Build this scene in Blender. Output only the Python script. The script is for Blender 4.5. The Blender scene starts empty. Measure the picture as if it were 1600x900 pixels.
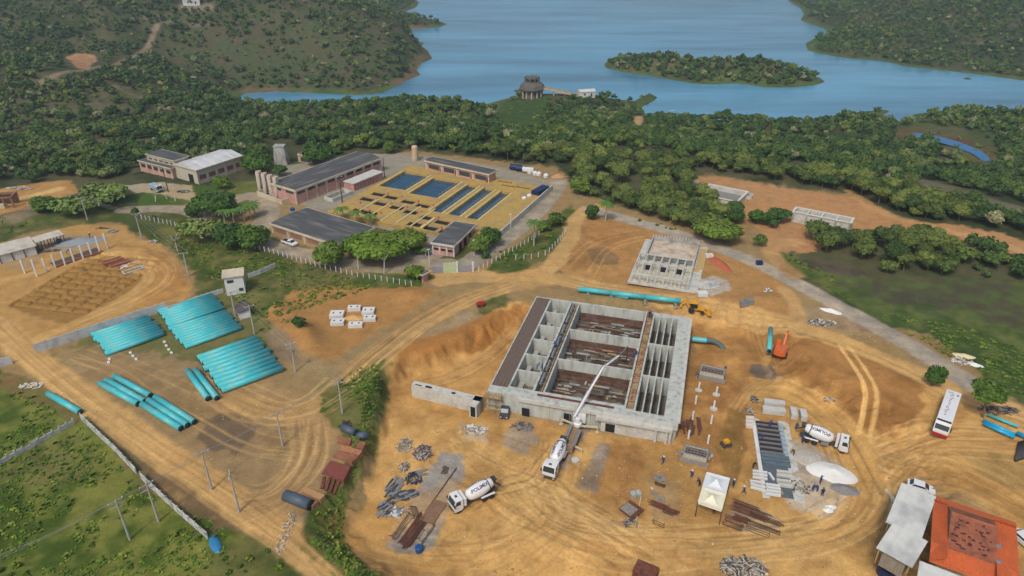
import bpy, bmesh, math, random
import numpy as np
from mathutils import Vector, Matrix

# ------------------------------------------------------------------ camera, sky, sun, exposure
SC = bpy.context.scene
CAMH, PITCH, FPX = 85.0, math.radians(28.5), 1100.0
cam_d = bpy.data.cameras.new("camera")
cam_d.sensor_width = 36.0
cam_d.lens = FPX / 1600.0 * 36.0
cam_d.clip_start = 1.0
cam_d.clip_end = 12000.0
cam = bpy.data.objects.new("camera", cam_d)
SC.collection.objects.link(cam)
cam.location = (0, 0, CAMH)
cam.rotation_euler = (math.pi / 2 - PITCH, 0, 0)
SC.camera = cam

world = bpy.data.worlds.new("World")
SC.world = world
world.use_nodes = True
wn = world.node_tree
bg = wn.nodes["Background"]
sky = wn.nodes.new("ShaderNodeTexSky")
sky.sky_type = 'NISHITA'
sky.sun_disc = False
SUN_EL, SUN_ROT = math.radians(52), math.radians(205)
sky.sun_elevation = SUN_EL
sky.sun_rotation = SUN_ROT
sky.air_density = 1.0
sky.dust_density = 5.0
sky.ozone_density = 1.0
wn.links.new(sky.outputs[0], bg.inputs[0])
bg.inputs[1].default_value = 0.11
sun_d = bpy.data.lights.new("sun", 'SUN')
sun_d.energy = 1.5
sun_d.angle = math.radians(7)
sun_d.color = (1.0, 0.965, 0.90)
sun = bpy.data.objects.new("sun", sun_d)
SC.collection.objects.link(sun)
# light comes from high up on the left, a little behind the camera
sun.rotation_euler = (math.radians(90) - SUN_EL, 0, -SUN_ROT + math.pi)
_sd = Vector((math.sin(SUN_ROT) * math.cos(SUN_EL), math.cos(SUN_ROT) * math.cos(SUN_EL), math.sin(SUN_EL)))
sun.rotation_euler = _sd.to_track_quat('Z', 'Y').to_euler()
SC.view_settings.view_transform = 'Standard'
SC.view_settings.look = 'None'
SC.view_settings.gamma = 1.0
SC.view_settings.use_curve_mapping = False
SC.view_settings.exposure = 0.30
SC.cycles.max_bounces = 5
SC.cycles.diffuse_bounces = 3
SC.cycles.glossy_bounces = 2
SC.cycles.transmission_bounces = 2
SC.cycles.volume_bounces = 0
SC.cycles.use_denoising = True

RNG = np.random.default_rng(7)
random.seed(11)
WZ = -25.0        # lake level
YZ = -4.0         # floor of the excavated yard
K = 1.35

def lin(r, g, b):
    out = []
    for v in (r, g, b):
        v = v / 255.0
        out.append((v / 12.92 if v <= 0.04045 else ((v + 0.055) / 1.055) ** 2.4) / K)
    return tuple(out)

# ------------------------------------------------------------------ pixel of the photo -> world
CP, SP = math.cos(PITCH), math.sin(PITCH)

def ray(px, py):
    a, b = (px - 800.0) / FPX, (450.0 - py) / FPX
    return a, CP + b * SP, -SP + b * CP

def at(px, py, z=0.0):
    dx, dy, dz = ray(px, py)
    t = (z - CAMH) / dz
    return (dx * t, dy * t)

def at3(px, py, z=0.0):
    x, y = at(px, py, z)
    return Vector((x, y, z))

# ------------------------------------------------------------------ numpy noise and polygons
_TAB = np.random.default_rng(3).random((256, 256))

def vnoise(x, y, scale, seed=0):
    x = np.asarray(x, dtype=np.float64) / scale + seed * 17.31 + 1000.0
    y = np.asarray(y, dtype=np.float64) / scale + seed * 9.77 + 1000.0
    xi, yi = np.floor(x).astype(np.int64), np.floor(y).astype(np.int64)
    fx, fy = x - xi, y - yi
    fx, fy = fx * fx * (3 - 2 * fx), fy * fy * (3 - 2 * fy)
    a = _TAB[xi & 255, yi & 255]; b = _TAB[(xi + 1) & 255, yi & 255]
    c = _TAB[xi & 255, (yi + 1) & 255]; d = _TAB[(xi + 1) & 255, (yi + 1) & 255]
    return (a * (1 - fx) + b * fx) * (1 - fy) + (c * (1 - fx) + d * fx) * fy

def fbm(x, y, scale, octaves=4, seed=0):
    s = 0.0; amp = 1.0; tot = 0.0
    for o in range(octaves):
        s = s + amp * vnoise(x, y, scale / (2 ** o), seed + o * 3 + 1)
        tot += amp; amp *= 0.55
    return s / tot

def sm(t):
    t = np.clip(t, 0.0, 1.0)
    return t * t * (3 - 2 * t)

def seg_dist(X, Y, pts, closed):
    """distance to a polyline"""
    best = np.full(X.shape, 1e9)
    n = len(pts)
    for i in range(n if closed else n - 1):
        ax, ay = pts[i]; bx, by = pts[(i + 1) % n]
        dx, dy = bx - ax, by - ay
        L = dx * dx + dy * dy + 1e-9
        t = np.clip(((X - ax) * dx + (Y - ay) * dy) / L, 0, 1)
        d = (X - ax - t * dx) ** 2 + (Y - ay - t * dy) ** 2
        np.minimum(best, d, out=best)
    return np.sqrt(best)

def inside(X, Y, pts):
    r = np.zeros(X.shape, bool)
    n = len(pts)
    for i in range(n):
        ax, ay = pts[i]; bx, by = pts[(i + 1) % n]
        if ay == by: continue
        c = ((ay > Y) != (by > Y)) & (X < (bx - ax) * (Y - ay) / (by - ay) + ax)
        r ^= c
    return r

def sdist(X, Y, pts, pad=60.0):
    """signed distance, positive inside; exact within pad of the outline's box"""
    px = [p[0] for p in pts]; py = [p[1] for p in pts]
    m = (X > min(px) - pad) & (X < max(px) + pad) & (Y > min(py) - pad) & (Y < max(py) + pad)
    out = np.full(X.shape, -pad)
    if m.any():
        xs, ys = X[m], Y[m]
        d = seg_dist(xs, ys, pts, True)
        out[m] = np.where(inside(xs, ys, pts), d, -d)
    return out

def W(pts, z=0.0):
    return [at(p[0], p[1], z) for p in pts]

# ------------------------------------------------------------------ lake outlines (pixels on the lake level)
LAKE = W([(660,-110),(640,-60),(640,-10),(655,4),(650,12),(632,18),(628,28),(655,29),(690,34),(700,38),(688,42),(650,45),(615,48),
          (622,56),(650,66),(668,78),(676,92),(660,98),(652,110),(658,117),(636,126),(622,134),(596,146),(560,149),(520,147),(480,145),(430,143),
          (385,146),(372,152),(400,168),(500,176),(600,178),(700,182),(770,186),(768,176),(758,163),(790,154),(812,150),
          (800,140),(830,139),(845,146),(880,149),(930,150),(990,158),(1015,145),(1028,152),(1022,158),(1002,168),(1010,178),(1060,186),(1140,190),(1250,190),(1330,176),
          (1378,171),(1392,173),(1380,180),(1395,186),(1412,191),(1432,188),(1424,179),(1445,176),(1490,170),(1560,174),(1700,182),
          (1900,160),(1900,170),(1700,130),(1640,130),(1590,125),(1540,118),(1490,112),(1440,107),(1415,104),(1390,98),(1370,95),(1330,92),(1290,86),(1262,79),
          (1258,68),(1275,58),(1293,52),(1290,46),(1270,38),(1250,32),(1256,22),(1250,12),(1232,2),(1222,-20),(1220,-70),(1250,-110)], WZ)
ISLAND = W([(943,100),(946,106),(975,113),(1010,118),(1045,124),(1085,131),(1120,132),(1145,130),(1180,134),(1195,137),(1240,137),(1275,133),
            (1290,128),(1283,122),(1262,116),(1235,108),(1190,101),(1150,98),(1090,100),(1050,96),(1010,93),(975,92),(952,94)], WZ)
ISLET = W([(1500,122),(1512,125),(1523,124),(1512,121)], WZ)
POND = W([(1425,208),(1440,208),(1470,214),(1500,222),(1530,234),(1546,246),(1546,252),(1536,252),(1520,240),(1490,229),(1460,220),(1435,215)], -16)

# the excavated yard (pixels on its floor)
YARD = W([(800,520),(752,548),(700,575),(640,590),(612,625),(605,680),(590,740),(572,790),(560,830),(600,866),(680,900),(740,1010),
          (1480,1010),(1400,900),(1372,850),(1392,770),(1372,705),(1300,655),(1210,612),(1190,585),(1180,545),(1130,522),(1090,512)], YZ)

_SITE = W([(-300,420),(-300,330),(0,262),(120,250),(215,255),(400,245),(640,225),(880,262),(1060,262),(1180,280),(1350,310),(1620,370),(1900,440),(1900,1200),(-400,1200)], 0)
BUMPS = []   # (x, y, rx, ry, angle, height)

def bump(px, py, rx, ry, h, ang=0.0, z=0.0):
    x, y = at(px, py, z)
    BUMPS.append((x, y, rx, ry, math.radians(ang), h))

bump(500, 180, 90, 26, 7, 0, -17)
bump(160, 134, 95, 60, 13, 0, -8); bump(30, 150, 70, 60, 6, 0, -8)
bump(690, 170, 60, 40, 11, 0, -17); bump(1130, 172, 45, 35, 6, 0, -17); bump(900, 146, 28, 16, 7, 0, -22)
bump(520, 60, 130, 90, 18, 0, -10); bump(330, 30, 200, 110, 24, 0, -8); bump(120, 60, 160, 80, 20, 0, -8); bump(1480, 20, 260, 130, 14, 0, -15)
bump(1010, 104, 30, 16, 6, 0, -22); bump(1180, 112, 40, 12, 4, 0, -22)
bump(475, 528, 8.0, 3.4, 2.6, -52); bump(432, 487, 3.2, 2.4, 1.5, 0); bump(50, 338, 9, 4, 1.5, 0)
bump(1190, 470, 6, 3, 1.0, 0); bump(640, 462, 5, 3, 1.2, 0); bump(955, 440, 18, 10, -1.2, 0)
bump(1060, 640, 5, 5, 0.7, 0, YZ); bump(905, 700, 6, 4, 0.5, 0, YZ); bump(960, 725, 6, 5, 0.6, 0, YZ); bump(880, 850, 12, 5, 1.1, 10, YZ)
bump(1140, 560, 6, 4, 0.8, 0, YZ)

TANK_PIT = W([(842,467),(1073,499),(1036,652),(760,597)], 0.3)

# trench grid of the foundation at the left
TG_A, TG_B, TG_C = at(18, 476), at(152, 396), at(108, 508)
_tu = np.array([TG_B[0]-TG_A[0], TG_B[1]-TG_A[1]]); TG_L = float(np.linalg.norm(_tu)); _tu = _tu / TG_L
_tv = np.array([_tu[1], -_tu[0]])
TG_W = float((np.array(TG_C) - np.array(TG_A)) @ _tv)

def height(X, Y, fine=True):
    X = np.asarray(X, dtype=np.float64); Y = np.asarray(Y, dtype=np.float64)
    dl = -sdist(X, Y, LAKE, 260.0)                     # > 0 on land
    for isl in (ISLAND, ISLET):
        di = sdist(X, Y, isl, 60.0)
        dl = np.where(di > -6, np.maximum(dl, di), dl)
        dl = np.where((di > -60) & (di <= -6) & (dl < 0), np.maximum(dl, di), dl)
    rise = np.where(dl > 0, 0.8 * sm(dl / 6.0) + 10.0 * sm(dl / 110.0) + 12.0 * sm((dl - 40) / 190.0), np.maximum(dl * 0.25, -6.0))
    h = WZ + rise
    ds = sdist(X, Y, _SITE, 120.0)
    t = sm((ds + 100.0) / 100.0)
    h = h * (1 - t)
    wild = (1 - t) * sm(dl / 40.0)
    h = h + wild * (fbm(X, Y, 120.0, 3, 5) - 0.5) * 16.0
    for (bx, by, rx, ry, an, hh) in BUMPS:
        dx, dy = X - bx, Y - by
        c, s = math.cos(an), math.sin(an)
        u, v = (dx * c + dy * s) / rx, (-dx * s + dy * c) / ry
        q = u * u + v * v
        e = hh * np.exp(-q * 1.1)
        if rx > 25: e = e * sm(dl / 25.0)
        h = h + np.where(q < 9, e, 0)
    dy_ = sdist(X, Y, YARD, 30.0)
    wl = 4.2 + 6.8 * sm((X + 12) / 26.0) + 5.0 * sm((98 - Y) / 14.0) * sm((-4 - X) / 8.0)
    near = (dy_ > -30)
    wob = (fbm(X, Y, 5.0, 3, 21) - 0.5) * 4.0
    f = sm((dy_ + wob * 0.6 + wl) / wl)
    h = h + np.where(near, YZ * f, 0)
    # trenches
    u = (X - TG_A[0]) * _tu[0] + (Y - TG_A[1]) * _tu[1]
    v = (X - TG_A[0]) * _tv[0] + (Y - TG_A[1]) * _tv[1]
    ing = (u > -0.5) & (u < TG_L + 0.5) & (v > -0.5) & (v < TG_W + 0.5)
    if ing.any():
        su, sv = TG_L / 11.0, TG_W / 5.0
        du = np.abs((u / su) - np.round(u / su)) * su
        dv = np.abs((v / sv) - np.round(v / sv)) * sv
        keep = vnoise(X, Y, 1.3, 44) > 0.22
        w1 = sm((0.55 - du) / 0.35); w2 = sm((0.5 - dv) / 0.35) * 0.7
        h = h - np.where(ing & keep, 0.75 * np.maximum(w1, w2), 0)
        h = h + np.where(ing, 0.28 * (fbm(X, Y, 1.2, 2, 45) - 0.5), 0)
    # hollow under the concrete tank
    h = np.where(sdist(X, Y, TANK_PIT, 8.0) > -0.75, np.minimum(h, -5.3), h)
    # pond hollow
    h = np.where(sdist(X, Y, POND, 40.0) > -14, np.minimum(h, -16.3 + np.clip(-sdist(X, Y, POND, 40.0), -1, 14) * 0.35), h)
    if fine:
        site = sm((ds - 2) / 10.0)
        h = h + site * (fbm(X, Y, 9.0, 3, 8) - 0.5) * 0.35
        h = h + np.where(near, f * (fbm(X, Y, 3.0, 3, 9) - 0.5) * 0.30, 0)
        slope = f * (1 - f) * 4
        h = h + np.where(near, slope * ((fbm(X, Y, 2.2, 4, 31) - 0.5) * 2.2 + (vnoise(X, Y * 0.35, 1.6, 33) - 0.5) * 0.6), 0)
    return h

def hz(x, y):
    return float(height(np.array([x]), np.array([y]))[0])

def on(px, py, lift=0.0):
    """point of the ground seen at a pixel of the photo"""
    dx, dy, dz = ray(px, py)
    t = np.linspace((22 - CAMH) / dz if dz < 0 else 10, (WZ - 7 - CAMH) / dz, 500)
    hh = height(dx * t, dy * t)
    zz = CAMH + dz * t
    k = np.argmax(zz <= hh + lift)
    if k == 0: k = 499 if zz[0] > hh[0] + lift else 1
    a, b = t[k - 1], t[k]
    ts = np.linspace(a, b, 40)
    zz = CAMH + dz * ts; hh = height(dx * ts, dy * ts)
    j = int(np.argmax(zz <= hh + lift))
    T = ts[j]
    return Vector((dx * T, dy * T, float(hh[j])))

def onmany(pts):
    return [tuple(on(p[0], p[1])[:2]) for p in pts]

# ------------------------------------------------------------------ materials
MATS = {}
def mat(name, col, rough=0.8, var=0.12, scale=1.5, bump_=0.0, metal=0.0, dirt=None, dirt_amt=0.35, dirt_scale=0.35, spec=0.3, stretch=None):
    if name in MATS: return MATS[name]
    m = bpy.data.materials.new(name); m.use_nodes = True
    nt = m.node_tree; bs = nt.nodes["Principled BSDF"]
    tc = nt.nodes.new("ShaderNodeTexCoord"); mp = nt.nodes.new("ShaderNodeMapping")
    nt.links.new(tc.outputs["Object"], mp.inputs[0])
    if stretch: mp.inputs["Scale"].default_value = stretch
    n1 = nt.nodes.new("ShaderNodeTexNoise"); n1.inputs["Scale"].default_value = scale; n1.inputs["Detail"].default_value = 5
    nt.links.new(mp.outputs[0], n1.inputs["Vector"])
    mr = nt.nodes.new("ShaderNodeMapRange")
    mr.inputs["From Min"].default_value = 0.3; mr.inputs["From Max"].default_value = 0.7
    mr.inputs["To Min"].default_value = 1 - var; mr.inputs["To Max"].default_value = 1 + var
    nt.links.new(n1.outputs["Fac"], mr.inputs["Value"])
    mul = nt.nodes.new("ShaderNodeMix"); mul.data_type = 'RGBA'; mul.blend_type = 'MULTIPLY'; mul.inputs[0].default_value = 1.0
    mul.inputs[6].default_value = (*col, 1)
    nt.links.new(mr.outputs[0], mul.inputs[7])
    last = mul.outputs[2]
    if dirt is not None:
        n2 = nt.nodes.new("ShaderNodeTexNoise"); n2.inputs["Scale"].default_value = dirt_scale; n2.inputs["Detail"].default_value = 6
        nt.links.new(mp.outputs[0], n2.inputs["Vector"])
        r2 = nt.nodes.new("ShaderNodeMapRange"); r2.inputs["From Min"].default_value = 0.48; r2.inputs["From Max"].default_value = 0.68
        r2.inputs["To Max"].default_value = dirt_amt
        nt.links.new(n2.outputs["Fac"], r2.inputs["Value"])
        mx = nt.nodes.new("ShaderNodeMix"); mx.data_type = 'RGBA'
        nt.links.new(r2.outputs[0], mx.inputs[0]); nt.links.new(last, mx.inputs[6]); mx.inputs[7].default_value = (*dirt, 1)
        last = mx.outputs[2]
    nt.links.new(last, bs.inputs["Base Color"])
    bs.inputs["Roughness"].default_value = rough; bs.inputs["Metallic"].default_value = metal
    bs.inputs["Specular IOR Level"].default_value = spec
    if bump_:
        bp = nt.nodes.new("ShaderNodeBump"); bp.inputs["Strength"].default_value = bump_; bp.inputs["Distance"].default_value = 0.05
        nt.links.new(n1.outputs["Fac"], bp.inputs["Height"]); nt.links.new(bp.outputs[0], bs.inputs["Normal"])
    MATS[name] = m
    return m

# ------------------------------------------------------------------ mesh helpers
class MB:
    def __init__(s): s.v = []; s.f = []; s.m = []; s.mi = 0; s.isl = []
    def add(s, vs, fs, mi=None):
        o = len(s.v); s.isl.append((o, len(s.f))); s.v += [tuple(p) for p in vs]
        s.f += [tuple(i + o for i in f) for f in fs]; s.m += [s.mi if mi is None else mi] * len(fs)
        return s
    def box(s, x0, y0, z0, x1, y1, z1, mi=None):
        if x0 > x1: x0, x1 = x1, x0
        if y0 > y1: y0, y1 = y1, y0
        if z0 > z1: z0, z1 = z1, z0
        return s.add([(x0,y0,z0),(x1,y0,z0),(x1,y1,z0),(x0,y1,z0),(x0,y0,z1),(x1,y0,z1),(x1,y1,z1),(x0,y1,z1)],
                     [(0,3,2,1),(4,5,6,7),(0,1,5,4),(1,2,6,5),(2,3,7,6),(3,0,4,7)], mi)
    def cbox(s, cx, cy, z0, lx, ly, lz, rz=0.0, mi=None, tilt=0.0):
        c, q = math.cos(rz), math.sin(rz); vs = []
        for (a, b, d) in ((-.5,-.5,0),(.5,-.5,0),(.5,.5,0),(-.5,.5,0),(-.5,-.5,1),(.5,-.5,1),(.5,.5,1),(-.5,.5,1)):
            x, y, z = a * lx, b * ly, d * lz
            z += tilt * x
            vs.append((cx + x * c - y * q, cy + x * q + y * c, z0 + z))
        return s.add(vs, [(0,3,2,1),(4,5,6,7),(0,1,5,4),(1,2,6,5),(2,3,7,6),(3,0,4,7)], mi)
    def tube(s, p, q, r, r2=None, n=8, caps=True, mi=None):
        p, q = Vector(p), Vector(q); r2 = r if r2 is None else r2
        d = (q - p)
        if d.length < 1e-6: return s
        d.normalize()
        a = d.orthogonal().normalized(); b = d.cross(a)
        vs = []
        for (c, rr) in ((p, r), (q, r2)):
            for i in range(n):
                t = 2 * math.pi * i / n
                vs.append(c + a * (rr * math.cos(t)) + b * (rr * math.sin(t)))
        fs = [(i, (i + 1) % n, n + (i + 1) % n, n + i) for i in range(n)]
        if caps: fs += [tuple(range(n))[::-1], tuple(range(n, 2 * n))]
        return s.add(vs, fs, mi)
    def beam(s, p, q, w, h, mi=None):
        p, q = Vector(p), Vector(q); d = (q - p).normalized()
        up = Vector((0, 0, 1)) if abs(d.z) < 0.95 else Vector((1, 0, 0))
        a = d.cross(up).normalized() * w / 2; b = a.cross(d).normalized() * h / 2
        vs = [p - a - b, p + a - b, p + a + b, p - a + b, q - a - b, q + a - b, q + a + b, q - a + b]
        return s.add(vs, [(0,1,2,3),(4,7,6,5),(0,4,5,1),(1,5,6,2),(2,6,7,3),(3,7,4,0)], mi)
    def path(s, pts, r, n=6, mi=None):
        for i in range(len(pts) - 1): s.tube(pts[i], pts[i + 1], r, n=n, mi=mi)
        return s
    def lathe(s, prof, n=16, origin=(0,0,0), axis='z', mi=None, M=None):
        """prof: (radius, height along the axis)"""
        vs, fs = [], []
        for (r, h) in prof:
            for i in range(n):
                t = 2 * math.pi * i / n
                if axis == 'z': p = (r * math.cos(t), r * math.sin(t), h)
                elif axis == 'x': p = (h, r * math.cos(t), r * math.sin(t))
                else: p = (r * math.sin(t), h, r * math.cos(t))
                p = Vector(p) + Vector(origin)
                vs.append(M @ p if M else p)
        for k in range(len(prof) - 1):
            for i in range(n):
                j = (i + 1) % n
                fs.append((k * n + i, k * n + j, (k + 1) * n + j, (k + 1) * n + i))
        if prof[0][0] > 1e-4: fs.append(tuple(range(n))[::-1])
        if prof[-1][0] > 1e-4: fs.append(tuple((len(prof) - 1) * n + i for i in range(n)))
        return s.add(vs, fs, mi)
    def prism(s, poly, z0, z1, mi=None):
        n = len(poly)
        a = sum(poly[i][0] * poly[(i + 1) % n][1] - poly[(i + 1) % n][0] * poly[i][1] for i in range(n))
        if a < 0: poly = poly[::-1]
        vs = [(x, y, z0) for x, y in poly] + [(x, y, z1) for x, y in poly]
        fs = [tuple(range(n))[::-1], tuple(range(n, 2 * n))] + [(i, (i + 1) % n, n + (i + 1) % n, n + i) for i in range(n)]
        return s.add(vs, fs, mi)
    def side(s, prof, y0, y1, mi=None):
        """polygon in x,z extruded along y"""
        n = len(prof)
        a = sum(prof[i][0] * prof[(i + 1) % n][1] - prof[(i + 1) % n][0] * prof[i][1] for i in range(n))
        if a < 0: prof = prof[::-1]
        vs = [(x, y0, z) for x, z in prof] + [(x, y1, z) for x, z in prof]
        fs = [tuple(range(n)), tuple(range(n, 2 * n))[::-1]] + [(i, n + i, n + (i + 1) % n, (i + 1) % n) for i in range(n)]
        return s.add(vs, fs, mi)
    def quad(s, a, b, c, d, mi=None): return s.add([a, b, c, d], [(0, 1, 2, 3)], mi)
    def holed(s, x0, y0, x1, y1, holes, z0, z1, mi=None, bottom=False):
        """slab with rectangular holes, only outer and hole faces are made"""
        xs = sorted({x0, x1, *[h[0] for h in holes], *[h[2] for h in holes]})
        ys = sorted({y0, y1, *[h[1] for h in holes], *[h[3] for h in holes]})
        nx, ny = len(xs) - 1, len(ys) - 1
        solid = [[True] * ny for _ in range(nx)]
        for i in range(nx):
            for j in range(ny):
                cx, cy = (xs[i] + xs[i + 1]) / 2, (ys[j] + ys[j + 1]) / 2
                for h in holes:
                    if h[0] < cx < h[2] and h[1] < cy < h[3]: solid[i][j] = False
        S = lambda i, j: 0 <= i < nx and 0 <= j < ny and solid[i][j]
        for i in range(nx):
            for j in range(ny):
                if not solid[i][j]: continue
                a, b, c, d = xs[i], ys[j], xs[i + 1], ys[j + 1]
                s.quad((a,b,z1),(c,b,z1),(c,d,z1),(a,d,z1), mi)
                if bottom: s.quad((a,b,z0),(a,d,z0),(c,d,z0),(c,b,z0), mi)
                if not S(i - 1, j): s.quad((a,d,z0),(a,b,z0),(a,b,z1),(a,d,z1), mi)
                if not S(i + 1, j): s.quad((c,b,z0),(c,d,z0),(c,d,z1),(c,b,z1), mi)
                if not S(i, j - 1): s.quad((a,b,z0),(c,b,z0),(c,b,z1),(a,b,z1), mi)
                if not S(i, j + 1): s.quad((c,d,z0),(a,d,z0),(a,d,z1),(c,d,z1), mi)
        return s
    def each(s, name, mats, parent=None):
        """every added shape as a part of its own"""
        out = []
        for k, (v0, f0) in enumerate(s.isl):
            v1, f1 = s.isl[k + 1] if k + 1 < len(s.isl) else (len(s.v), len(s.f))
            m = MB(); m.add(s.v[v0:v1], [tuple(i - v0 for i in f) for f in s.f[f0:f1]]); out.append(m.build(name, mats, parent))
        return out
    def build(s, name, mats, parent=None, smooth=False):
        me = bpy.data.meshes.new(name)
        me.from_pydata(s.v, [], s.f)
        if not isinstance(mats, (list, tuple)): mats = [mats]
        for m in mats: me.materials.append(m)
        if len(mats) > 1: me.polygons.foreach_set("material_index", s.m)
        if smooth: me.polygons.foreach_set("use_smooth", [True] * len(me.polygons))
        me.update()
        o = bpy.data.objects.new(name, me)
        SC.collection.objects.link(o)
        if parent is not None: o.parent = parent
        return o

def tag(o, label=None, cat=None, group=None, kind=None):
    if label: o["label"] = label
    if cat: o["category"] = cat
    if group: o["group"] = group
    if kind: o["kind"] = kind
    return o

def thing(name, label, cat, loc=(0, 0, 0), rz=0.0, group=None):
    o = bpy.data.objects.new(name, None)
    o.empty_display_size = 0.3
    SC.collection.objects.link(o)
    o.location = loc; o.rotation_euler = (0, 0, rz)
    return tag(o, label, cat, group)

KIDS = {}
def kids(o):
    return [c for c in SC.objects if c.parent == o]

def dup(root, loc, rz, label=None, group=None, cache={}):
    if root.name not in cache:
        ch = kids(root); cache[root.name] = [(c, kids(c)) for c in ch]
    r = root.copy(); SC.collection.objects.link(r)
    r.location = loc; r.rotation_euler = (0, 0, rz)
    if label: r["label"] = label
    if group: r["group"] = group
    for c, g in cache[root.name]:
        cc = c.copy(); SC.collection.objects.link(cc); cc.parent = r
        for d in g:
            dd = d.copy(); SC.collection.objects.link(dd); dd.parent = cc
    return r

def placed(px, py, px2, py2, z=None):
    """two ground pixels -> middle point, yaw from first to second, length"""
    if z is None: a, b = on(px, py), on(px2, py2)
    else: a, b = at3(px, py, z), at3(px2, py2, z)
    d = b - a
    return (a + b) / 2, math.atan2(d.y, d.x), math.hypot(d.x, d.y)

class Rect:
    """rectangle seen at height z: A->B is local x, C lies on the +y side"""
    def __init__(s, A, B, C, z, base=None):
        a, b, c = Vector(at(*A, z)), Vector(at(*B, z)), Vector(at(*C, z))
        u = (b - a); s.L = u.length; u.normalize(); v = Vector((-u.y, u.x))
        w = (c - a).dot(v)
        if w < 0:
            a, b = b, a; u = -u; v = -v; w = -w
        s.W = w; s.o = a; s.u = u; s.v = v; s.rz = math.atan2(u.y, u.x); s.z = z
        s.base = z if base is None else base
        s.loc = (a.x, a.y, s.base)
    def uv(s, px, py, z=None):
        p = Vector(at(px, py, s.z if z is None else z)) - s.o
        return p.dot(s.u), p.dot(s.v)

ORD = "first second third fourth fifth sixth seventh eighth ninth tenth eleventh twelfth thirteenth fourteenth fifteenth sixteenth seventeenth eighteenth nineteenth twentieth".split()
# ------------------------------------------------------------------ ground sheet
def _rows():
    v = np.arange(1015, -70, -1.25)
    ys = [CAMH / math.tan(PITCH + math.atan((p - 450) / FPX)) for p in v]
    ys = [y for y in ys if y < 1500]
    near = list(np.linspace(-80, ys[0], 22)[:-1])
    far = [ys[-1] * f for f in (1.15, 1.35, 1.7, 2.2, 3.0)]
    return np.array(near + ys + far)

YS = _rows()
_r = np.linspace(-0.70, 0.70, 1080)
RS = np.concatenate([np.array([-2.2, -1.7, -1.3, -1.1, -0.95, -0.84, -0.76]), _r, np.array([0.76, 0.84, 0.95, 1.1, 1.3, 1.7, 2.2])])
GX = (YS[:, None] + 95.0) * RS[None, :]
GY = np.repeat(YS[:, None], len(RS), 1)
GXf, GYf = GX.ravel(), GY.ravel()
GZ = height(GXf, GYf)

n1 = fbm(GXf, GYf, 14.0, 4, 50); n2 = fbm(GXf, GYf, 3.0, 3, 60); n3 = vnoise(GXf, GYf, 0.7, 70); n4 = fbm(GXf, GYf, 60.0, 3, 80)
WOB = (fbm(GXf, GYf, 6.0, 3, 90) - 0.5) * 2 + (fbm(GXf, GYf, 1.6, 2, 95) - 0.5) * 1.3

def C3(c): return np.array(lin(*c))
def mixc(a, b, t): return a * (1 - t[:, None]) + b * t[:, None]
COL = mixc(C3((66, 74, 44)), C3((88, 86, 58)), sm((n1 - 0.35) * 3))

def layer(mask_fn_pts, col, col2=None, soft=1.5, wob=2.0, amt=1.0, world=False, hole=None):
    pts = mask_fn_pts if world else onmany(mask_fn_pts)
    soft = max(soft, 0.9); wob = wob * 0.85 + 0.3
    px = [p[0] for p in pts]; py = [p[1] for p in pts]
    pad = soft + wob + 1
    m = np.nonzero((GXf > min(px) - pad) & (GXf < max(px) + pad) & (GYf > min(py) - pad) & (GYf < max(py) + pad))[0]
    if len(m) == 0: return
    x, y = GXf[m], GYf[m]
    d = seg_dist(x, y, pts, True); d = np.where(inside(x, y, pts), d, -d)
    k = sm((d + wob * WOB[m]) / soft + 0.5) * amt
    c = C3(col)[None, :] if col2 is None else mixc(C3(col), C3(col2), sm((0.55 * n1[m] + 0.45 * n2[m] - 0.38) * 4.2))
    COL[m] = COL[m] * (1 - k[:, None]) + c * k[:, None]

def stroke(pts, width, col, soft=1.0, wob=0.8, amt=1.0, col2=None, world=False):
    pts = pts if world else onmany(pts)
    # smooth the polyline
    P = np.array(pts)
    for _ in range(2):
        Q = [P[0]]
        for i in range(len(P) - 1):
            Q += [P[i] * 0.75 + P[i + 1] * 0.25, P[i] * 0.25 + P[i + 1] * 0.75]
        Q.append(P[-1]); P = np.array(Q)
    pad = width + soft + wob + 1
    m = np.nonzero((GXf > P[:, 0].min() - pad) & (GXf < P[:, 0].max() + pad) & (GYf > P[:, 1].min() - pad) & (GYf < P[:, 1].max() + pad))[0]
    if len(m) == 0: return P
    d = seg_dist(GXf[m], GYf[m], [tuple(p) for p in P], False)
    k = sm((width / 2 - d + wob * WOB[m]) / soft + 0.5) * amt
    c = C3(col)[None, :] if col2 is None else mixc(C3(col), C3(col2), sm((n2[m] - 0.3) * 2.5))
    COL[m] = COL[m] * (1 - k[:, None]) + c * k[:, None]
    return P

def offset_line(P, o):
    d = np.gradient(P, axis=0); d /= (np.linalg.norm(d, axis=1)[:, None] + 1e-9)
    return P + np.stack([-d[:, 1], d[:, 0]], 1) * o

def tracks(pts, spread, n, light=(226, 188, 128), dark=(138, 106, 68), amt=0.55, seed=1, w=0.42, world=False):
    rr = random.Random(seed)
    base = np.array(pts if world else onmany(pts))
    for k in range(n):
        o = rr.uniform(-spread, spread); wig = [rr.uniform(-1, 1) * spread * 0.35 for _ in base]
        for side in (-1.0, 1.0):
            P = offset_line(base, 0) if len(base) > 2 else base.copy()
            d = np.gradient(base, axis=0); d /= (np.linalg.norm(d, axis=1)[:, None] + 1e-9)
            nn = np.stack([-d[:, 1], d[:, 0]], 1)
            P = base + nn * (o + side + np.array(wig))[:, None]
            stroke([tuple(p) for p in P], w, light if (k % 2 == 0) else dark, soft=0.45, wob=0.12, amt=amt * rr.uniform(0.5, 1.0), world=True)

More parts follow.
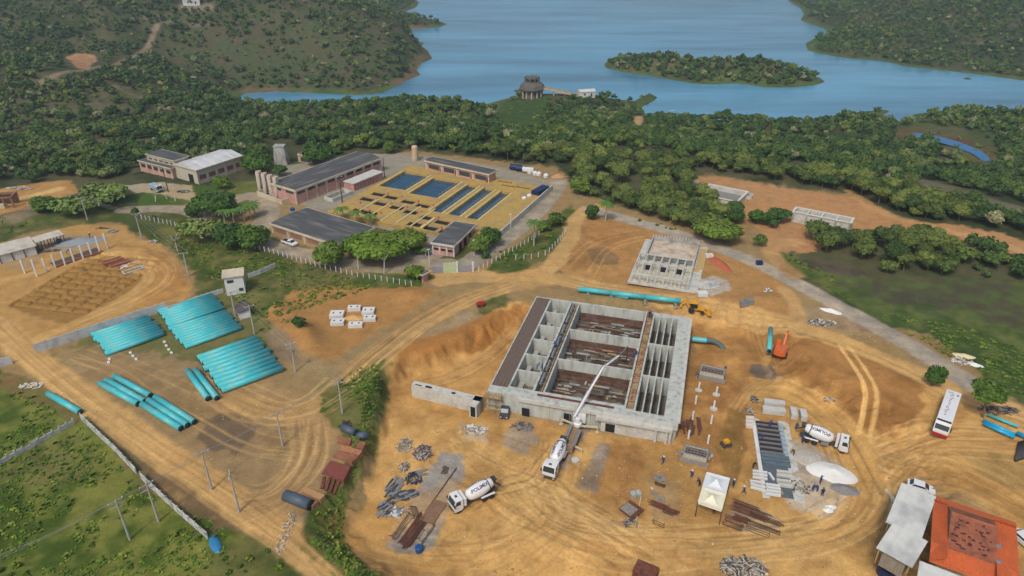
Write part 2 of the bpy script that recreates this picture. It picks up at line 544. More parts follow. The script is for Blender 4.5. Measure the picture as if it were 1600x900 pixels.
# --- wild land
SCRUB1, SCRUB2 = (96, 90, 66), (74, 86, 52)
layer([(330,128),(360,120),(420,145),(600,140),(650,112),(672,94),(640,58),(560,30),(430,8),(280,30),(250,60),(262,90)], SCRUB1, SCRUB2, 10, 12)
layer([(40,125),(120,118),(260,135),(330,160),(300,190),(160,230),(0,240),(-80,200)], (92,92,58), (104,98,74), 8, 8, 0.9)
layer([(0,150),(80,150),(150,200),(60,240),(-60,240)], (112,100,82), (86,88,58), 8, 8, 0.7)
layer([(1400,200),(1440,192),(1500,200),(1560,230),(1560,262),(1500,245),(1440,222),(1392,225),(1360,215)], (112,78,62), (96,92,56), 3, 3, 0.9)
layer([(1380,172),(1440,190),(1500,178),(1640,180),(1640,215),(1540,230),(1480,205),(1400,200),(1380,195)], (78,96,48), (92,96,56), 3, 3, 0.8)
layer([(785,160),(860,150),(850,185),(830,200),(790,200),(775,180)], (72,96,40), (58,82,38), 3, 3)
layer([(1250,40),(1300,45),(1340,60),(1290,72),(1262,68)], (80,112,50), (70,96,48), 3, 3)
layer([(1255,55),(1340,50),(1380,62),(1300,78),(1255,78)], (84,116,54), None, 3, 3, 0.7)
layer([(943,98),(1050,94),(1190,100),(1290,124),(1280,134),(1150,132),(1000,120)], (88,104,56), (108,98,68), 2, 2, 0.8)
layer([(1080,122),(1150,116),(1200,120),(1200,136),(1120,133)], (104,128,58), (76,98,48), 2, 2, 0.8)
layer([(104,88),(120,83),(148,86),(152,96),(138,110),(118,106)], (196,164,120), (168,122,92), 2, 1.5)
stroke([(60,132),(100,112),(135,111),(160,104),(200,90),(230,75),(240,55),(245,40)], 4.0, (150,132,108), soft=2, wob=1.0, amt=0.85)
stroke([(180,135),(215,152),(260,158),(262,175),(200,195)], 2.0, (140,124,104), soft=2, wob=1, amt=0.6)
stroke([(215,24),(250,34),(300,40),(330,35)], 4, (138,124,108), 3, 1, 0.6)
layer([(280,8),(330,5),(335,18),(290,22)], (170,140,118), (130,118,98), 3, 2, 0.8)
stroke([(1000,182),(996,192),(998,204)], 4.5, (180,150,108), soft=2, wob=0.5)
stroke([(1135,178),(1128,196)], 3.0, (128,112,92), soft=2, wob=0.5, amt=0.6)
layer([(1420,275),(1480,290),(1560,312),(1640,335),(1640,345),(1540,322),(1450,300)], (128,122,104), (108,104,78), 3, 2, 0.8)
# shore bands
dsh = np.minimum(np.abs(sdist(GXf, GYf, LAKE, 30.0)), np.abs(sdist(GXf, GYf, ISLAND, 30.0)))
band = sm((9 + 4 * WOB - dsh) / 4.0)
shore_c = mixc(C3((122, 102, 76)), C3((82, 104, 50)), np.where((GXf < -60), sm((n4 - 0.46) * 8), 0.85))
COL = COL * (1 - 0.75 * band[:, None]) + shore_c * 0.75 * band[:, None]

# --- the building site: soil first
SOIL1, SOIL2 = (168, 134, 88), (188, 152, 102)
layer([(-200,370),(0,355),(60,340),(190,322),(300,315),(400,300),(420,262),(640,235),(870,262),(905,300),(985,325),(1060,330),(1070,280),(1105,272),(1180,285),(1330,305),
       (1420,345),(1500,352),(1700,400),(1700,420),(1560,392),(1500,385),(1340,372),(1240,395),(1220,430),(1400,520),(1490,560),(1560,600),(1700,690),(1800,1100),(-300,1100)], (166,138,96), (150,128,90), 2.5, 3)
# grass fields
layer([(-60,340),(60,322),(190,318),(300,330),(330,366),(420,392),(520,420),(600,440),(655,447),(640,457),(540,448),(470,462),(440,490),(425,520),(440,560),(330,590),(230,560),(120,570),(60,560),(240,490),(300,465),(300,440),(285,412),(250,380),(210,366),(185,350),(120,352),(60,362),(0,380),(-60,392)], (82,94,44), (116,112,62), 2, 2.5)
layer([(150,500),(380,470),(400,520),(310,560),(300,640),(200,600),(100,560)], (142,126,84), (104,106,60), 3, 4, 0.75)
layer([(-200,560),(0,575),(60,600),(140,640),(185,700),(250,770),(330,800),(400,850),(470,905),(520,1040),(-200,1100)], (76,96,32), (118,122,56), 1.5, 2)
layer([(0,580),(60,590),(130,640),(120,660),(40,625),(0,610)], (150,118,84), (112,98,60), 1.5, 2.0, 0.8)
layer([(40,690),(120,700),(160,740),(60,760),(0,740)], (112,100,66), None, 5, 5, 0.45)
layer([(180,700),(240,705),(330,755),(400,805),(410,835),(360,825),(300,815),(240,770)], (126,104,80), (112,100,70), 2, 3, 0.9)
layer([(598,556),(608,600),(604,650),(590,700),(566,745),(545,790),(538,850),(580,895),(640,960),(520,960),(478,850),(476,815),(505,770),(545,700),(530,672),(500,655),(492,630),(500,605),(540,580)], (76,92,40), (104,108,56), 1.0, 1.6)
layer([(402,832),(450,870),(500,920),(560,1000),(360,1000),(330,860)], (70,86,38), (104,104,56), 1.5, 2, 0.9)
layer([(420,790),(470,800),(500,850),(470,860)], (184,160,128), (160,134,100), 2, 2.0, 0.6)
layer([(560,425),(660,430),(655,447),(600,445),(540,430)], (84,104,40), (110,112,60), 1, 1)
layer([(300,340),(350,352),(480,385),(520,412),(420,395),(330,370)], (84,92,50), (120,110,70), 1, 1)
layer([(745,428),(800,390),(850,350),(892,318),(900,330),(885,352),(872,385),(850,408),(800,425),(770,433)], (74,94,38), (112,108,58), 1, 1)
layer([(735,385),(790,340),(800,322),(848,310),(852,325),(800,362),(765,400)], (84,106,40), (130,116,74), 1, 1)
layer([(640,398),(735,385),(760,395),(700,412),(650,410)], (70,88,38), (104,104,56), 1, 1, 0.9)
layer([(180,318),(220,305),(300,292),(400,282),(440,262),(470,250),(500,256),(420,290),(400,330),(330,320),(230,322)], (78,104,40), (108,112,58), 1.5, 2)
layer([(540,345),(600,350),(650,365),(640,385),(560,375)], (104,98,44), (84,92,44), 1, 1, 0.9)
layer([(1215,392),(1260,404),(1300,404),(1380,440),(1500,440),(1620,440),(1720,450),(1720,690),(1610,640),(1540,592),(1520,560),(1440,520),(1400,516),(1350,490),(1290,450),(1225,415)], (72,92,42), (98,106,56), 1.5, 2)
layer([(1250,400),(1310,405),(1380,435),(1480,436),(1600,440),(1620,520),(1560,505),(1460,480),(1380,470),(1310,440)], (90,80,66), (78,92,50), 4, 5, 0.75)
layer([(1240,402),(1300,404),(1370,432),(1330,436),(1270,420)], (78,66,62), (90,80,66), 2, 2, 0.9)
layer([(735,470),(790,456),(802,475),(798,498),(765,500)], (84,96,44), (118,108,64), 1, 1.5)
layer([(905,440),(1000,452),(1080,468),(1130,490),(1060,484),(960,462),(900,450)], (104,104,62), (150,130,90), 1, 1.5, 0.75)
layer([(860,425),(880,445),(905,448),(875,420),(868,400),(905,350),(900,345),(862,400)], (100,102,56), (140,122,80), 0.8, 0.8, 0.7)
layer([(425,440),(470,420),(560,430),(560,440),(470,455)], (140,122,84), None, 2, 2.5, 0.5)
layer([(425,690),(455,690),(460,715),(430,725)], (98,98,52), None, 1, 1.2, 0.8)
layer([(60,548),(160,540),(250,560),(290,600),(250,640),(180,600)], (144,124,92), (160,134,96), 2, 3, 0.7)
# bare soils of the site
layer([(-60,400),(0,385),(60,366),(130,350),(190,352),(215,372),(252,384),(275,402),(288,425),(302,448),(300,462),(250,485),(150,515),(58,545),(0,512),(-60,500)], (196,156,98), (176,138,84), 1.5, 1.6)
layer([(190,380),(262,396),(292,430),(300,455),(240,480),(200,470),(245,430),(200,400)], (166,124,74), (182,138,82), 1.5, 1.5, 0.85)
layer([(12,478),(150,398),(220,432),(230,446),(110,512)], (160,124,70), (146,112,64), 1, 1.0, 0.9)
layer([(-60,300),(0,296),(60,285),(110,280),(120,300),(60,325),(-60,350)], (196,154,100), (170,128,80), 1.5, 1.5)
layer([(0,340),(40,322),(75,318),(70,332),(20,348)], (132,114,94), None, 1, 1.0, 0.8)
layer([(455,455),(520,445),(600,450),(690,452),(650,480),(590,520),(520,560),(470,560),(440,520),(415,498),(440,470)], (182,138,84), (166,124,76), 1.2, 1.8)
layer([(408,520),(440,515),(480,560),(470,572),(430,560)], (138,120,98), None, 1.5, 1.2, 0.9)
layer([(100,545),(240,545),(330,575),(360,640),(480,640),(520,665),(545,690),(505,760),(470,800),(400,790),(300,720),(190,640)], (160,134,98), (146,124,92), 2, 3, 0.85)
layer([(318,660),(350,648),(392,650),(400,680),(370,710),(335,700),(312,685)], (120,104,86), (112,96,78), 0.8, 1.0, 0.95)
layer([(905,345),(985,340),(1010,352),(1080,370),(1160,400),(1215,432),(1240,460),(1255,490),(1200,492),(1120,470),(1010,455),(900,432),(868,418),(872,395)], (184,142,90), (168,128,80), 1, 1.5)
layer([(880,392),(905,355),(980,352),(985,372),(940,415),(895,420)], (158,116,72), (176,132,82), 1.5, 1.5, 0.7)
layer([(918,392),(945,386),(968,400),(965,412),(935,416),(920,405)], (136,110,78), None, 0.8, 0.8, 0.9)
layer([(1070,280),(1105,274),(1180,286),(1330,308),(1420,345),(1500,352),(1720,400),(1720,424),(1560,394),(1500,384),(1400,360),(1250,395),(1200,392),(1180,350),(1090,310)], (196,150,104), (172,130,90), 1.2, 1.8)
layer([(1340,345),(1430,362),(1500,372),(1560,390),(1500,390),(1380,372)], (150,118,82), (176,138,96), 2, 2, 0.7)
layer([(1400,515),(1450,520),(1500,555),(1530,585),(1480,575),(1430,545)], (166,136,94), (186,154,110), 1, 1.5, 0.8)
layer([(1255,480),(1300,478),(1350,500),(1380,530),(1300,515),(1260,500)], (140,122,98), (158,136,106), 1.5, 1.5, 0.9)
# the yard and its banks
layer([(800,470),(760,500),(700,525),(640,545),(600,560),(600,640),(585,720),(555,800),(545,850),(600,905),(700,1050),(1500,1050),(1600,900),(1700,760),(1700,670),(1600,650),
       (1500,620),(1440,590),(1340,545),(1225,515),(1120,492),(1080,490)], (190,146,88), (204,162,102), 1.2, 1.5)
layer([(1080,500),(1200,512),(1190,590),(1170,620),(1150,770),(1100,740),(1060,700),(1070,560)], (170,124,74), (190,144,86), 1.5, 1.5, 0.9)
layer([(1205,520),(1330,545),(1445,598),(1440,640),(1400,690),(1330,660),(1290,640),(1230,600),(1195,580)], (150,108,62), (164,120,72), 1.2, 1.6, 0.95)
layer([(620,535),(700,515),(770,490),(830,468),(790,520),(740,550),(660,565),(625,570)], (184,128,68), (160,112,62), 1.0, 1.2, 0.9)
layer([(600,590),(640,575),(760,560),(800,520),(835,470),(770,590),(750,640),(700,650),(640,640),(605,640)], (172,128,74), (186,144,88), 2, 2.5, 0.8)
layer([(650,520),(700,500),(735,488),(745,498),(700,520),(660,530)], (172,158,134), (160,134,98), 0.8, 1.0, 0.8)
layer([(1140,640),(1160,640),(1160,720),(1150,760),(1135,760),(1120,690)], (140,110,60), None, 0.8, 0.8, 0.8)
layer([(930,690),(1000,690),(1010,730),(970,790),(920,780)], (172,124,72), (188,140,84), 1.5, 2.0, 0.8)
layer([(560,850),(660,885),(800,900),(900,960),(560,960)], (176,140,88), (160,128,84), 1.5, 2, 0.7)
layer([(1340,770),(1400,750),(1390,860),(1330,850)], (150,120,76), (138,116,76), 1.5, 1.5, 0.8)
layer([(1380,760),(1440,740),(1500,770),(1560,800),(1580,850),(1480,900),(1380,870)], (150,132,100), None, 2, 2, 0.6)
layer([(1500,700),(1600,690),(1640,760),(1580,760),(1530,740)], (170,144,92), (150,130,84), 2, 2.5, 0.6)
# grey gravel and spilled cement
GV = (150, 142, 132)
layer([(690,706),(726,708),(727,745),(702,790),(676,858),(645,868),(603,854),(632,800),(664,745)], (142,138,132), (154,148,138), 0.6, 0.5)
layer([(800,656),(836,660),(842,690),(820,712),(795,700),(785,680)], (160,152,138), None, 1, 1.0, 0.7)
layer([(895,664),(918,672),(905,700),(880,735),(862,720)], (136,126,116), None, 0.8, 0.8, 0.85)
layer([(935,692),(952,695),(948,730),(930,770),(900,760),(915,735)], (140,126,108), (160,148,132), 0.8, 0.8, 0.85)
layer([(720,662),(765,668),(760,690),(725,690)], (198,180,150), None, 0.8, 1.0, 0.7)
layer([(760,625),(870,650),(1040,680),(1030,690),(870,665),(770,650)], (172,148,112), (150,134,108), 0.8, 0.8, 0.7)
layer([(1230,690),(1270,695),(1320,725),(1335,770),(1330,800),(1280,810),(1235,790),(1232,740)], (178,168,150), (196,180,156), 0.8, 1.0, 0.9)
layer([(1040,565),(1065,520),(1085,545),(1075,600),(1050,640)], (150,116,78), None, 0.8, 1, 0.7)
layer([(1175,568),(1205,568),(1225,582),(1215,597),(1180,592),(1168,580)], (116,102,88), (128,112,94), 0.6, 0.7)
layer([(1140,780),(1160,782),(1220,812),(1215,832),(1150,830),(1135,812)], (152,140,122), None, 0.6, 0.6, 0.8)
layer([(1010,745),(1060,750),(1065,810),(1015,822)], (178,148,108), (160,132,96), 0.8, 0.8, 0.7)
layer([(1090,450),(1110,432),(1140,440),(1140,455),(1110,462)], (190,184,170), None, 0.6, 0.6, 0.8)
layer([(58,368),(150,368),(150,385),(100,395),(60,395)], (150,146,138), None, 0.6, 0.6, 0.6)
layer([(0,395),(70,385),(60,420),(0,425)], (160,146,120), None, 0.8, 0.8, 0.5)
# plant paving
layer([(190,290),(250,285),(300,290),(300,315),(240,300),(215,300)], (190,170,132), (166,156,134), 1, 1)
layer([(405,300),(560,345),(700,390),(760,340),(880,290),(780,260),(640,240),(560,240),(430,262)], (168,158,138), (150,144,128), 0.8, 0.6)
RP = (160, 148, 130)
stroke([(195,328),(250,326),(300,328),(335,352),(380,372),(440,388),(500,402),(560,415),(620,420),(660,410),(700,412)], 6.0, RP, 0.6, 0.3, 1, (172,158,134))
stroke([(330,325),(400,300),(425,330),(400,360)], 7.0, (164,150,128), 0.6, 0.3, 1)
layer([(540,405),(600,395),(650,392),(690,380),(705,395),(660,420),(600,425),(560,418)], (160,146,124), (178,160,130), 0.6, 0.5)
layer([(640,395),(690,378),(700,392),(680,400),(655,405)], (138,134,130), None, 0.5, 0.4, 0.9)
stroke([(722,418),(760,392),(800,365),(840,330),(866,300),(872,284)], 6.5, (158,148,130), 0.6, 0.3, 1, (170,158,136))
# roads
L1, L2 = (208, 170, 114), (190, 154, 102)
stroke([(-80,470),(0,510),(40,552),(90,592),(150,635),(230,690),(320,752),(400,805),(470,850),(530,905),(600,990)], 5.6, L1, 1.6, 0.7, 1, L2)
stroke([(330,600),(400,640),(480,645),(540,600),(600,545),(660,503),(720,470),(780,450),(840,438),(880,436)], 6.0, (192,156,108), 2.0, 1.0, 0.9, L2)
stroke([(500,660),(480,720),(440,770),(400,790)], 7.0, (180,150,108), 3.0, 1.0, 0.7, (164,136,98))
stroke([(380,600),(430,612),(480,640),(500,680)], 5.0, (176,144,102), 2.5, 1.0, 0.6)
stroke([(690,440),(740,432),(790,436),(850,430),(875,400),(895,370),(893,348),(915,328),(935,322)], 5.0, L1, 1.2, 0.6, 1, L2)
stroke([(690,425),(730,425),(760,432)], 7.0, (190,158,112), 1.2, 0.6, 1, L2)
stroke([(830,432),(880,438),(960,452),(1030,466),(1100,480),(1180,494),(1240,508),(1300,525),(1380,560),(1450,590),(1520,618),(1600,645),(1700,690)], 5.4, (212,172,114), 1.6, 0.8, 1, L2)
stroke([(925,328),(985,345),(1050,362),(1110,382),(1180,410),(1240,440),(1320,484),(1400,528),(1460,562),(1515,600)], 5.4, (166,158,144), 1.2, 0.4, 1, (180,166,144))
stroke([(1225,452),(1240,470),(1250,500)], 3.5, (196,160,110), 1.5, 0.6, 0.8)
stroke([(1240,430),(1215,410),(1200,385),(1240,378)], 5, (192,152,104), 2.0, 1, 0.7)
stroke([(1330,300),(1380,335),(1450,352),(1560,382),(1700,420)], 4.0, (206,164,116), 2.0, 1, 0.7)
stroke([(0,320),(40,308),(90,296)], 4.0, (214,180,120), 1.5, 0.6, 0.9)
stroke([(0,440),(60,425),(130,405),(170,395),(215,400),(240,420),(225,450),(150,490),(60,530)], 3.2, (206,168,110), 1.6, 0.7, 0.7)
# the grass bank between the turning loop and the yard
layer([(600,562),(607,600),(600,650),(586,700),(562,745),(545,790),(540,850),(590,900),(640,960),(540,960),(486,850),(482,815),(510,770),(545,705),(528,674),(502,655),(497,632),(510,608),(555,590)], (74,92,38), (112,110,60), 1.4, 2.0, .95)
# yard tracks
stroke([(560,830),(640,800),(740,770),(820,770),(860,760)], 8, (204,160,98), 4, 1.5, 0.5)
YT = [(800,765),(830,800),(880,835),(960,856),(1060,862),(1160,862),(1260,852),(1320,830),(1350,790),(1365,745),(1400,715),(1460,690),(1540,690),(1640,700)]
stroke(YT, 5.5, (212,170,108), 1.6, 0.8, 0.9, (196,152,94))
tracks(YT, 4.5, 9, seed=4)
tracks([(860,760),(900,790),(960,830),(1020,850)], 4, 5, seed=5)
tracks([(740,800),(800,770),(850,755),(880,700)], 5, 7, seed=6)
tracks([(600,840),(680,870),(800,850),(850,800),(840,765)], 6, 7, seed=7, amt=0.35)
tracks([(700,690),(760,720),(830,760),(900,800),(1000,845)], 7, 8, seed=17, amt=0.4)
stroke([(1190,615),(1220,600),(1290,640),(1330,690),(1345,740)], 7, (208,164,100), 3, 1.5, 0.8)
tracks([(1180,610),(1230,610),(1290,645),(1330,700),(1350,770)], 4, 6, seed=8)
tracks([(1318,540),(1345,575),(1362,610),(1358,650),(1350,680)], 0.6, 2, light=(232,190,126), dark=(226,184,120), seed=9, amt=1.3, w=0.7)
tracks([(1150,640),(1175,605),(1215,590),(1195,560),(1180,520)], 2, 3, seed=10, amt=0.4)
tracks([(1290,530),(1400,575),(1500,625),(1600,655)], 1.8, 4, seed=11, amt=0.6)
tracks([(860,436),(960,455),(1100,482),(1240,510)], 1.6, 4, seed=12, amt=0.6)
tracks([(540,600),(600,545),(660,503),(720,470),(800,445)], 2.2, 6, seed=13, amt=0.55)
tracks([(330,600),(400,645),(480,650),(540,600)], 4, 7, seed=14, amt=0.4)
tracks([(478,655),(474,720),(430,775),(380,780)], 3.5, 8, seed=15, amt=0.4)
tracks([(0,510),(90,592),(230,690),(320,752),(400,805),(470,850),(530,905)], 1.8, 5, seed=16, amt=0.55)
tracks([(130,550),(200,570),(270,610),(330,650),(400,690),(470,690)], 4, 6, seed=18, amt=0.35)
tracks([(660,600),(700,590),(760,560),(800,520)], 1.5, 3, seed=19, amt=0.5)
tracks([(150,400),(200,395),(250,415),(255,440),(200,470),(120,505)], 3, 5, seed=20, amt=0.4)
tracks([(1380,720),(1450,730),(1540,760),(1620,800)], 5, 8, seed=22, amt=0.35)
tracks([(905,420),(940,380),(1000,365)], 3, 3, seed=23, amt=0.4)
for (tx, ty, rr_) in ((708,830,2.4),(722,852,3.2),(1078,865,2.2),(205,410,2.6),(362,745,1.0)):
    c = on(tx, ty); m = np.abs(np.hypot(GXf - c.x, GYf - c.y) - rr_) < 0.35
    COL[m] *= 0.85
# fine mottling of the whole ground
COL *= np.clip(0.50 + 0.46 * n1 + 0.40 * n2 + 0.14 * n3, .62, 1.45)[:, None]
hue = (fbm(GXf, GYf, 22.0, 3, 101) - 0.5)
COL *= np.stack([1 + 0.10 * hue, 1 + 0.0 * hue, 1 - 0.12 * hue], 1)
warm = sm((COL[:, 0] / (COL[:, 1] + 1e-6) - 1.2) * 3)[:, None]
COL *= 1 + warm * (np.array([[0.02, 0.0, -0.09]]))

def grid_mesh():
    ny, nx = GX.shape
    me = bpy.data.meshes.new("ground")
    co = np.stack([GXf, GYf, GZ], 1).astype(np.float32)
    me.vertices.add(nx * ny); me.vertices.foreach_set("co", co.ravel())
    i = np.arange(ny - 1)[:, None] * nx + np.arange(nx - 1)[None, :]
    q = np.stack([i, i + 1, i + nx + 1, i + nx], 2).reshape(-1, 4).astype(np.int32)
    me.loops.add(q.size); me.loops.foreach_set("vertex_index", q.ravel())
    me.polygons.add(len(q)); me.polygons.foreach_set("loop_start", np.arange(0, q.size, 4, dtype=np.int32))
    me.polygons.foreach_set("use_smooth", np.ones(len(q), bool))
    me.update(calc_edges=True)
    at_ = me.color_attributes.new("Soil", 'FLOAT_COLOR', 'POINT')
    at_.data.foreach_set("color", np.concatenate([COL, np.ones((len(COL), 1))], 1).astype(np.float32).ravel())
    return me

gm = bpy.data.materials.new("soil_and_turf"); gm.use_nodes = True
nt = gm.node_tree; bs = nt.nodes["Principled BSDF"]; bs.inputs["Roughness"].default_value = 0.95; bs.inputs["Specular IOR Level"].default_value = 0.15
va = nt.nodes.new("ShaderNodeAttribute"); va.attribute_name = "Soil"
geo = nt.nodes.new("ShaderNodeNewGeometry")
na = nt.nodes.new("ShaderNodeTexNoise"); na.inputs["Scale"].default_value = 2.2; na.inputs["Detail"].default_value = 8; na.inputs["Roughness"].default_value = 0.7
nb = nt.nodes.new("ShaderNodeTexNoise"); nb.inputs["Scale"].default_value = 0.35; nb.inputs["Detail"].default_value = 6
for n_ in (na, nb): nt.links.new(geo.outputs["Position"], n_.inputs["Vector"])
ma = nt.nodes.new("ShaderNodeMapRange"); ma.inputs["From Min"].default_value = .3; ma.inputs["From Max"].default_value = .7; ma.inputs["To Min"].default_value = .80; ma.inputs["To Max"].default_value = 1.20
mb_ = nt.nodes.new("ShaderNodeMapRange"); mb_.inputs["From Min"].default_value = .3; mb_.inputs["From Max"].default_value = .7; mb_.inputs["To Min"].default_value = .88; mb_.inputs["To Max"].default_value = 1.12
nt.links.new(na.outputs["Fac"], ma.inputs["Value"]); nt.links.new(nb.outputs["Fac"], mb_.inputs["Value"])
mm = nt.nodes.new("ShaderNodeMath"); mm.operation = 'MULTIPLY'; nt.links.new(ma.outputs[0], mm.inputs[0]); nt.links.new(mb_.outputs[0], mm.inputs[1])
mx = nt.nodes.new("ShaderNodeMix"); mx.data_type = 'RGBA'; mx.blend_type = 'MULTIPLY'; mx.inputs[0].default_value = 1
nt.links.new(va.outputs["Color"], mx.inputs[6]); nt.links.new(mm.outputs[0], mx.inputs[7]); nt.links.new(mx.outputs[2], bs.inputs["Base Color"])
bp = nt.nodes.new("ShaderNodeBump"); bp.inputs["Strength"].default_value = 0.7; bp.inputs["Distance"].default_value = 0.12
nt.links.new(na.outputs["Fac"], bp.inputs["Height"]); nt.links.new(bp.outputs[0], bs.inputs["Normal"])
ground = bpy.data.objects.new("ground", grid_mesh()); ground.data.materials.append(gm)
SC.collection.objects.link(ground); tag(ground, kind="structure")

# ------------------------------------------------------------------ water
wm = bpy.data.materials.new("lake_water"); wm.use_nodes = True
nt = wm.node_tree; bs = nt.nodes["Principled BSDF"]
bs.inputs["Base Color"].default_value = (0.085, 0.235, 0.35, 1); bs.inputs["Roughness"].default_value = 0.16; bs.inputs["IOR"].default_value = 1.33
geo = nt.nodes.new("ShaderNodeNewGeometry"); mp = nt.nodes.new("ShaderNodeMapping"); mp.inputs["Scale"].default_value = (0.7, 1.3, 1)
nt.links.new(geo.outputs["Position"], mp.inputs[0])
nw = nt.nodes.new("ShaderNodeTexNoise"); nw.inputs["Scale"].default_value = 0.22; nw.inputs["Detail"].default_value = 7; nw.inputs["Roughness"].default_value = 0.65
nt.links.new(mp.outputs[0], nw.inputs["Vector"])
bp = nt.nodes.new("ShaderNodeBump"); bp.inputs["Strength"].default_value = 0.35; bp.inputs["Distance"].default_value = 0.5
nt.links.new(nw.outputs["Fac"], bp.inputs["Height"]); nt.links.new(bp.outputs[0], bs.inputs["Normal"])
ng = nt.nodes.new("ShaderNodeTexNoise"); ng.inputs["Scale"].default_value = 0.012; ng.inputs["Detail"].default_value = 4
nt.links.new(mp.outputs[0], ng.inputs["Vector"])
rg = nt.nodes.new("ShaderNodeMapRange"); rg.inputs["From Min"].default_value = .35; rg.inputs["From Max"].default_value = .65; rg.inputs["To Min"].default_value = .06; rg.inputs["To Max"].default_value = .20
nt.links.new(ng.outputs["Fac"], rg.inputs["Value"]); nt.links.new(rg.outputs[0], bs.inputs["Roughness"])
mp2 = nt.nodes.new("ShaderNodeMapping"); mp2.inputs["Scale"].default_value = (0.35, 1.6, 1); mp2.inputs["Rotation"].default_value = (0, 0, .2); nt.links.new(geo.outputs["Position"], mp2.inputs[0])
n5 = nt.nodes.new("ShaderNodeTexNoise"); n5.inputs["Scale"].default_value = 0.016; n5.inputs["Detail"].default_value = 7; n5.inputs["Roughness"].default_value = .6; nt.links.new(mp2.outputs[0], n5.inputs["Vector"])
r5 = nt.nodes.new("ShaderNodeMapRange"); r5.inputs["From Min"].default_value = .3; r5.inputs["From Max"].default_value = .7; r5.inputs["To Min"].default_value = .66; r5.inputs["To Max"].default_value = 1.42  # wind streaks and cloud glare on the lake painted into its base colour
nt.links.new(n5.outputs["Fac"], r5.inputs["Value"]); x5 = nt.nodes.new("ShaderNodeMix"); x5.data_type = 'RGBA'; x5.blend_type = 'MULTIPLY'; x5.inputs[0].default_value = 1
x5.inputs[6].default_value = (0.085, 0.235, 0.35, 1); nt.links.new(r5.outputs[0], x5.inputs[7]); nt.links.new(x5.outputs[2], bs.inputs["Base Color"])
lake = MB().quad((-4800, 250, WZ), (4800, 250, WZ), (4800, 4350, WZ), (-4800, 4350, WZ)).build("lake_water", wm); tag(lake, kind="structure")
pm = bpy.data.materials.new("pond_water"); pm.use_nodes = True
bs = pm.node_tree.nodes["Principled BSDF"]; bs.inputs["Base Color"].default_value = (0.02, 0.12, 0.26, 1); bs.inputs["Roughness"].default_value = 0.08; bs.inputs["IOR"].default_value = 1.33
pz = -16.0
m_ = MB(); m_.add([(x, y, pz) for x, y in POND], [tuple(range(len(POND)))]); pond = m_.build("pond_water", pm); tag(pond, kind="structure")

# ------------------------------------------------------------------ haze
HAZE = 0.00024
if HAZE > 0:
    hm = bpy.data.materials.new("haze_air"); hm.use_nodes = True; nt = hm.node_tree
    nt.nodes.remove(nt.nodes["Principled BSDF"])
    pv = nt.nodes.new("ShaderNodeVolumePrincipled"); pv.inputs["Density"].default_value = HAZE; pv.inputs["Color"].default_value = (0.72, 0.92, 1.0, 1); pv.inputs["Anisotropy"].default_value = 0.3
    nt.links.new(pv.outputs[0], nt.nodes["Material Output"].inputs["Volume"])
    hz_ = MB().box(-10600, -200, -38, 10600, 4700, 100).build("haze", hm); tag(hz_, kind="stuff")
# ------------------------------------------------------------------ vegetation
def ico(sub):
    bm = bmesh.new(); bmesh.ops.create_icosphere(bm, subdivisions=sub, radius=1.0)
    v = np.array([p.co[:] for p in bm.verts]); f = np.array([[q.index for q in p.verts] for p in bm.faces]); bm.free()
    return v, f
ICO1, ICO2 = ico(1), ico(2)

class TM:
    """triangle/quad soup with a colour per vertex"""
    def __init__(s): s.V = []; s.F = []; s.C = []; s.n = 0
    def add(s, v, f, c):
        if f.shape[1] == 3: f = np.concatenate([f, f[:, :1]], 1); f[:, 3] = -1
        else: f = f.copy()
        m = f >= 0
        s.V.append(v); s.F.append(np.where(m, f + s.n, -1)); s.C.append(c); s.n += len(v)
    def arrays(s): return np.concatenate(s.V), np.concatenate(s.F), np.concatenate(s.C)

def mesh_np(name, V, F, Cc, smooth=False):
    me = bpy.data.meshes.new(name)
    me.vertices.add(len(V)); me.vertices.foreach_set("co", V.astype(np.float32).ravel())
    tri = F[:, 3] < 0
    ln = np.where(tri, 3, 4); st = np.concatenate([[0], np.cumsum(ln)[:-1]])
    idx = F.ravel(); idx = idx[idx >= 0]
    me.loops.add(len(idx)); me.loops.foreach_set("vertex_index", idx.astype(np.int32))
    me.polygons.add(len(F)); me.polygons.foreach_set("loop_start", st.astype(np.int32))
    if smooth: me.polygons.foreach_set("use_smooth", np.ones(len(F), bool))
    me.update(calc_edges=True)
    ca = me.color_attributes.new("Tint", 'FLOAT_COLOR', 'POINT')
    ca.data.foreach_set("color", np.concatenate([Cc, np.ones((len(Cc), 1))], 1).astype(np.float32).ravel())
    return me

def cards(cent, nrm, size, rng):
    """one small bent leaf clump (a quad) at each centre, roughly facing nrm"""
    n = len(cent)
    nn = nrm + rng.normal(0, 0.55, (n, 3)); nn /= np.linalg.norm(nn, axis=1)[:, None]
    a = np.cross(nn, rng.normal(0, 1, (n, 3))); a /= np.linalg.norm(a, axis=1)[:, None]
    b = np.cross(nn, a)
    s = size * rng.uniform(0.6, 1.3, (n, 1)); t = s * rng.uniform(0.5, 0.9, (n, 1))
    q = np.stack([cent - a * s - b * t * 0.5, cent + a * s * 0.6 - b * t + nn * 0.15 * s, cent + a * s + b * t * 0.5, cent - a * s * 0.5 + b * t - nn * 0.1 * s], 1)
    return q.reshape(-1, 3), np.arange(4 * n).reshape(n, 4)

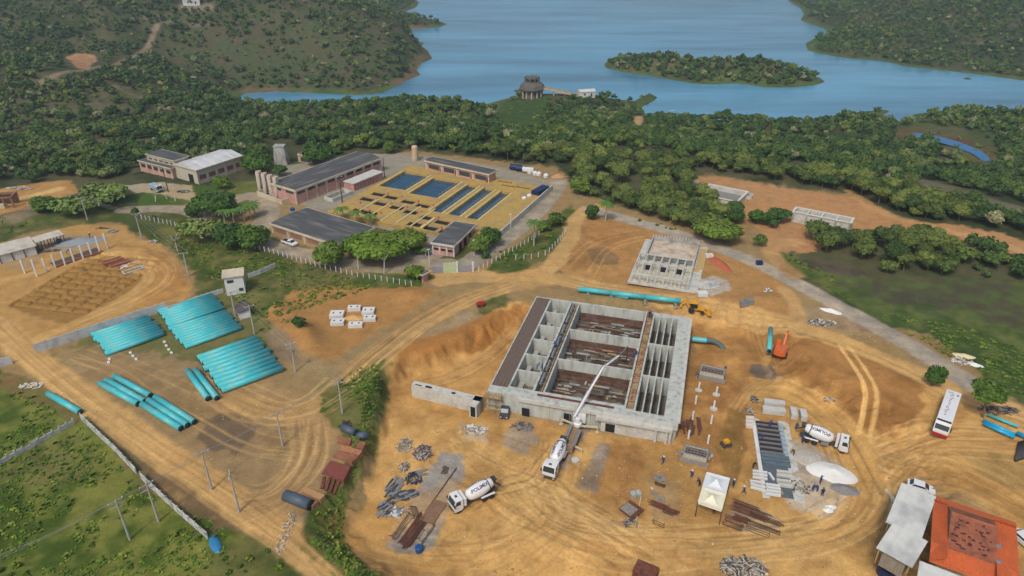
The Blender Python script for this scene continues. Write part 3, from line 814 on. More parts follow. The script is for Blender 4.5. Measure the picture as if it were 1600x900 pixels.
def crown(seed, R=1.0, Hh=0.8, lobes=6, sub=1, nc=120, cs=0.16, gap=0.0, flat=0.75, core=0.86, spread=0.55):
    """unit crown: radius about R, centred at height 0"""
    rng = np.random.default_rng(seed); T = TM()
    cs_, rs = [], []
    for k in range(lobes):
        if lobes == 1: c = np.zeros(3); r = R
        else:
            a = rng.uniform(0, 2 * math.pi); d = R * spread * math.sqrt(rng.uniform(0.05, 1))
            c = np.array([math.cos(a) * d, math.sin(a) * d, Hh * 0.5 * rng.uniform(-0.6, 0.8) * (1 - 0.5 * d / R)])
            r = R * rng.uniform(0.36, 0.58)
        cs_.append(c); rs.append(r)
        v, f = ICO2 if sub == 2 else ICO1
        dsp = 1 + (rng.random(len(v)) - 0.5) * 0.42
        vv = v * dsp[:, None] * r * core; vv[:, 2] *= flat
        tone = np.full((len(v), 3), rng.uniform(0.72, 1.0)) * rng.uniform(0.8, 1.1, (len(v), 1))
        if gap < 0.5: T.add(vv + c, f, tone)
    per = max(4, nc // lobes)
    for c, r in zip(cs_, rs):
        d = rng.normal(0, 1, (per, 3)); d[:, 2] = np.abs(d[:, 2]) * 0.9 - 0.25; d /= np.linalg.norm(d, axis=1)[:, None]
        p = d * r * rng.uniform(0.82, 1.14, (per, 1)); p[:, 2] *= flat
        v, f = cards(c + p, d, cs, rng)
        tone = np.repeat(rng.uniform(0.78, 1.22, (per, 1)), 4, 0) * np.ones((1, 3)) * rng.uniform(0.82, 1.15)
        T.add(v, f, tone)
    return T.arrays()

def leafmat(name, a, b, attr_abs=False):
    m = bpy.data.materials.new(name); m.use_nodes = True; nt = m.node_tree; bs = nt.nodes["Principled BSDF"]
    bs.inputs["Roughness"].default_value = 0.75; bs.inputs["Specular IOR Level"].default_value = 0.2
    va = nt.nodes.new("ShaderNodeAttribute"); va.attribute_name = "Tint"
    if attr_abs: nt.links.new(va.outputs["Color"], bs.inputs["Base Color"])
    else:
        oi = nt.nodes.new("ShaderNodeObjectInfo")
        mx0 = nt.nodes.new("ShaderNodeMix"); mx0.data_type = 'RGBA'; mx0.inputs[6].default_value = (*a, 1); mx0.inputs[7].default_value = (*b, 1)
        nt.links.new(oi.outputs["Random"], mx0.inputs[0])
        mx = nt.nodes.new("ShaderNodeMix"); mx.data_type = 'RGBA'; mx.blend_type = 'MULTIPLY'; mx.inputs[0].default_value = 1
        nt.links.new(mx0.outputs[2], mx.inputs[6]); nt.links.new(va.outputs["Color"], mx.inputs[7]); nt.links.new(mx.outputs[2], bs.inputs["Base Color"])
    return m

LG = 1.85
def lg(r, g, b, k=LG):
    c = lin(r, g, b); return (c[0] * k * 1.0, c[1] * k * 1.09, c[2] * k * 0.8)
LM_dark = leafmat("leaf_dark", lg(44, 66, 30), lg(58, 80, 34))
LM_mid = leafmat("leaf_mid", lg(60, 80, 34), lg(82, 96, 40))
LM_bright = leafmat("leaf_bright", lg(66, 90, 30), lg(80, 98, 34))
LM_pale = leafmat("leaf_pale", lg(92, 108, 62), lg(104, 112, 66))
LM_forest = leafmat("leaf_forest", lg(42, 60, 32), lg(96, 102, 56))
LM_abs = leafmat("leaf_stuff", (1, 1, 1), (1, 1, 1), True)
BARK = mat("bark", lin(120, 108, 92), 0.9, 0.2, 3)
PALE_BARK = mat("pale_bark", lin(190, 184, 172), 0.9, 0.2, 3)

def trunk_mb(h, r, seed, limbs=4, spread=1.0, sub=2):
    rr = random.Random(seed); m = MB()
    lean = (rr.uniform(-.08, .08) * h, rr.uniform(-.08, .08) * h)
    top = (lean[0], lean[1], h * 0.55)
    m.tube((0, 0, -0.5), top, r, r * 0.6, n=7)
    for k in range(limbs):
        a = 2 * math.pi * k / limbs + rr.uniform(-.4, .4); e = spread * rr.uniform(.5, .9)
        q = (top[0] + math.cos(a) * e, top[1] + math.sin(a) * e, h * rr.uniform(.75, .98))
        m.tube(top, q, r * .5, r * .2, n=5)
        for _ in range(sub):
            w = (q[0] + rr.uniform(-.5, .5) * e, q[1] + rr.uniform(-.5, .5) * e, q[2] + rr.uniform(0.1, .6))
            m.tube(q, w, r * .2, r * .07, n=4)
    return m

CROWNS = {
    "round": mesh_np("crown", *crown(1, lobes=9, sub=2, nc=1500, cs=0.10, flat=0.85, spread=0.5)),
    "wide": mesh_np("crown", *crown(2, lobes=14, sub=2, nc=2200, cs=0.085, flat=0.7, spread=0.72, Hh=0.6)),
    "tall": mesh_np("crown", *crown(3, lobes=9, sub=2, nc=1300, cs=0.11, flat=1.0, spread=0.42, Hh=1.6)),
    "loose": mesh_np("crown", *crown(4, lobes=12, sub=1, nc=1100, cs=0.085, gap=1.0, flat=0.6, spread=0.75, Hh=0.7)),
    "bush": mesh_np("crown", *crown(5, lobes=7, sub=1, nc=600, cs=0.13, flat=0.8, spread=0.5)),
}
F_CROWNS = [mesh_np("crown", *crown(20 + k, lobes=11 + k % 4, sub=1, nc=1100, cs=0.085, flat=0.8, spread=0.62, Hh=0.8 + 0.2 * (k % 2))) for k in range(6)]

def crown_obj(me, m, parent, rx, rz_, z, rot=0.0):
    o = bpy.data.objects.new("crown", me if (me.materials and me.materials[0] == m) or not me.materials else me.copy())
    if not o.data.materials: o.data.materials.append(m)
    elif o.data.materials[0] != m: o.data.materials[0] = m
    SC.collection.objects.link(o); o.parent = parent
    o.scale = (rx, rx, rz_); o.location = (0, 0, z); o.rotation_euler = (0, 0, rot)
    return o

CROWN_BY = {}
def tree(px, py, r, h, kind, lm, label, name="broadleaf_tree", cat="tree", group=None, bark=BARK, tr=0.25, ry=None):
    p = on(px, py)
    t = thing(name, label, cat, p, random.uniform(0, 6.28), group)
    trunk_mb(h, tr, hash((px, py)) & 999, 5, r * 0.6).build("trunk", bark, t)
    if kind is not None:
        key = (kind, lm.name)
        if key not in CROWN_BY:
            me = CROWNS[kind].copy(); me.materials.clear(); me.materials.append(lm); CROWN_BY[key] = me
        rzz = ry if ry else min(h * 0.56, r * 1.3)
        crown_obj(CROWN_BY[key], lm, t, r, rzz * (0.8 if kind == 'tall' else 1.15), h - rzz * 0.85, random.uniform(0, 6))
    return t

TREES = [
 (408,272,6.0,8.5,"round",LM_dark,"tall dark dense tree beside the silos behind the long hall"),
 (437,276,3.2,4.5,"bush",LM_mid,"low bushy tree in front of the white water tower"),
 (502,256,6.0,8,"round",LM_dark,"big dark tree behind the long hall beside the small pink hut"),
 (608,240,2.8,5,"round",LM_mid,"small tree behind the far end of the long hall"),
 (340,336,6.6,8,"wide",LM_dark,"largest dark rounded tree between the workshops and the silos"),
 (308,340,3.4,5,"tall",LM_dark,"dark spiky tree at the left of the large dark tree by the drive"),
 (350,294,3.6,5,"bush",LM_bright,"bright green tree on the lawn beside the white workshop"),
 (322,372,5.8,7,"loose",LM_pale,"pale sparse tree leaning over the curve of the drive"),
 (296,366,3.6,5,"bush",LM_bright,"yellow green shrub tree beside the pale sparse tree"),
 (368,384,5.0,7,"round",LM_dark,"dark tree along the white post fence facing the pipe field"),
 (404,388,4.8,7,"round",LM_mid,"mid green tree by the fence nearest the white pickup"),
 (513,418,4.4,7.2,"round",LM_mid,"round clipped tree standing alone on the lawn by the fence"),
 (590,404,7.8,7.5,"wide",LM_bright,"broad bright green tree shading the parked car"),
 (634,392,5.2,7,"wide",LM_mid,"second broad tree joined to the bright green shade tree"),
 (566,398,5.0,6.2,"wide",LM_bright,"lower bright tree between the flat office and the shade tree"),
 (646,436,3.4,4.4,"bush",LM_bright,"round bright shrub behind the guard hut"),
 (770,384,3.2,5.6,"round",LM_dark,"dark tree at the far corner of the gate office"),
 (748,396,3.3,5.2,"round",LM_mid,"mid green tree touching the side of the gate office"),
 (868,352,3.4,5,"bush",LM_mid,"bushy tree at the end of the entrance lane"),
 (852,362,2.6,3.6,"bush",LM_mid,"low shrub tree beside the tall palm in the lane strip"),
 (925,342,2.7,5.2,"tall",LM_dark,"narrow dark tree at the fork of the gravel road"),
 (905,302,3.8,6,"round",LM_mid,"tree at the forest edge by the end of the lane"),
 (160,322,7.6,7.5,"loose",LM_pale,"wide pale feathery tree on the left of the workshop yard"),
 (172,318,5.0,6.5,"loose",LM_pale,"pale tree merging with the wide feathery one"),
 (122,334,6.6,7,"loose",LM_pale,"pale tree over the end of the dark pipes"),
 (75,330,4.0,5,"round",LM_mid,"small round tree above the heap of dark pipes"),
 (212,342,1.5,4.0,"bush",LM_dark,"little clipped ball tree on a thin stem beside the drive"),
 (240,344,1.0,1.8,"bush",LM_dark,"clipped ball bush along the drive"),
 (1456,603,2.1,4.4,"round",LM_dark,"small dark tree between the bus and the road"),
 (1536,652,3.3,7.6,"round",LM_mid,"leafy tree leaning over the end of the gravel road"),
 (1118,376,6.0,7,"wide",LM_mid,"bright rounded tree at the forest corner above the gravel road"),
 (1098,364,4.6,6,"wide",LM_mid,"tree on the left of the forest corner above the gravel road"),
 (1142,346,3.6,4.6,"wide",LM_dark,"dark tree in front of the open water basin"),
 (1182,350,3.2,4.6,"tall",LM_dark,"left tree of the clump between the two concrete basins"),
 (1200,354,3.4,4.8,"tall",LM_dark,"middle tree of the clump between the two concrete basins"),
 (1218,348,3.2,4.8,"wide",LM_dark,"right tree of the clump between the two concrete basins"),
 (1184,384,2.2,3.8,"loose",LM_mid,"small windblown tree on bare soil below the basins"),
 (1146,334,3.0,4,"wide",LM_dark,"smaller tree below the round well ring"),
 (760,404,1.6,2.2,"bush",LM_dark,"clipped bush by the lamp post at the gate office"),
 (655,398,1.7,2.6,"bush",LM_mid,"low bush at the yellow flower bed of the gate office"),
 (470,508,2.0,2.0,"bush",LM_dark,"dark shrub at the edge of the orange spoil heap"),
]
for t_ in TREES:
    tree(*t_, ry=2.3 if t_[0] == 1536 else None)
tree(600,428,3.6,6.5,None,LM_pale,"bare grey leafless tree in front of the parked car", bark=PALE_BARK, name="bare_tree", tr=0.2)
tree(278,392,3.4,5.5,None,LM_pale,"bare branching tree between the fence posts and the drive", bark=PALE_BARK, name="bare_tree", tr=0.2)

# palms
def frond(m, a, L, droop, z, w=0.35, n=5):
    pts = []
    for i in range(n + 1):
        t = i / n; r = L * t; zz = z + L * (0.45 * t - droop * t * t)
        pts.append((math.cos(a) * r, math.sin(a) * r, zz))
    for i in range(n):
        ww0, ww1 = w * (1 - 0.8 * abs(i / n - 0.35)), w * (1 - 0.8 * abs((i + 1) / n - 0.35))
        nx, ny = -math.sin(a), math.cos(a)
        p, q = pts[i], pts[i + 1]
        for s in (-1, 1):
            m.quad(p, (p[0] + nx * s * ww0, p[1] + ny * s * ww0, p[2] - ww0 * .6), (q[0] + nx * s * ww1, q[1] + ny * s * ww1, q[2] - ww1 * .6), q)
PALMLEAF = mat("palm_leaf", lg(62, 84, 34), 0.6, 0.2, 2)
def palm(px, py, h, L, label, group=None, nf=16):
    p = on(px, py); t = thing("palm_tree", label, "palm", p, 0, group)
    MB().tube((0, 0, -.3), (0.1, 0, h), .2, .13, n=7).build("trunk", PALE_BARK, t)
    m = MB(); rr = random.Random(px)
    for k in range(nf): frond(m, 2 * math.pi * k / nf + rr.uniform(-.2, .2), L * rr.uniform(.8, 1.1), rr.uniform(.5, 1.0), h)
    m.build("crown", PALMLEAF, t)
palm(834, 384, 7.6, 2.6, "tall fan palm with a grey trunk beside the entrance lane", nf=26)
palm(946, 345, 6.0, 2.6, "lone palm at the fork of the gravel road", nf=26)
palm(536, 346, 4.4, 2.6, "leftmost of three palms in front of the yellow filters")
palm(558, 352, 4.4, 2.6, "middle palm in front of the yellow filters")
palm(580, 352, 3.4, 2.4, "right palm in front of the yellow filters")
for i, (x, y) in enumerate(((352,350),(366,350),(382,346),(392,342),(399,338))):
    palm(x, y, 4.5, 2.6, ORD[i] + " palm from the left in the row between the drive and the silos", "row of palms by the drive")
palm(665, 400, 2.2, 1.4, "small young palm in front of the gate office", nf=12)

# --- forest: positions
NEAR_EDGE = onmany([(-260,400),(-160,335),(0,284),(60,288),(105,280),(150,284),(205,270),(222,256),(280,254),(385,250),(400,262),(425,262),(432,240),(456,240),(475,250),(495,256),(530,244),(560,236),(640,234),(700,238),(780,251),(868,262),
             (900,296),(925,318),(985,332),(1020,342),(1060,356),(1100,366),(1125,360),(1135,338),(1100,300),(1068,276),(1105,270),(1180,280),(1330,303),(1420,342),(1500,350),(1720,398),(2000,470)])
FAR = NEAR_EDGE + [(2500, 300), (2500, 1900), (-2500, 1900), (-2500, 200)]
STRIP = onmany([(1248,378),(1262,369),(1330,374),(1362,374),(1395,362),(1440,352),(1460,362),(1500,378),(1560,396),(1660,420),(1660,450),(1480,438),(1380,432),(1330,412),(1290,398),(1250,388)])
NOGO = [onmany(p) for p in (
    [(785,160),(860,148),(850,185),(830,205),(790,205),(772,180)], [(1400,200),(1440,192),(1500,200),(1556,228),(1560,262),(1530,262),(1440,222),(1392,225)],
    [(104,85),(150,84),(156,98),(140,114),(104,110)], [(818,128),(850,128),(930,146),(930,158),(820,160)], [(990,180),(1006,180),(1006,205),(990,205)], [(1000,158),(1060,158),(1052,180),(1012,184)],
    [(1420,275),(1480,288),(1640,332),(1640,350),(1540,325),(1450,303)], [(425,222),(456,222),(460,252),(425,252)], [(460,228),(500,228),(500,256),(460,256)])]
SPARSE = [onmany(p) for p in (
    [(330,128),(360,120),(420,145),(600,140),(650,112),(672,94),(640,58),(560,30),(430,8),(280,30),(250,60),(262,90)],
    [(60,118),(120,116),(280,135),(320,160),(240,190),(140,205),(60,215),(-80,190),(-80,140)])]
PATHS = [onmany(p) for p in ([(60,132),(100,112),(135,111),(160,104),(200,90),(230,75),(240,55),(245,40)], [(180,135),(215,152),(260,158)], [(280,12),(330,12)])]

def scatter(cell, ylo, yhi, seed):
    rng = np.random.default_rng(seed)
    xs = np.arange(-900, 900, cell); ys = np.arange(ylo, yhi, cell)
    X, Y = np.meshgrid(xs, ys); X = X.ravel() + rng.uniform(-.5, .5, X.size) * cell * .95; Y = Y.ravel() + rng.uniform(-.5, .5, Y.size) * cell * .95
    k = np.abs(X) < (Y + 40) * 0.80; X, Y = X[k], Y[k]
    k = sdist(X, Y, FAR, 3000) > 0; X, Y = X[k], Y[k]
    dl = sdist(X, Y, LAKE, 60); di = np.maximum(sdist(X, Y, ISLAND, 30), -99)
    shore = 3.5 + 6 * (vnoise(X, Y, 25, 5))
    k = (dl < -shore) | (di > 3.5); X, Y = X[k], Y[k]
    k = np.ones(len(X), bool)
    for p in NOGO: k &= sdist(X, Y, p, 20) < 0
    for p in PATHS: k &= seg_dist(X, Y, p, False) > 4
    u = rng.random(len(X)); dn = fbm(X, Y, 30, 3, 77)
    k &= (fbm(X, Y, 13, 3, 78) > 0.40) | (u < .3)
    for p in SPARSE:
        ins = sdist(X, Y, p, 60) > -3 + 8 * (dn - .5)
        k &= ~ins | (u < np.clip((dn - 0.30) * 3.2, 0.22, 0.92))
    return X[k], Y[k]

fx1, fy1 = scatter(3.7, 170, 420, 1)
fx2, fy2 = scatter(4.5, 420, 1250, 2)
rng = np.random.default_rng(5)
sx_, sy_ = [p[0] for p in STRIP], [p[1] for p in STRIP]
X, Y = np.meshgrid(np.arange(min(sx_), max(sx_), 4.6), np.arange(min(sy_), max(sy_), 4.6)); X = X.ravel() + rng.uniform(-2, 2, X.size); Y = Y.ravel() + rng.uniform(-2, 2, Y.size)
k = (sdist(X, Y, STRIP, 50) > 1); X, Y = X[k], Y[k]
FX = np.concatenate([fx1, X, fx2]); FY = np.concatenate([fy1, Y, fy2])
FZ = height(FX, FY, False)
# hide trees that no pixel can see?  keep all in the wide wedge; order by distance
order = np.argsort(np.hypot(FX, FY)); FX, FY, FZ = FX[order], FY[order], FZ[order]
inview = np.abs(FX) < FY * 0.70
near_idx = np.nonzero(inview)[0][:300]
is_near = np.zeros(len(FX), bool); is_near[near_idx] = True
rt = random.Random(9)
proto = []
for v in range(6):
    t = thing("forest_tree", "leafy green tree standing in the forest behind the works", "tree", (0, 0, 0), 0, "trees of the forest edge")
    trunk_mb(5.5, .2, 50 + v, 4, 1.8, 1).build("trunk", BARK, t)
    F_CROWNS[v].materials.clear(); F_CROWNS[v].materials.append(LM_forest)
    o = bpy.data.objects.new("crown", F_CROWNS[v]); SC.collection.objects.link(o); o.parent = t; o.location = (0, 0, 3.6); o.scale = (3.3, 3.3, 3.3)
    proto.append(t)
used = [False] * 6
MARKS = [(*at(x, y)[:2], s) for (x, y, s) in ((880, 268, "around the end of the entrance lane"), (905, 300, "beside the start of the gravel road"), (960, 318, "in the belt just above the gravel road"), (1020, 330, "left of the forest corner above the frame building"),
  (1085, 345, "at the forest corner below the open basin"), (1060, 280, "left of the open basin"), (1120, 262, "in the belt behind the open basin"), (1220, 280, "behind the bare strip between the basins"), (1320, 292, "behind the divided basin"), (1420, 325, "behind the right part of the bare strip"), (1520, 345, "at the right end above the bare strip"),
  (1270, 385, "just below the divided basin"), (1340, 400, "in the left half of the lower tree strip"), (1420, 400, "in the middle of the lower tree strip"), (1500, 415, "in the right half of the lower tree strip"), (1590, 425, "at the right end of the lower tree strip"), (960, 290, "deeper in the wood behind the gravel road"), (1000, 270, "in the wood above the forked palm"))]
for i in near_idx:
    v = rt.randrange(6); loc = (FX[i], FY[i], FZ[i]); rz = rt.uniform(0, 6.28); s = rt.uniform(0.5, 1.08)
    if not used[v]: o = proto[v]; o.location = loc; o.rotation_euler = (0, 0, rz); used[v] = True
    else: o = dup(proto[v], loc, rz)
    lm_ = min(MARKS, key=lambda q: (q[0] - FX[i]) ** 2 + (q[1] - FY[i]) ** 2)
    o["label"] = "forest tree " + lm_[2]; o["group"] = "forest trees " + lm_[2]
    o.scale = (s, s, s * rt.uniform(.85, 1.15))
# the rest as one mass
lib_mid = [crown(100 + k, lobes=6, sub=1, nc=260, cs=0.14, flat=0.8, spread=0.58) for k in range(6)]
lib_far = [crown(200 + k, lobes=3, sub=1, nc=48, cs=0.26, flat=0.8, spread=0.5) for k in range(6)]
PAL = np.array([lg(46,64,36), lg(56,74,40), lg(64,80,44), lg(76,88,46), lg(90,98,50), lg(88,96,66), lg(116,112,94), lg(52,70,42)])
PW = np.array([.2, .2, .19, .15, .07, .09, .03, .07])
def mass(name, idx, lib, rmin, rmax, label, seed):
    rng = np.random.default_rng(seed); T = TM()
    for i in idx:
        V, F, Cc = lib[rng.integers(len(lib))]
        r = rng.uniform(rmin, rmax) * (0.75 + 0.5 * _fs[i]); a = rng.uniform(0, 6.28); c, s = math.cos(a), math.sin(a)
        x = V[:, 0] * c - V[:, 1] * s; y = V[:, 0] * s + V[:, 1] * c
        h = r * rng.uniform(0.6, 1.1)
        P = np.stack([x * r + FX[i], y * r + FY[i], V[:, 2] * r * 1.1 + FZ[i] + h], 1)
        pw = PW.copy(); pw[3:6] *= 0.3 + 3.0 * max(0, _ft[i] - 0.35); pw /= pw.sum()
        T.add(P, F, Cc * PAL[rng.choice(len(PAL), p=pw)])
    if not T.V: return
    o = bpy.data.objects.new(name, mesh_np(name, *T.arrays())); o.data.materials.append(LM_abs); SC.collection.objects.link(o)
    tag(o, label, "forest", None, "stuff")
_fs = fbm(FX, FY, 40, 3, 12); _ft = fbm(FX, FY, 55, 3, 13)
rest = np.nonzero(~is_near)[0]
D = np.hypot(FX, FY)
isl = sdist(FX, FY, ISLAND, 30) > 0
mass("forest", [i for i in rest if D[i] < 420 and not isl[i]], lib_mid, 1.2, 3.2, "dark green woodland between the treatment plant and the lake", 31)
mass("hill_woods", [i for i in rest if D[i] >= 420 and not isl[i]], lib_far, 0.9, 3.1, "scattered trees and scrub on the hills around the lake", 32)
mass("island_woods", [i for i in rest if isl[i]], lib_far, 2.0, 3.4, "low trees covering the long island in the lake", 33)

# shrubs and tufts
def shrubs(name, polys, cell, rmin, rmax, pal, label, seed, keep=0.6, nz=0.5, cat="shrubs", lib=None, hi=0.5):
    rng = np.random.default_rng(seed); T = TM(); pal = np.array(pal); lib = lib or lib_far
    for poly in polys:
        P = onmany(poly); xs = [p[0] for p in P]; ys = [p[1] for p in P]
        X, Y = np.meshgrid(np.arange(min(xs), max(xs), cell), np.arange(min(ys), max(ys), cell))
        X = X.ravel() + rng.uniform(-.5, .5, X.size) * cell; Y = Y.ravel() + rng.uniform(-.5, .5, Y.size) * cell
        k = (sdist(X, Y, P, 30) > 0) & (rng.random(X.size) < keep) & (fbm(X, Y, 7, 3, seed) > nz); X, Y = X[k], Y[k]
        if not len(X): continue
        Z = height(X, Y)
        for x, y, z in zip(X, Y, Z):
            V, F, Cc = lib[rng.integers(len(lib))]; r = rng.uniform(rmin, rmax) * rng.uniform(.7, 1.2)
            T.add(V * np.array([r, r, r * .8]) + np.array([x, y, z + r * hi]), F, Cc * pal[rng.integers(len(pal))])
    if T.V:
        o = bpy.data.objects.new(name, mesh_np(name, *T.arrays())); o.data.materials.append(LM_abs); SC.collection.objects.link(o); tag(o, label, cat, None, "stuff")
GP = [lg(66,84,32), lg(84,100,38), lg(54,74,30), lg(100,106,50)]
shrubs("shrubs", [[(400,470),(440,468),(490,505),(480,530),(440,512),(410,500)], [(600,566),(606,620),(590,700),(545,790),(545,850),(500,840),(560,720),(596,680)],
   [(1218,392),(1262,404),(1320,440),(1300,446),(1225,412)], [(1262,478),(1300,480),(1280,492)], [(1500,560),(1560,598),(1610,640),(1560,600)], [(400,840),(470,880),(530,930),(420,930)],
   [(760,395),(860,350),(890,330),(870,390),(800,428)], [(640,425),(700,428),(655,448),(560,440)], [(0,860),(60,880),(60,930),(-40,930)], [(340,860),(400,850),(430,930),(330,930)],
   [(60,665),(125,660),(120,690),(0,720)], [(1020,340),(1100,372),(1060,366),(985,345)], [(1350,430),(1480,440),(1640,450),(1500,446)], [(0,350),(60,345),(60,362),(0,378)], [(800,215),(870,225),(870,205)]],
   1.5, 0.35, 0.9, GP, "low green bushes growing along the fields, banks and fences", 61, 0.6, 0.45, hi=0.35)
shrubs("marsh_shrubs", [[(785,160),(860,150),(850,185),(830,200),(790,200)], [(960,146),(1028,148),(1026,160),(990,170)], [(1380,200),(1480,205),(1560,240),(1640,240),(1640,300),(1440,260),(1300,240)], [(330,128),(420,145),(600,140),(650,112),(640,58),(430,8),(280,30),(262,90)], [(40,125),(300,140),(300,190),(0,240),(-60,190)]], 5.0, 0.8, 1.8, [lg(84,98,48), lg(100,106,60), lg(70,84,44)], "small bushes dotted over the open hillside and marsh", 62, 0.5, 0.45, hi=0.3)
tl = []
for k in range(6):
    r_ = np.random.default_rng(300 + k); c_ = r_.normal(0, .45, (7, 3)); c_[:, 2] = np.abs(c_[:, 2]) * .5; n_ = np.tile(np.array([[0, 0, 1.0]]), (7, 1))
    v_, f_ = cards(c_, n_, 0.42, r_); tl.append((v_, f_, np.repeat(r_.uniform(.8, 1.2, (7, 1)), 4, 0) * np.ones((1, 3))))
shrubs("grass", [[(-120,590),(60,610),(130,660),(240,770),(330,800),(400,850),(470,905),(500,1000),(-120,1000)], [(598,556),(606,600),(590,700),(545,790),(545,850),(600,900),(560,940),(478,850),(476,815),(505,770),(545,700),(500,655),(492,630),(540,580)],
   [(190,352),(330,372),(600,447),(430,500),(420,540),(360,470),(290,410),(250,380)], [(600,566),(606,600),(590,700),(548,790),(545,850),(600,900),(560,940),(486,850),(510,770),(545,705),(502,655),(510,610)], [(1216,394),(1262,420),(1350,480),(1460,500),(1560,525),(1660,570),(1660,660),(1540,592),(1400,517),(1290,452)]],
   0.8, 0.35, 0.75, [lg(64,84,28), lg(80,96,34), lg(58,76,28), lg(94,102,46), lg(70,90,30)], "rough green grass and weeds covering the fields", 63, 0.62, 0.44, "grass", tl, 0.05)
# ------------------------------------------------------------------ structure materials
CONC = mat("concrete", lin(176, 180, 174), 0.85, 0.12, 1.2, 0.2, dirt=lin(120, 116, 106), dirt_amt=0.6, dirt_scale=0.5)
CONC_W = mat("pale_concrete", lin(206, 206, 198), 0.85, 0.10, 1.5, 0.15, dirt=lin(160, 152, 136), dirt_amt=0.5, dirt_scale=0.6)
CONC_S = mat("stained_concrete", lin(196, 200, 192), 0.85, 0.08, 0.9, 0.2, dirt=lin(110, 106, 98), dirt_amt=0.5, dirt_scale=0.8, stretch=(1, 1, 0.25))
FLOOR_D = mat("muddy_floor", lin(120, 112, 100), 0.8, 0.3, 1.0, 0.3, dirt=lin(78, 62, 52), dirt_amt=0.8, dirt_scale=0.5)
RUST = mat("rusty_steel", lin(118, 72, 56), 0.85, 0.3, 2.0, 0.2, dirt=lin(78, 50, 42), dirt_amt=0.7, dirt_scale=1.2)
RUST_L = mat("light_rust", lin(158, 108, 78), 0.85, 0.25, 2.0, 0.2, dirt=lin(104, 66, 50), dirt_amt=0.6, dirt_scale=1.0)
REBAR = mat("rebar_brown", lin(92, 66, 56), 0.8, 0.3, 4)
WOOD = mat("formwork_wood", lin(176, 150, 112), 0.85, 0.2, 3, dirt=lin(120, 100, 76), dirt_amt=0.5)
STEEL = mat("galvanised_steel", lin(150, 152, 152), 0.5, 0.1, 2, metal=0.3)
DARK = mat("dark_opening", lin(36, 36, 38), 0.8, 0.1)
GRAVEL = mat("brown_gravel", lin(112, 96, 86), 0.95, 0.25, 4, 0.5)
GRAVEL_G = mat("grey_gravel", lin(140, 138, 134), 0.95, 0.2, 4, 0.5)
ROOF_D = mat("dark_fibre_roof", lin(84, 86, 88), 0.8, 0.14, 0.8, dirt=lin(136, 134, 128), dirt_amt=0.6, dirt_scale=0.3, stretch=(0.35, 2, 1))
ROOF_W = mat("white_metal_roof", lin(212, 214, 214), 0.5, 0.08, 0.6, dirt=lin(170, 172, 172), dirt_amt=0.6, dirt_scale=0.3)
ROOF_G = mat("grey_sheet_roof", lin(216, 218, 212), 0.6, 0.08, 0.8, dirt=lin(132, 138, 140), dirt_amt=0.5, dirt_scale=0.25)
CREAM = mat("cream_wall", lin(212, 202, 176), 0.9, 0.08, 1.0, dirt=lin(160, 150, 128), dirt_amt=0.5)
PINK = mat("pink_wall", lin(208, 160, 148), 0.9, 0.12, 1.0, dirt=lin(150, 118, 108), dirt_amt=0.5)
WHITE = mat("white_wall", lin(226, 228, 226), 0.8, 0.05, 1.0, dirt=lin(170, 168, 160), dirt_amt=0.4)
GLASS = mat("window_glass", lin(60, 72, 76), 0.15, 0.2, 2, spec=0.6)
YEL = mat("yellow_walkway", lin(188, 156, 84), 0.85, 0.14, 1.0, dirt=lin(150, 138, 108), dirt_amt=0.85, dirt_scale=0.3)
YEL_P = mat("pale_yellow_wall", lin(214, 196, 140), 0.85, 0.1, 1.0)
TEAL = mat("turquoise_paint", lin(74, 196, 204), 0.45, 0.05, 0.8, dirt=lin(150, 196, 184), dirt_amt=0.55, dirt_scale=0.6, spec=0.4)
GREYPIPE = mat("dark_grey_pipe", lin(84, 98, 112), 0.5, 0.08, 1.0)
DPIPE = mat("petrol_pipe", lin(44, 64, 74), 0.5, 0.1, 1.0)
BLUE = mat("blue_plastic", lin(34, 84, 140), 0.4, 0.1, 1)
BASIN = mat("basin_water", lin(46, 86, 114), 0.12, 0.35, 0.5, spec=0.5, stretch=(0.3, 3, 1))
ORANGE_T = mat("new_clay_tiles", lin(214, 108, 58), 0.85, 0.14, 3.0, dirt=lin(176, 96, 62), dirt_amt=0.5)
BROWN_T = mat("old_clay_tiles", lin(168, 104, 78), 0.9, 0.14, 2.0, dirt=lin(96, 66, 56), dirt_amt=0.6, dirt_scale=0.9)

# ------------------------------------------------------------------ 1 the big concrete tank
R = Rect((838, 463), (1078, 496), (1040, 655), 0.3)
W_, D_ = R.L, R.W + 0.8
tank = thing("settling_tank", "large unfinished grey concrete tank with open cells in the middle of the yard", "concrete tank", R.loc, R.rz)
# local x runs from the right wall (0) to the left (W_), y from the back wall (0) to the front (D_)
xg0, xc0, xc1, xb0, xb1, xw, xf0, xf1 = W_, 33.2, 28.2, 26.1, 10.0, 8.1, 2.4, 0.0
nf = 3
cells, basins, fins = [], [], []
ys_c = np.linspace(0.4, D_ - 2.6, 7)
for i in range(6): cells.append((xc1 + .25, ys_c[i] + .15, xc0 - .15, ys_c[i + 1] - .15))
ys_b = np.linspace(0.4, D_ - 2.6, 4)
for i in range(3): basins.append((xb1 + .2, ys_b[i] + .2, xb0 - .15, ys_b[i + 1] - .2))
ys_f = np.linspace(1.4, D_ - 1.6, 4); xs_f = np.linspace(xf0, xw, 5)
for i in range(3):
    for j in range(4): fins.append((xs_f[j] + .13, ys_f[i] + .15, xs_f[j + 1] - .13, ys_f[i + 1] - .15))
channel = [(xb0 + .15, 0.4, xc1 - .2, D_ - 2.6)]
walk = [(xw + .25, 0.5, xb1 - .2, D_ - 2.0)]
gravel_h = [(xc0 + .25, 0.25, xg0 - .25, D_ - 2.2)]
led = [(xf1 + .5, D_ - 1.5, xc1 - 2, D_ - .45)]
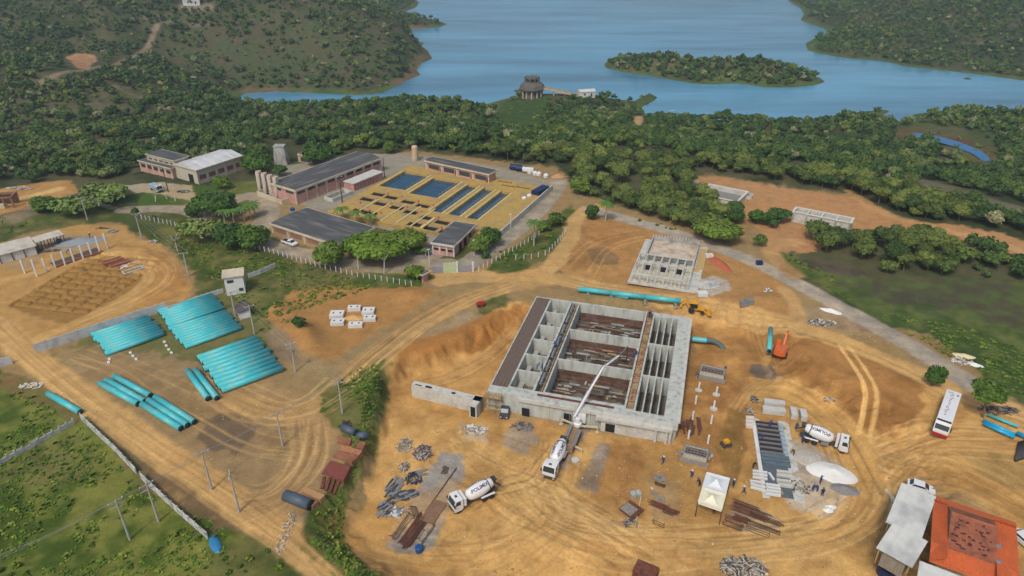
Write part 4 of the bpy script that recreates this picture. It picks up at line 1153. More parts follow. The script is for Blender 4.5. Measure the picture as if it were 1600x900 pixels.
m = MB(); m.holed(0, 0, W_, D_, cells + basins + fins + channel + walk + gravel_h, -4.6, 0)
m.build("walls", CONC_S, tank)
m = MB()
for c in cells: m.box(c[0] - .1, c[1] - .1, -4.9, c[2] + .1, c[3] + .1, -3.7)
for c in basins: m.box(c[0] - .1, c[1] - .1, -4.9, c[2] + .1, c[3] + .1, -4.1)
for c in fins: m.box(c[0] - .1, c[1] - .1, -4.9, c[2] + .1, c[3] + .1, -4.2)
m.box(channel[0][0] - .1, .3, -4.9, channel[0][2] + .1, D_ - 2.5, -2.0)
m.build("floor", FLOOR_D, tank)
m = MB(); m.box(gravel_h[0][0], gravel_h[0][1], -4.4, gravel_h[0][2], gravel_h[0][3], -0.12); m.build("gravel_fill", GRAVEL, tank)
m = MB(); m.box(walk[0][0], walk[0][1], -4.4, walk[0][2], walk[0][3], -0.55); m.build("walkway_deck", WOOD, tank)
rr = random.Random(3)
m = MB()                                   # starter bars along the walkway and mats of rebar in the basins
for k in range(70):
    y = 0.6 + k * (D_ - 2.8) / 70
    for x in (xw + .3, xb1 - .25): m.beam((x, y, -.6), (x + rr.uniform(-.05, .05), y, .35), .05, .05)
m.build("starter_bars", REBAR, tank)
for c in basins:
    m = MB(); y0 = c[1] + .3
    for k in range(60):
        x = rr.uniform(c[0] + .5, c[2] - .5); L = rr.uniform(1.5, 6); y = rr.uniform(y0, c[3] - .5); a = rr.choice((0, 0, 0, math.pi / 2)) + rr.uniform(-.06, .06)
        m.cbox(x, y, -4.1 + rr.uniform(0, .5), min(L, 3), .12, .12, a)
    m.box(c[0] + .2, c[1] + .05, -4.1, c[2] - .2, c[1] + .35, -2.4)      # rust stained skirt below the back wall
    m.box(c[0] + .2, c[1] + .35, -4.1, c[2] - .2, c[1] + 1.1, -3.5)
    m.build("rebar_mat", mat("dull_rebar", lin(104, 74, 60), .9, .35, 1.5, .2, dirt=lin(124, 112, 100), dirt_amt=.7, dirt_scale=.8), tank)
for c in basins:                            # loose shuttering, planks and steel standing in the bays
    m = MB(); m.mi = 0
    for k in range(46):
        x, y = rr.uniform(c[0] + .6, c[2] - .6), rr.uniform(c[1] + 1.5, c[3] - .4); a = rr.choice((0, 0, 1.57, .4)); L = rr.uniform(.8, 3.2)
        m.mi = rr.choice((0, 0, 1, 2)); m.cbox(x, y, -4.1 + rr.uniform(.1, .9), min(L, 2 * min(x - c[0], c[2] - x) - .1), rr.uniform(.08, .5), rr.uniform(.05, .3), a * (1 if L < 2 else 0))
    for k in range(26):
        x = c[0] + .6 + k * (c[2] - c[0] - 1.2) / 25; y = c[3] - rr.uniform(.6, 1.0); m.mi = 2; m.beam((x, y, -4.1), (x, y, -1.9 + rr.uniform(-.4, .3)), .07, .07)
    for z in (-3.4, -2.7): m.beam((c[0] + .5, c[3] - .8, z), (c[2] - .5, c[3] - .8, z), .08, .08)
    m.build("shuttering", [CONC, WOOD, REBAR], tank)["kind"] = "stuff"
m = MB()
for k in range(60):
    x, y = rr.uniform(xw + .5, xb1 - .5), rr.uniform(1, D_ - 3); m.cbox(x, y, -.55, rr.uniform(.3, 1.2), rr.uniform(.06, .4), rr.uniform(.04, .2), rr.choice((0, 1.57, .2)))
m.build("walkway_steel", RUST_L, tank)["kind"] = "stuff"
m = MB()
for c in cells:
    m.box(c[2] - 1.7, c[1] + .8, -3.7, c[2] - .7, c[3] - 1.4, -2.3); m.box(c[0] + .3, c[3] - 1.4, -3.7, c[0] + 1.3, c[3] - .5, -3.0)
for c in basins: m.box(c[2] - 1.6, c[3] - 2.2, -4.1, c[2] - .4, c[3] - 1.2, -3.2); m.box(c[0] + .3, c[3] - 1.4, -4.1, c[0] + 1.2, c[3] - .6, -3.3)
m.each("inner_block", CONC, tank)
m = MB()                                   # pipe run and planks lying along the channel
xm = xc1 - .75
for k in range(7):
    y = 1.2 + k * 5.0; m.tube((xm, y, -.05), (xm, y + 3.6, -.05), .28, n=8)
for k in range(18): m.beam((xm - 1.0, 1 + k * 1.95, -.3), (xm + .5, 1.1 + k * 1.95, -.3), .12, .1)
m.build("channel_formwork", STEEL, tank)
m = MB()
for dx in (.75, 1.15): m.beam((xm - dx, .6, -.25), (xm - dx, D_ - 3, -.25), .16, .14)
m.build("channel_timbers", WOOD, tank)
m = MB()                                   # front apron: wall with overhanging beams
m.box(0.0, D_ - .02, -.75, 11.5, D_ + .55, 0.0); m.box(0.6, D_ + .5, -1.3, 15.0, D_ + 1.4, -.75)
m.box(11.5, D_ - .02, -.9, xc1 + 2.4, D_ + .5, -.25)
m.box(-.55, .5, -.35, 0.02, D_ - .6, .08); m.box(-.2, D_ - 1.2, -1.2, .9, D_ + .6, -.05)
m.build("edge_beams", CONC_W, tank)
m = MB()
m.box(0.9, D_ + .3, -4.6, 14.0, D_ + .75, -1.3)
for x in (3.6, 1.6, .9): m.box(x - .2, D_ + .9, -4.6, x + .2, D_ + 1.3, -1.3)
m.build("front_wall", CONC_W, tank)
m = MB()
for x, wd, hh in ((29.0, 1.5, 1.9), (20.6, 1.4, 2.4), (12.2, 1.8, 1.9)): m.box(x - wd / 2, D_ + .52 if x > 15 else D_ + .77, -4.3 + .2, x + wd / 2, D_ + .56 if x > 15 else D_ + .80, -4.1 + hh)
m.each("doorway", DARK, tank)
m = MB(); m.box(12.0, D_ - 1.9, -.02, xc1 - 1.0, D_ - 1.2, .02); m.build("rusty_gutter", RUST, tank)
m = MB()                                   # scaffold at the left front corner
for x in (34.0, 35.3, 36.6):
    for y in (D_ + .4, D_ + 1.6): m.beam((x, y, -4.4), (x, y, 1.0 if x < 35 else .3), .09, .09)
for z in (-3, -1.6, -.3):
    for y in (D_ + .4, D_ + 1.6): m.beam((33.6, y, z), (37, y, z), .1, .08)
m.box(33.8, D_ + .4, -.35, 37.0, D_ + 1.6, -.28)
for x in (16, 20, 24): m.beam((x, D_ + 1.3, -4.4), (x, D_ + 1.3, .3), .08, .08)
for k in range(9): m.beam((xc1 + 1.2 + k * .75, D_ - 2.5, .05), (xc1 + 1.2 + k * .75, D_ - 4.4, .08), .06, .06)
m.build("scaffold", WOOD, tank)

# retaining wall at the left of the tank
R = Rect((645, 592), (748, 616), (648, 600), -0.7)
d_, yaw, L_ = placed(645, 596, 752, 622, -.7)
t = thing("retaining_wall", "free standing pale concrete abutment wall left of the big tank", "wall", (d_.x, d_.y, YZ), yaw)
m = MB(); m.box(-L_ / 2, -.75, -.3, L_ / 2, .75, 3.0); m.box(L_ / 2 - 1.6, -2.4, -.3, L_ / 2, 1.0, 3.0); m.build("wall_body", CONC_W, t)
m = MB(); m.box(-L_ / 2 + .8, -.5, 3.0, -L_ / 2 + 2.2, -.2, 3.03); m.box(-L_ / 2 + 3, -.5, 3.0, -L_ / 2 + 4.4, .1, 3.04); m.box(L_ / 2 - 6.4, -.5, 3.0, L_ / 2 - 5.6, .1, 3.04); m.box(L_ / 2 - 1.3, -2.44, .2, L_ / 2 - .3, -2.4, 2.6); m.each("recess", DARK, t)

# ------------------------------------------------------------------ 2 concrete frame building behind the tank
R = Rect((984, 440), (1088, 456), (1018, 376), 0.0)
fb = thing("building_frame", "unfinished building of pale concrete columns and beams beside the gravel road", "unfinished building", (R.o.x, R.o.y, 0.1), R.rz)
L_, Wd = R.L, R.W
m = MB(); m.box(-.5, -.5, -.4, L_ + .3, Wd + .3, 0.05); m.build("floor_slab", CONC_W, fb)
m = MB(); hF = 2.6; ysF = [0, Wd * .28, Wd * .46]; xsF = np.linspace(0.3, L_ - 2.2, 8)
for y in ysF:
    for x in xsF: m.box(x - .14, y - .14, .05, x + .14, y + .14, hF - .3)
    m.box(xsF[0] - .14, y - .16, hF - .3, xsF[-1] + .14, y + .16, hF)
for x in xsF:
    m.box(x - .13, .16, hF - .26, x + .13, ysF[1] - .16, hF - .02); m.box(x - .13, ysF[1] + .16, hF - .26, x + .13, ysF[2] - .16, hF - .02)
for x in xsF: m.box(x - .13, ysF[2] + 1.2, .05, x + .13, ysF[2] + 1.5, 1.6)
m.box(xsF[0], ysF[2] + 1.2, 1.6, xsF[-1], ysF[2] + 1.5, 1.8)
m.build("columns_and_beams", CONC_W, fb)
m = MB(); y0, y1 = ysF[2] + 1.6, Wd - .4
m.holed(1.6, y0, L_ - 2.0, y1, [(1.9, y0 + .3, L_ - 2.3, y1 - .3)], .05, 1.7); m.build("tank_walls", CONC, fb)
m = MB(); m.box(1.95, y0 + .35, .06, L_ - 2.35, y1 - .35, .5); m.build("stained_slab", mat("stained_slab", lin(206, 192, 172), .9, .15, .6, dirt=lin(172, 130, 104), dirt_amt=.8, dirt_scale=.5), fb)
m = MB()
for k in range(7):
    x = xsF[k] + .2; m.box(x, .25, .06, x + 1.0, ysF[1] - .9, .35)
    m.box(x + .2, ysF[1] + .4, .06, x + 1.5, ysF[2] - .6, .3)
m.each("partition_block", CREAM, fb)
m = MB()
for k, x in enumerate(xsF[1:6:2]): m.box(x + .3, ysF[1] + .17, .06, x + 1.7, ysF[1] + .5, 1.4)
m.each("bay_shade_box", DARK, fb)  # near-black boxes stand in for the shade between the columns
m = MB(); m.box(L_ - 1.6, Wd * .45, .06, L_ + .2, Wd - 1.5, .14); m.box(L_ - 3, Wd * .4, .06, L_ - .6, Wd * .47, .12); m.build("plywood_deck", mat("plywood", lin(200, 168, 112), .8, .1, 2), fb)
# white precast channels behind the frame
p0, p1 = on(1022, 372), on(1073, 379)
for i in range(12):
    q = p0.lerp(p1, i / 11); t = thing("precast_channel", ORD[i] + " white precast channel from the left in the row beside the gravel road", "concrete channel", (q.x, q.y, q.z), R.rz, "row of white precast channels")
    MB().side([(-.38, 0), (-.38, .75), (-.28, .75), (-.28, .12), (.28, .12), (.28, .75), (.38, .75), (.38, 0)], -1.2, 1.2).build("shell", WHITE, t)

# ------------------------------------------------------------------ 3 basins on the bare slope
def open_basin(name, label, A, B, C, zt, hgt, n, wall=.4, cat="concrete basin", ribs=False, front=None):
    g = on((A[0] + B[0]) / 2, (A[1] + B[1]) / 2 + 18)
    R = Rect(A, B, C, g.z + hgt)
    t = thing(name, label, cat, (R.o.x, R.o.y, g.z), R.rz)
    xs = np.linspace(0, R.L, n + 1); hs = [(xs[i] + wall / 2 + (.2 if i == 0 else 0), wall, xs[i + 1] - wall / 2 - (.2 if i == n - 1 else 0), R.W - wall) for i in range(n)]
    MB().holed(0, 0, R.L, R.W, hs, -1.2, hgt).build("walls", CONC_W, t)
    MB().holed(-.25, -.25, R.L + .25, R.W + .25, hs, hgt, hgt + .22, bottom=True).build("rim", mat("fresh_concrete_rim", lin(216, 214, 204), .8, .05, 2), t)
    m = MB()
    for h in hs: m.box(h[0] - .02, h[1] - .02, -1.1, h[2] + .02, h[3] + .02, hgt * .25)
    m.build("inner_floor", GRAVEL_G, t)
    if ribs:
        m = MB()
        for i in range(n + 1):
            for y in (-.28, R.W + .02): m.box(min(max(xs[i] - .3, .0), R.L - .6), y, -.5, min(max(xs[i] + .3, .6), R.L), y + .26, hgt)
        m.each("buttress", DARK if not ribs else CONC, t)
    return t
open_basin("water_basin", "large open rectangular basin of pale concrete beside the round well ring", (1090, 303), (1152, 316), (1104, 287), 0, 2.0, 1)
open_basin("divided_basin", "long raised concrete basin divided into four compartments", (1239, 331), (1330, 349), (1244, 324), 0, 3.2, 4, ribs=True)
p = on(1168, 309); t = thing("well_ring", "round white concrete well ring beside the open basin", "concrete ring", p)
MB().lathe([(1.7, 0), (1.7, 1.2), (1.45, 1.2), (1.45, .2), (0, .2)], 20).build("ring", CONC_W, t)
for (x, y, lab) in ((1086, 286, "white round manhole cover on the bare soil left of the open basin"),):
    p = on(x, y); o = MB().lathe([(1.2, 0), (1.2, .5), (.5, .6), (0, .6)], 16).build("manhole_cover", WHITE); o.location = p; tag(o, lab, "manhole")

# ------------------------------------------------------------------ 4 the treatment plant
R = Rect((640, 258), (862, 292), (505, 330), 1.2)
pl = thing("filter_plant", "yellow walled water filter plant with five blue basins", "filter plant", (R.o.x, R.o.y, 0.0), R.rz)
def uvr(quad, z=1.2):
    P = [R.uv(x, y, z) for x, y in quad]; us = sorted(p[0] for p in P); vs = sorted(p[1] for p in P)
    return ((us[0] + us[1]) / 2, (vs[0] + vs[1]) / 2, (us[2] + us[3]) / 2, (vs[2] + vs[3]) / 2)
big = [uvr([(638,267),(672,276),(627,298),(592,288)]), uvr([(683,277),(722,286),(677,310),(640,300)]), uvr([(738,289),(753,292),(683,331),(667,328)]),
       uvr([(762,294),(778,297),(712,336),(696,334)]), uvr([(788,299),(801,302),(742,342),(726,340)])]
small = []
motors = []
for (x, y) in ((590,303),(573,311),(611,308),(594,318),(637,315),(619,324),(660,321),(641,331),(667,340),(647,350),(690,347),(671,356),(715,353),(697,362),(546,317),(560,329),(578,333)):
    u, v = R.uv(x, y); small.append((u - 2.6, v - 1.5, u + 2.0, v + 1.5)); motors.append((u - 3.1, v - 1.0))
tr = []
for (x, y) in ((770,276),(790,284),(812,279),(838,284),(795,290),(818,293)):
    u, v = R.uv(x, y); tr.append((u - 2.6, v - .7, u + 2.6, v + .7))
holes = big + small + tr
L_, Wd = R.L, R.W
inset = [h for h in holes if h[0] > .3 and h[1] > .3 and h[2] < L_ - .3 and h[3] < Wd - .3]
MB().holed(0, 0, L_, Wd, inset, -.6, 1.2).build("deck", YEL, pl)
m = MB()
for h in inset: m.box(h[0] - .05, h[1] - .05, -.55, h[2] + .05, h[3] + .05, -.1 if h in big else .8)
m.build("pit_floor", DARK, pl)
for b in big:
    MB().box(b[0] + .01, b[1] + .01, -.05, b[2] - .01, b[3] - .01, .45).build("water", BASIN, pl)
m = MB()
for b in big[:2]:
    n = 7
    for k in range(1, n): x = b[0] + (b[2] - b[0]) * k / n; m.box(x - .12, b[1] + .4, .45, x + .12, b[3] - .1, .52)
for b in big[2:]:
    x = (b[0] + b[2]) / 2; m.box(x - .15, b[1] + .4, .45, x + .15, b[3] - .1, .5)
m.build("settling_tubes", mat("settler_plates", lin(42, 74, 98), .5, .2, 2), pl)
m = MB()
us = sorted(b[0] for b in big)
for b in big:
    for x in (b[0] - .55, b[2] + .55): m.box(x - .28, b[1] - .3, 1.2, x + .28, b[3] + .3, 1.34)
for k in range(5): u = 26 + k * 5.2; m.box(u, 33.5, 1.2, u + .5, Wd - 1, 1.36)
m.each("pale_kerb", YEL_P, pl)
m = MB()
for (u, v) in motors: m.cbox(u, v, 1.2, .8, .7, .6, .2)
m.each("pump_cover", mat("salmon_covers", lin(206, 140, 118), .6, .1, 2), pl)
m = MB()
for b in big:
    for x in (b[0] - .2, b[2] + .2):
        n = int((b[3] - b[1]) / 2.2)
        for k in range(n + 1): m.beam((x, b[1] + k * 2.2, 1.2), (x, b[1] + k * 2.2, 2.1), .05, .05)
        m.beam((x, b[1], 2.1), (x, b[3], 2.1), .06, .06)
m.build("railing", mat("railing_yellow", lin(204, 176, 96), .6, .1, 2), pl)
m = MB(); m.box(-.35, -.3, -.6, -.004, Wd + .3, 1.9); m.build("side_wall", CONC_W, pl)
MB().box(22, Wd - 9, 1.2, 23, Wd - 1, 1.6).build("pipe_duct", YEL_P, pl)
# lower walled corner of the plant in the front: flower beds and pits
t = R
def hall(name, label, A, B, C, zr, cat="building", roof=ROOF_D, wall=CREAM, fascia=.7, pink=True, wins=6, over=.5, side_wins=0, both=False, slope=0.0, band=GLASS, wz=(.45, .75), front_y=0, pink_m=PINK, cols=True, back=False):
    """A->B is the front eave at height zr; C another corner of the roof behind it"""
    R = Rect(A, B, C, zr, 0.0)
    g = hz(R.o.x + R.u.x * R.L / 2, R.o.y + R.u.y * R.L / 2)
    t = thing(name, label, cat, (R.o.x, R.o.y, 0), R.rz)
    L, D, H = R.L, R.W, zr
    MB().box(over, over, -.8, L - over, D - over, H - fascia).build("walls", pink_m if pink else wall, t)
    m = MB(); m.box(0, 0, H - fascia, L, D, H - .12); m.build("fascia", wall, t)
    m = MB(); nr = 1
    m.add([(.25, .25, H - .11), (L - .25, .25, H - .11), (L - .25, D - .25, H - .11), (.25, D - .25, H - .11), (.25, D / 2, H + slope), (L - .25, D / 2, H + slope)], [(0, 1, 5, 4), (2, 3, 4, 5), (0, 4, 3), (1, 2, 5)])
    m.build("roof", roof, t)
    if cols:
        m = MB()
        for k in range(wins + 1):
            x = over + (L - 2 * over) * k / wins
            for yy in ((over - .12,) if front_y == 0 else (D - over - .18,)): m.box(x - .22, yy, -.5, x + .22, yy + .3, H - fascia)
            if both: m.box(x - .22, D - over - .18, -.5, x + .22, D - over + .12, H - fascia)
        m.each("pilaster", wall, t)
    hh = H - fascia
    for k in range(wins):
        x0 = over + (L - 2 * over) * (k + .16) / wins; x1 = over + (L - 2 * over) * (k + .84) / wins
        for yy in ([over - .05] if front_y == 0 else [D - over + .0]) + ([D - over] if both else []):
            fr = MB().box(x0, yy, hh * wz[0], x1, yy + .05, hh * wz[1]).build("window", band, t)
    if side_wins:
        for k in range(side_wins):
            y0 = over + (D - 2 * over) * (k + .2) / side_wins; y1 = over + (D - 2 * over) * (k + .8) / side_wins
            for xx in (over - .05, L - over): MB().box(xx, y0, hh * wz[0], xx + .05, y1, hh * wz[1]).build("window", band, t)
    return t, R
# long hall (front long side faces the plant: eave from (463,300) to (595,247))
H1, RH = hall("pump_hall", "long pink hall with a dark roof behind the yellow plant", (461, 297), (597, 246), (441, 277), 5.2, wins=9, wz=(.72, .95), fascia=.8, slope=.7, both=True, side_wins=2)
p, yaw, L_ = placed(545, 297, 590, 279)
t = thing("control_annex", "low pink block with a pale flat roof against the long hall", "building", (p.x, p.y, p.z), yaw)
MB().box(-L_ / 2, -2.6, -.3, L_ / 2, 2.0, 2.7).build("walls", PINK, t); MB().box(-L_ / 2 - .3, -2.9, 2.7, L_ / 2 + .3, 2.0, 2.95).build("roof", CONC_W, t)
m = MB()
for k in range(8): m.box(-L_ / 2 + .5 + k * 1.2, -2.66, .2, -L_ / 2 + 1.2 + k * 1.2, -2.61, 2.3)
m.each("door", mat("faded_pink_door", lin(166, 120, 112), .8, .1, 2), t)
p = on(507, 312); t = thing("chemical_bund", "grey walled bund at the foot of the long hall", "low wall", (p.x, p.y, 0), RH.rz)
MB().holed(0, -4, 9, 0, [(.3, -3.7, 8.7, -.3)], -.3, 1.2).build("bund_wall", CONC_W, t)
# office in front
H2, R2 = hall("flat_office", "wide low office with a patched dark roof next to the pickup", (420, 348), (528, 383), (470, 320), 3.4, wins=4, wz=(.30, .80), fascia=.75, slope=.35, pink_m=mat("beige_brick", lin(176, 150, 122), .9, .15, 2), side_wins=3, band=mat("brick_shutters", lin(150, 112, 92), .8, .25, 3))
p, _, _ = placed(454, 328, 460, 328, 3.6); o = MB().lathe([(.75, 0), (.7, .7), (.3, .95), (0, .95)], 16).build("roof_water_tank", BLUE); o.location = (p.x, p.y, 3.45); tag(o, "blue round water tank on the roof of the wide low office", "water tank")
# back building, gate office, pink hut
H3, R3 = hall("filter_gallery", "narrow pink building with doors behind the five basins", (662, 250), (764, 272), (660, 240), 4.6, wins=4, wz=(.42, .80), fascia=.6, slope=.2, over=.6)
m = MB()
for k in range(4):
    x = .6 + (R3.L - 1.2) * (k + .5 + .44) / 4; m.box(min(x, R3.L - 1.2) - .35, .52, .9, min(x, R3.L - 1.2) + .35, .58, 3.0)
m.each("door", mat("maroon_door", lin(120, 44, 44), .7, .1), H3)
H4, R4 = hall("gate_office", "small pink office with a weathered dark roof beside the gate", (672, 378), (710, 384), (760, 352), 3.8, wins=3, wz=(.45, .66), fascia=.7, slope=.2, band=DARK, wall=CONC_W)
m = MB(); Lg, Dg = R4.L, R4.W
for k, y in enumerate((4.0, 7.5, 11)): m.box(Lg - .48, y, .0, Lg - .44, y + 1.8, 2.8)
m.box(-.0, 4, .0, .46, 5.8, 2.8)
m.each("door", DARK, H4)
for (A, B, C, z, lab) in (((464, 240), (486, 243), (478, 233), 3.2, "little pink hut between the water tower and the dark tree"),):
    hall("pump_hut", lab, A, B, C, z, wins=1, wz=(.1, .7), fascia=.6, over=.3)
# guard hut
HG, RG = hall("guard_hut", "tiny guard hut with a flat dark roof at the gate", (644, 424), (660, 430), (662, 418), 2.7, wins=1, wz=(.05, .8), fascia=.35, over=.7, cols=False, band=DARK)
# workshop group
H5, R5 = hall("white_workshop", "workshop with a big white metal roof at the top left", (306, 266), (381, 242), (265, 257), 5.4, wins=5, wz=(.3, .62), fascia=.4, slope=1.0, roof=ROOF_W, wall=mat("workshop_render", lin(196, 188, 170), .9, .08, 1), pink=False, band=mat("workshop_window", lin(132, 86, 78), .6, .2))
m = MB(); m.box(.44, 3.2, -.2, .50, 5.8, 3.0) ; m.box(R5.L - .5, 3.2, -.2, R5.L - .44, 5.8, 3.0); m.build("bay_door", DARK, H5)
m = MB()
for k in (1, 2, 3, 4): x = R5.L * k / 5; m.quad((x - .45, .3, 5.33), (x + .45, .3, 5.33), (x + .45, R5.W / 2, 6.43), (x - .45, R5.W / 2, 6.43)); m.quad((x - .45, R5.W / 2, 6.43), (x + .45, R5.W / 2, 6.43), (x + .45, R5.W - .3, 5.33), (x - .45, R5.W - .3, 5.33))
m.each("roof_light", WHITE, H5)
H6, R6 = hall("admin_block", "two storey cream building with a dark roof beside the white workshop", (226, 240), (271, 251), (247, 231), 6.6, wins=5, wz=(.75, .84), fascia=.4, slope=.1, pink=False)
H7, R7 = hall("workshop_annex", "lower pink wing with a lean-to roof in front of the cream building", (214, 250), (266, 263), (220, 244), 4.2, wins=5, wz=(.45, .78), fascia=.4, slope=.1)
# silos
for i in range(4):
    x = 409 + i * 8.8; y = 300 + i * 2.9
    p = on(x, y); t = thing("silo", ORD[i] + " silo from the left in the rusty row beside the long hall", "silo", (p.x, p.y, .6), 0, "rusty silos")
    MB().lathe([(1.05, 0), (1.05, 6.4), (.9, 6.8), (0, 6.9)], 16).build("shell", mat("rusty_white_silo", lin(206, 196, 180), .8, .12, 1.0, dirt=lin(128, 84, 62), dirt_amt=.9, dirt_scale=.7, stretch=(1, 1, .35)), t)
    m = MB()
    for k in range(8): a = k * math.pi / 4; m.beam((math.cos(a), math.sin(a), 6.4), (math.cos(a), math.sin(a), 7.3), .06, .06); m.beam((math.cos(a), math.sin(a), 7.3), (math.cos(a + math.pi / 4), math.sin(a + math.pi / 4), 7.3), .06, .06)
    m.tube((.5, -.9, 0), (.5, -.9, 6.6), .12, n=6); m.build("railing", RUST, t)
p, yaw, L_ = placed(402, 305, 441, 320); t = thing("silo_bund", "pale low wall around the foot of the silos", "low wall", (p.x, p.y, p.z), yaw)
MB().holed(-L_ / 2, 0, L_ / 2, 5.2, [(-L_ / 2 + .3, .3, L_ / 2 - .3, 4.9)], -.4, 1.5).build("bund_wall", CREAM, t)
# lone tank, water tower
p = on(649, 251); t = thing("storage_tank", "tall cream cylinder tank at the end of the narrow pink building", "tank", p); MB().lathe([(1.15, 0), (1.15, 5.4), (.9, 5.8), (0, 5.9)], 20).build("shell", mat("cream_tank", lin(214, 184, 150), .6, .1, 1, dirt=lin(176, 140, 112), dirt_amt=.6), t)
MB().tube((1.2, -.3, 0), (1.2, -.3, 5.6), .1, n=6).build("pipe", STEEL, t)
p = on(441, 256); t = thing("water_tower", "weathered white square water tower among the trees", "water tower", p); m = MB(); m.add([(-2.6, -1.6, 0), (2.6, -1.6, 0), (2.6, 1.6, 0), (-2.6, 1.6, 0), (-1.8, -1.4, 6.8), (1.8, -1.4, 6.8), (1.8, 1.4, 6.8), (-1.8, 1.4, 6.8)], [(0, 3, 2, 1), (4, 5, 6, 7), (0, 1, 5, 4), (1, 2, 6, 5), (2, 3, 7, 6), (3, 0, 4, 7)]); m.build("shaft", mat("weathered_white", lin(190, 190, 184), .9, .15, .8, dirt=lin(110, 104, 98), dirt_amt=.8, dirt_scale=.6, stretch=(1, 1, .3)), t)
MB().box(-2.0, -1.6, 6.8, 2.0, 1.6, 7.2).build("cap", CONC, t)

# ------------------------------------------------------------------ 5 tiled barn and grey sheet roofs at the lower right
zb = YZ + 4.2
def roof_poly(px_pts, z, th=.12):
    return [at(x, y, z) for x, y in px_pts]
gz = YZ
def sheet_shed(name, label, A, B, C, zh, zl, g, cat="shed", posts=True, roof=ROOF_G):
    R = Rect(A, B, C, zh); t = thing(name, label, cat, (R.o.x, R.o.y, g), R.rz); L, D = R.L, R.W
    h0, h1 = zh - g, zl - g
    m = MB(); n = int(L / .9)
    for k in range(n):
        x0, x1 = L * k / n, L * (k + 1) / n
        m.add([(x0, 0, h0), (x1, 0, h0), (x1, D, h1), (x0, D, h1), (x0, 0, h0 - .06), (x1, 0, h0 - .06), (x1, D, h1 - .06), (x0, D, h1 - .06), ((x0 + x1) / 2, 0, h0 + .05), ((x0 + x1) / 2, D, h1 + .05)],
              [(0, 8, 9, 3), (8, 1, 2, 9), (4, 7, 6, 5), (0, 4, 5, 1), (2, 6, 7, 3)])
    m.box(0, 0, h0 - .1, .06, .1, h0)
    m.build("roof", roof, t)
    m = MB()
    for x in np.linspace(.4, L - .4, 4):
        for y, h in ((.4, h0), (D - .4, h1)): m.beam((x, y, -.3), (x, y, h - .12), .16, .16)
    m.each("post", WOOD, t)
    MB().box(.9, 1.0, -.5, L - .9, D - .5, h1 - .5).build("walls", mat("shed_block_wall", lin(150, 144, 132), .9, .15, 2), t)
    return t, R
g = hz(*at(1500, 850, YZ)); zb = g + 3.4
sheet_shed("sheet_shed", "larger grey sheet roofed shed at the left end of the orange barn", (1409, 754), (1463, 776), (1396, 817), zb, zb - .5, g)
sheet_shed("sheet_shed", "smaller grey sheet roofed shed below the larger one", (1395, 817), (1450, 846), (1386, 862), zb - .2, zb - .6, g)
sheet_shed("sheet_shed", "grey sheet roof at the bottom edge below the orange barn", (1437, 876), (1520, 908), (1430, 940), zb - .2, zb - .7, g)
# barn: hipped tiled roof
R = Rect((1463, 778), (1585, 818), (1448, 872), zb); bt = thing("tiled_barn", "barn with an orange and brown clay tile roof at the lower right", "barn", (R.o.x, R.o.y, g), R.rz)
L_, D_b = R.L, 13.5; h = 3.4
m = MB(); m.box(.8, .8, -.5, L_ - .8, D_b - .8, h - .3); m.build("walls", CREAM, bt)
def tiled(m, a, b, c, d, rows):
    """corrugated quad a-b eave, d-c ridge, waves running up the slope"""
    a, b, c, d = map(Vector, (a, b, c, d)); n = rows * 2
    N = (b - a).cross(d - a).normalized() * .06
    for k in range(n):
        t0, t1 = k / n, (k + 1) / n; o0, o1 = (N if k % 2 else N * 0), (N if (k + 1) % 2 else N * 0)
        m.quad(a.lerp(b, t0) + o0, a.lerp(b, t1) + o1, d.lerp(c, t1) + o1, d.lerp(c, t0) + o0)
x0, x1 = 2.7, L_ - 1.7
m = MB()
tiled(m, (-.3, -.3, h - .2), (x0, -.3, h - .2), (x0, D_b, h + .9), (-.3, D_b + .3, h - .2), 14)
tiled(m, (x1, -.3, h - .2), (L_ + .3, -.3, h - .2), (L_ + .3, D_b + .3, h - .2), (x1, D_b, h + .9), 14)
tiled(m, (-.3, -.9, h - .45), (L_ + .3, -.9, h - .45), (L_ + .3, .9, h + .1), (-.3, .9, h + .1), 40)
tiled(m, (L_ + .3, D_b + .3, h - .5), (-.3, D_b + .3, h - .5), (-.3, 10.4, h + .28), (L_ + .3, 10.4, h + .28), 44)
m.build("orange_roof", ORANGE_T, bt)
m = MB()
tiled(m, (x0, 1.0, h + .1), (x1, 1.0, h + .1), (x1, 4.4, h + 1.7), (x0, 4.4, h + 1.7), 34)
tiled(m, (x1, 10.6, h + .3), (x0, 10.6, h + .3), (x0, 4.4, h + 1.7), (x1, 4.4, h + 1.7), 34)
m.build("brown_roof", BROWN_T, bt)
MB().tube((x0, 4.4, h + 1.75), (x1, 4.4, h + 1.75), .2, n=6).build("ridge_tiles", BROWN_T, bt)
m = MB()
for k in range(46):
    x, y = rr.uniform(x0 + .5, x1 - .5), rr.gauss(8, 2)
    if 4.8 < y < 10.2: m.cbox(x, y, h + 1.7 - (y - 4.4) * 1.4 / 6.2 + .05, rr.uniform(.2, .6), rr.uniform(.2, .4), .05, 0)
m.build("broken_tiles", mat("dark_tile_gaps", lin(84, 54, 48), .9, .2, 2), bt)["kind"] = "stuff"
for (x, y, l) in ((1560, 851, "upper roof vent on the right of the barn roof"), (1561, 876, "lower roof vent on the right of the barn roof")):
    p = at3(x, y, zb + .7); o = MB().lathe([(.35, 0), (.35, .25), (.5, .4), (.45, .7), (0, .85)], 14).build("roof_vent", STEEL); o.location = (p.x, p.y, zb - .1); tag(o, l, "roof vent")

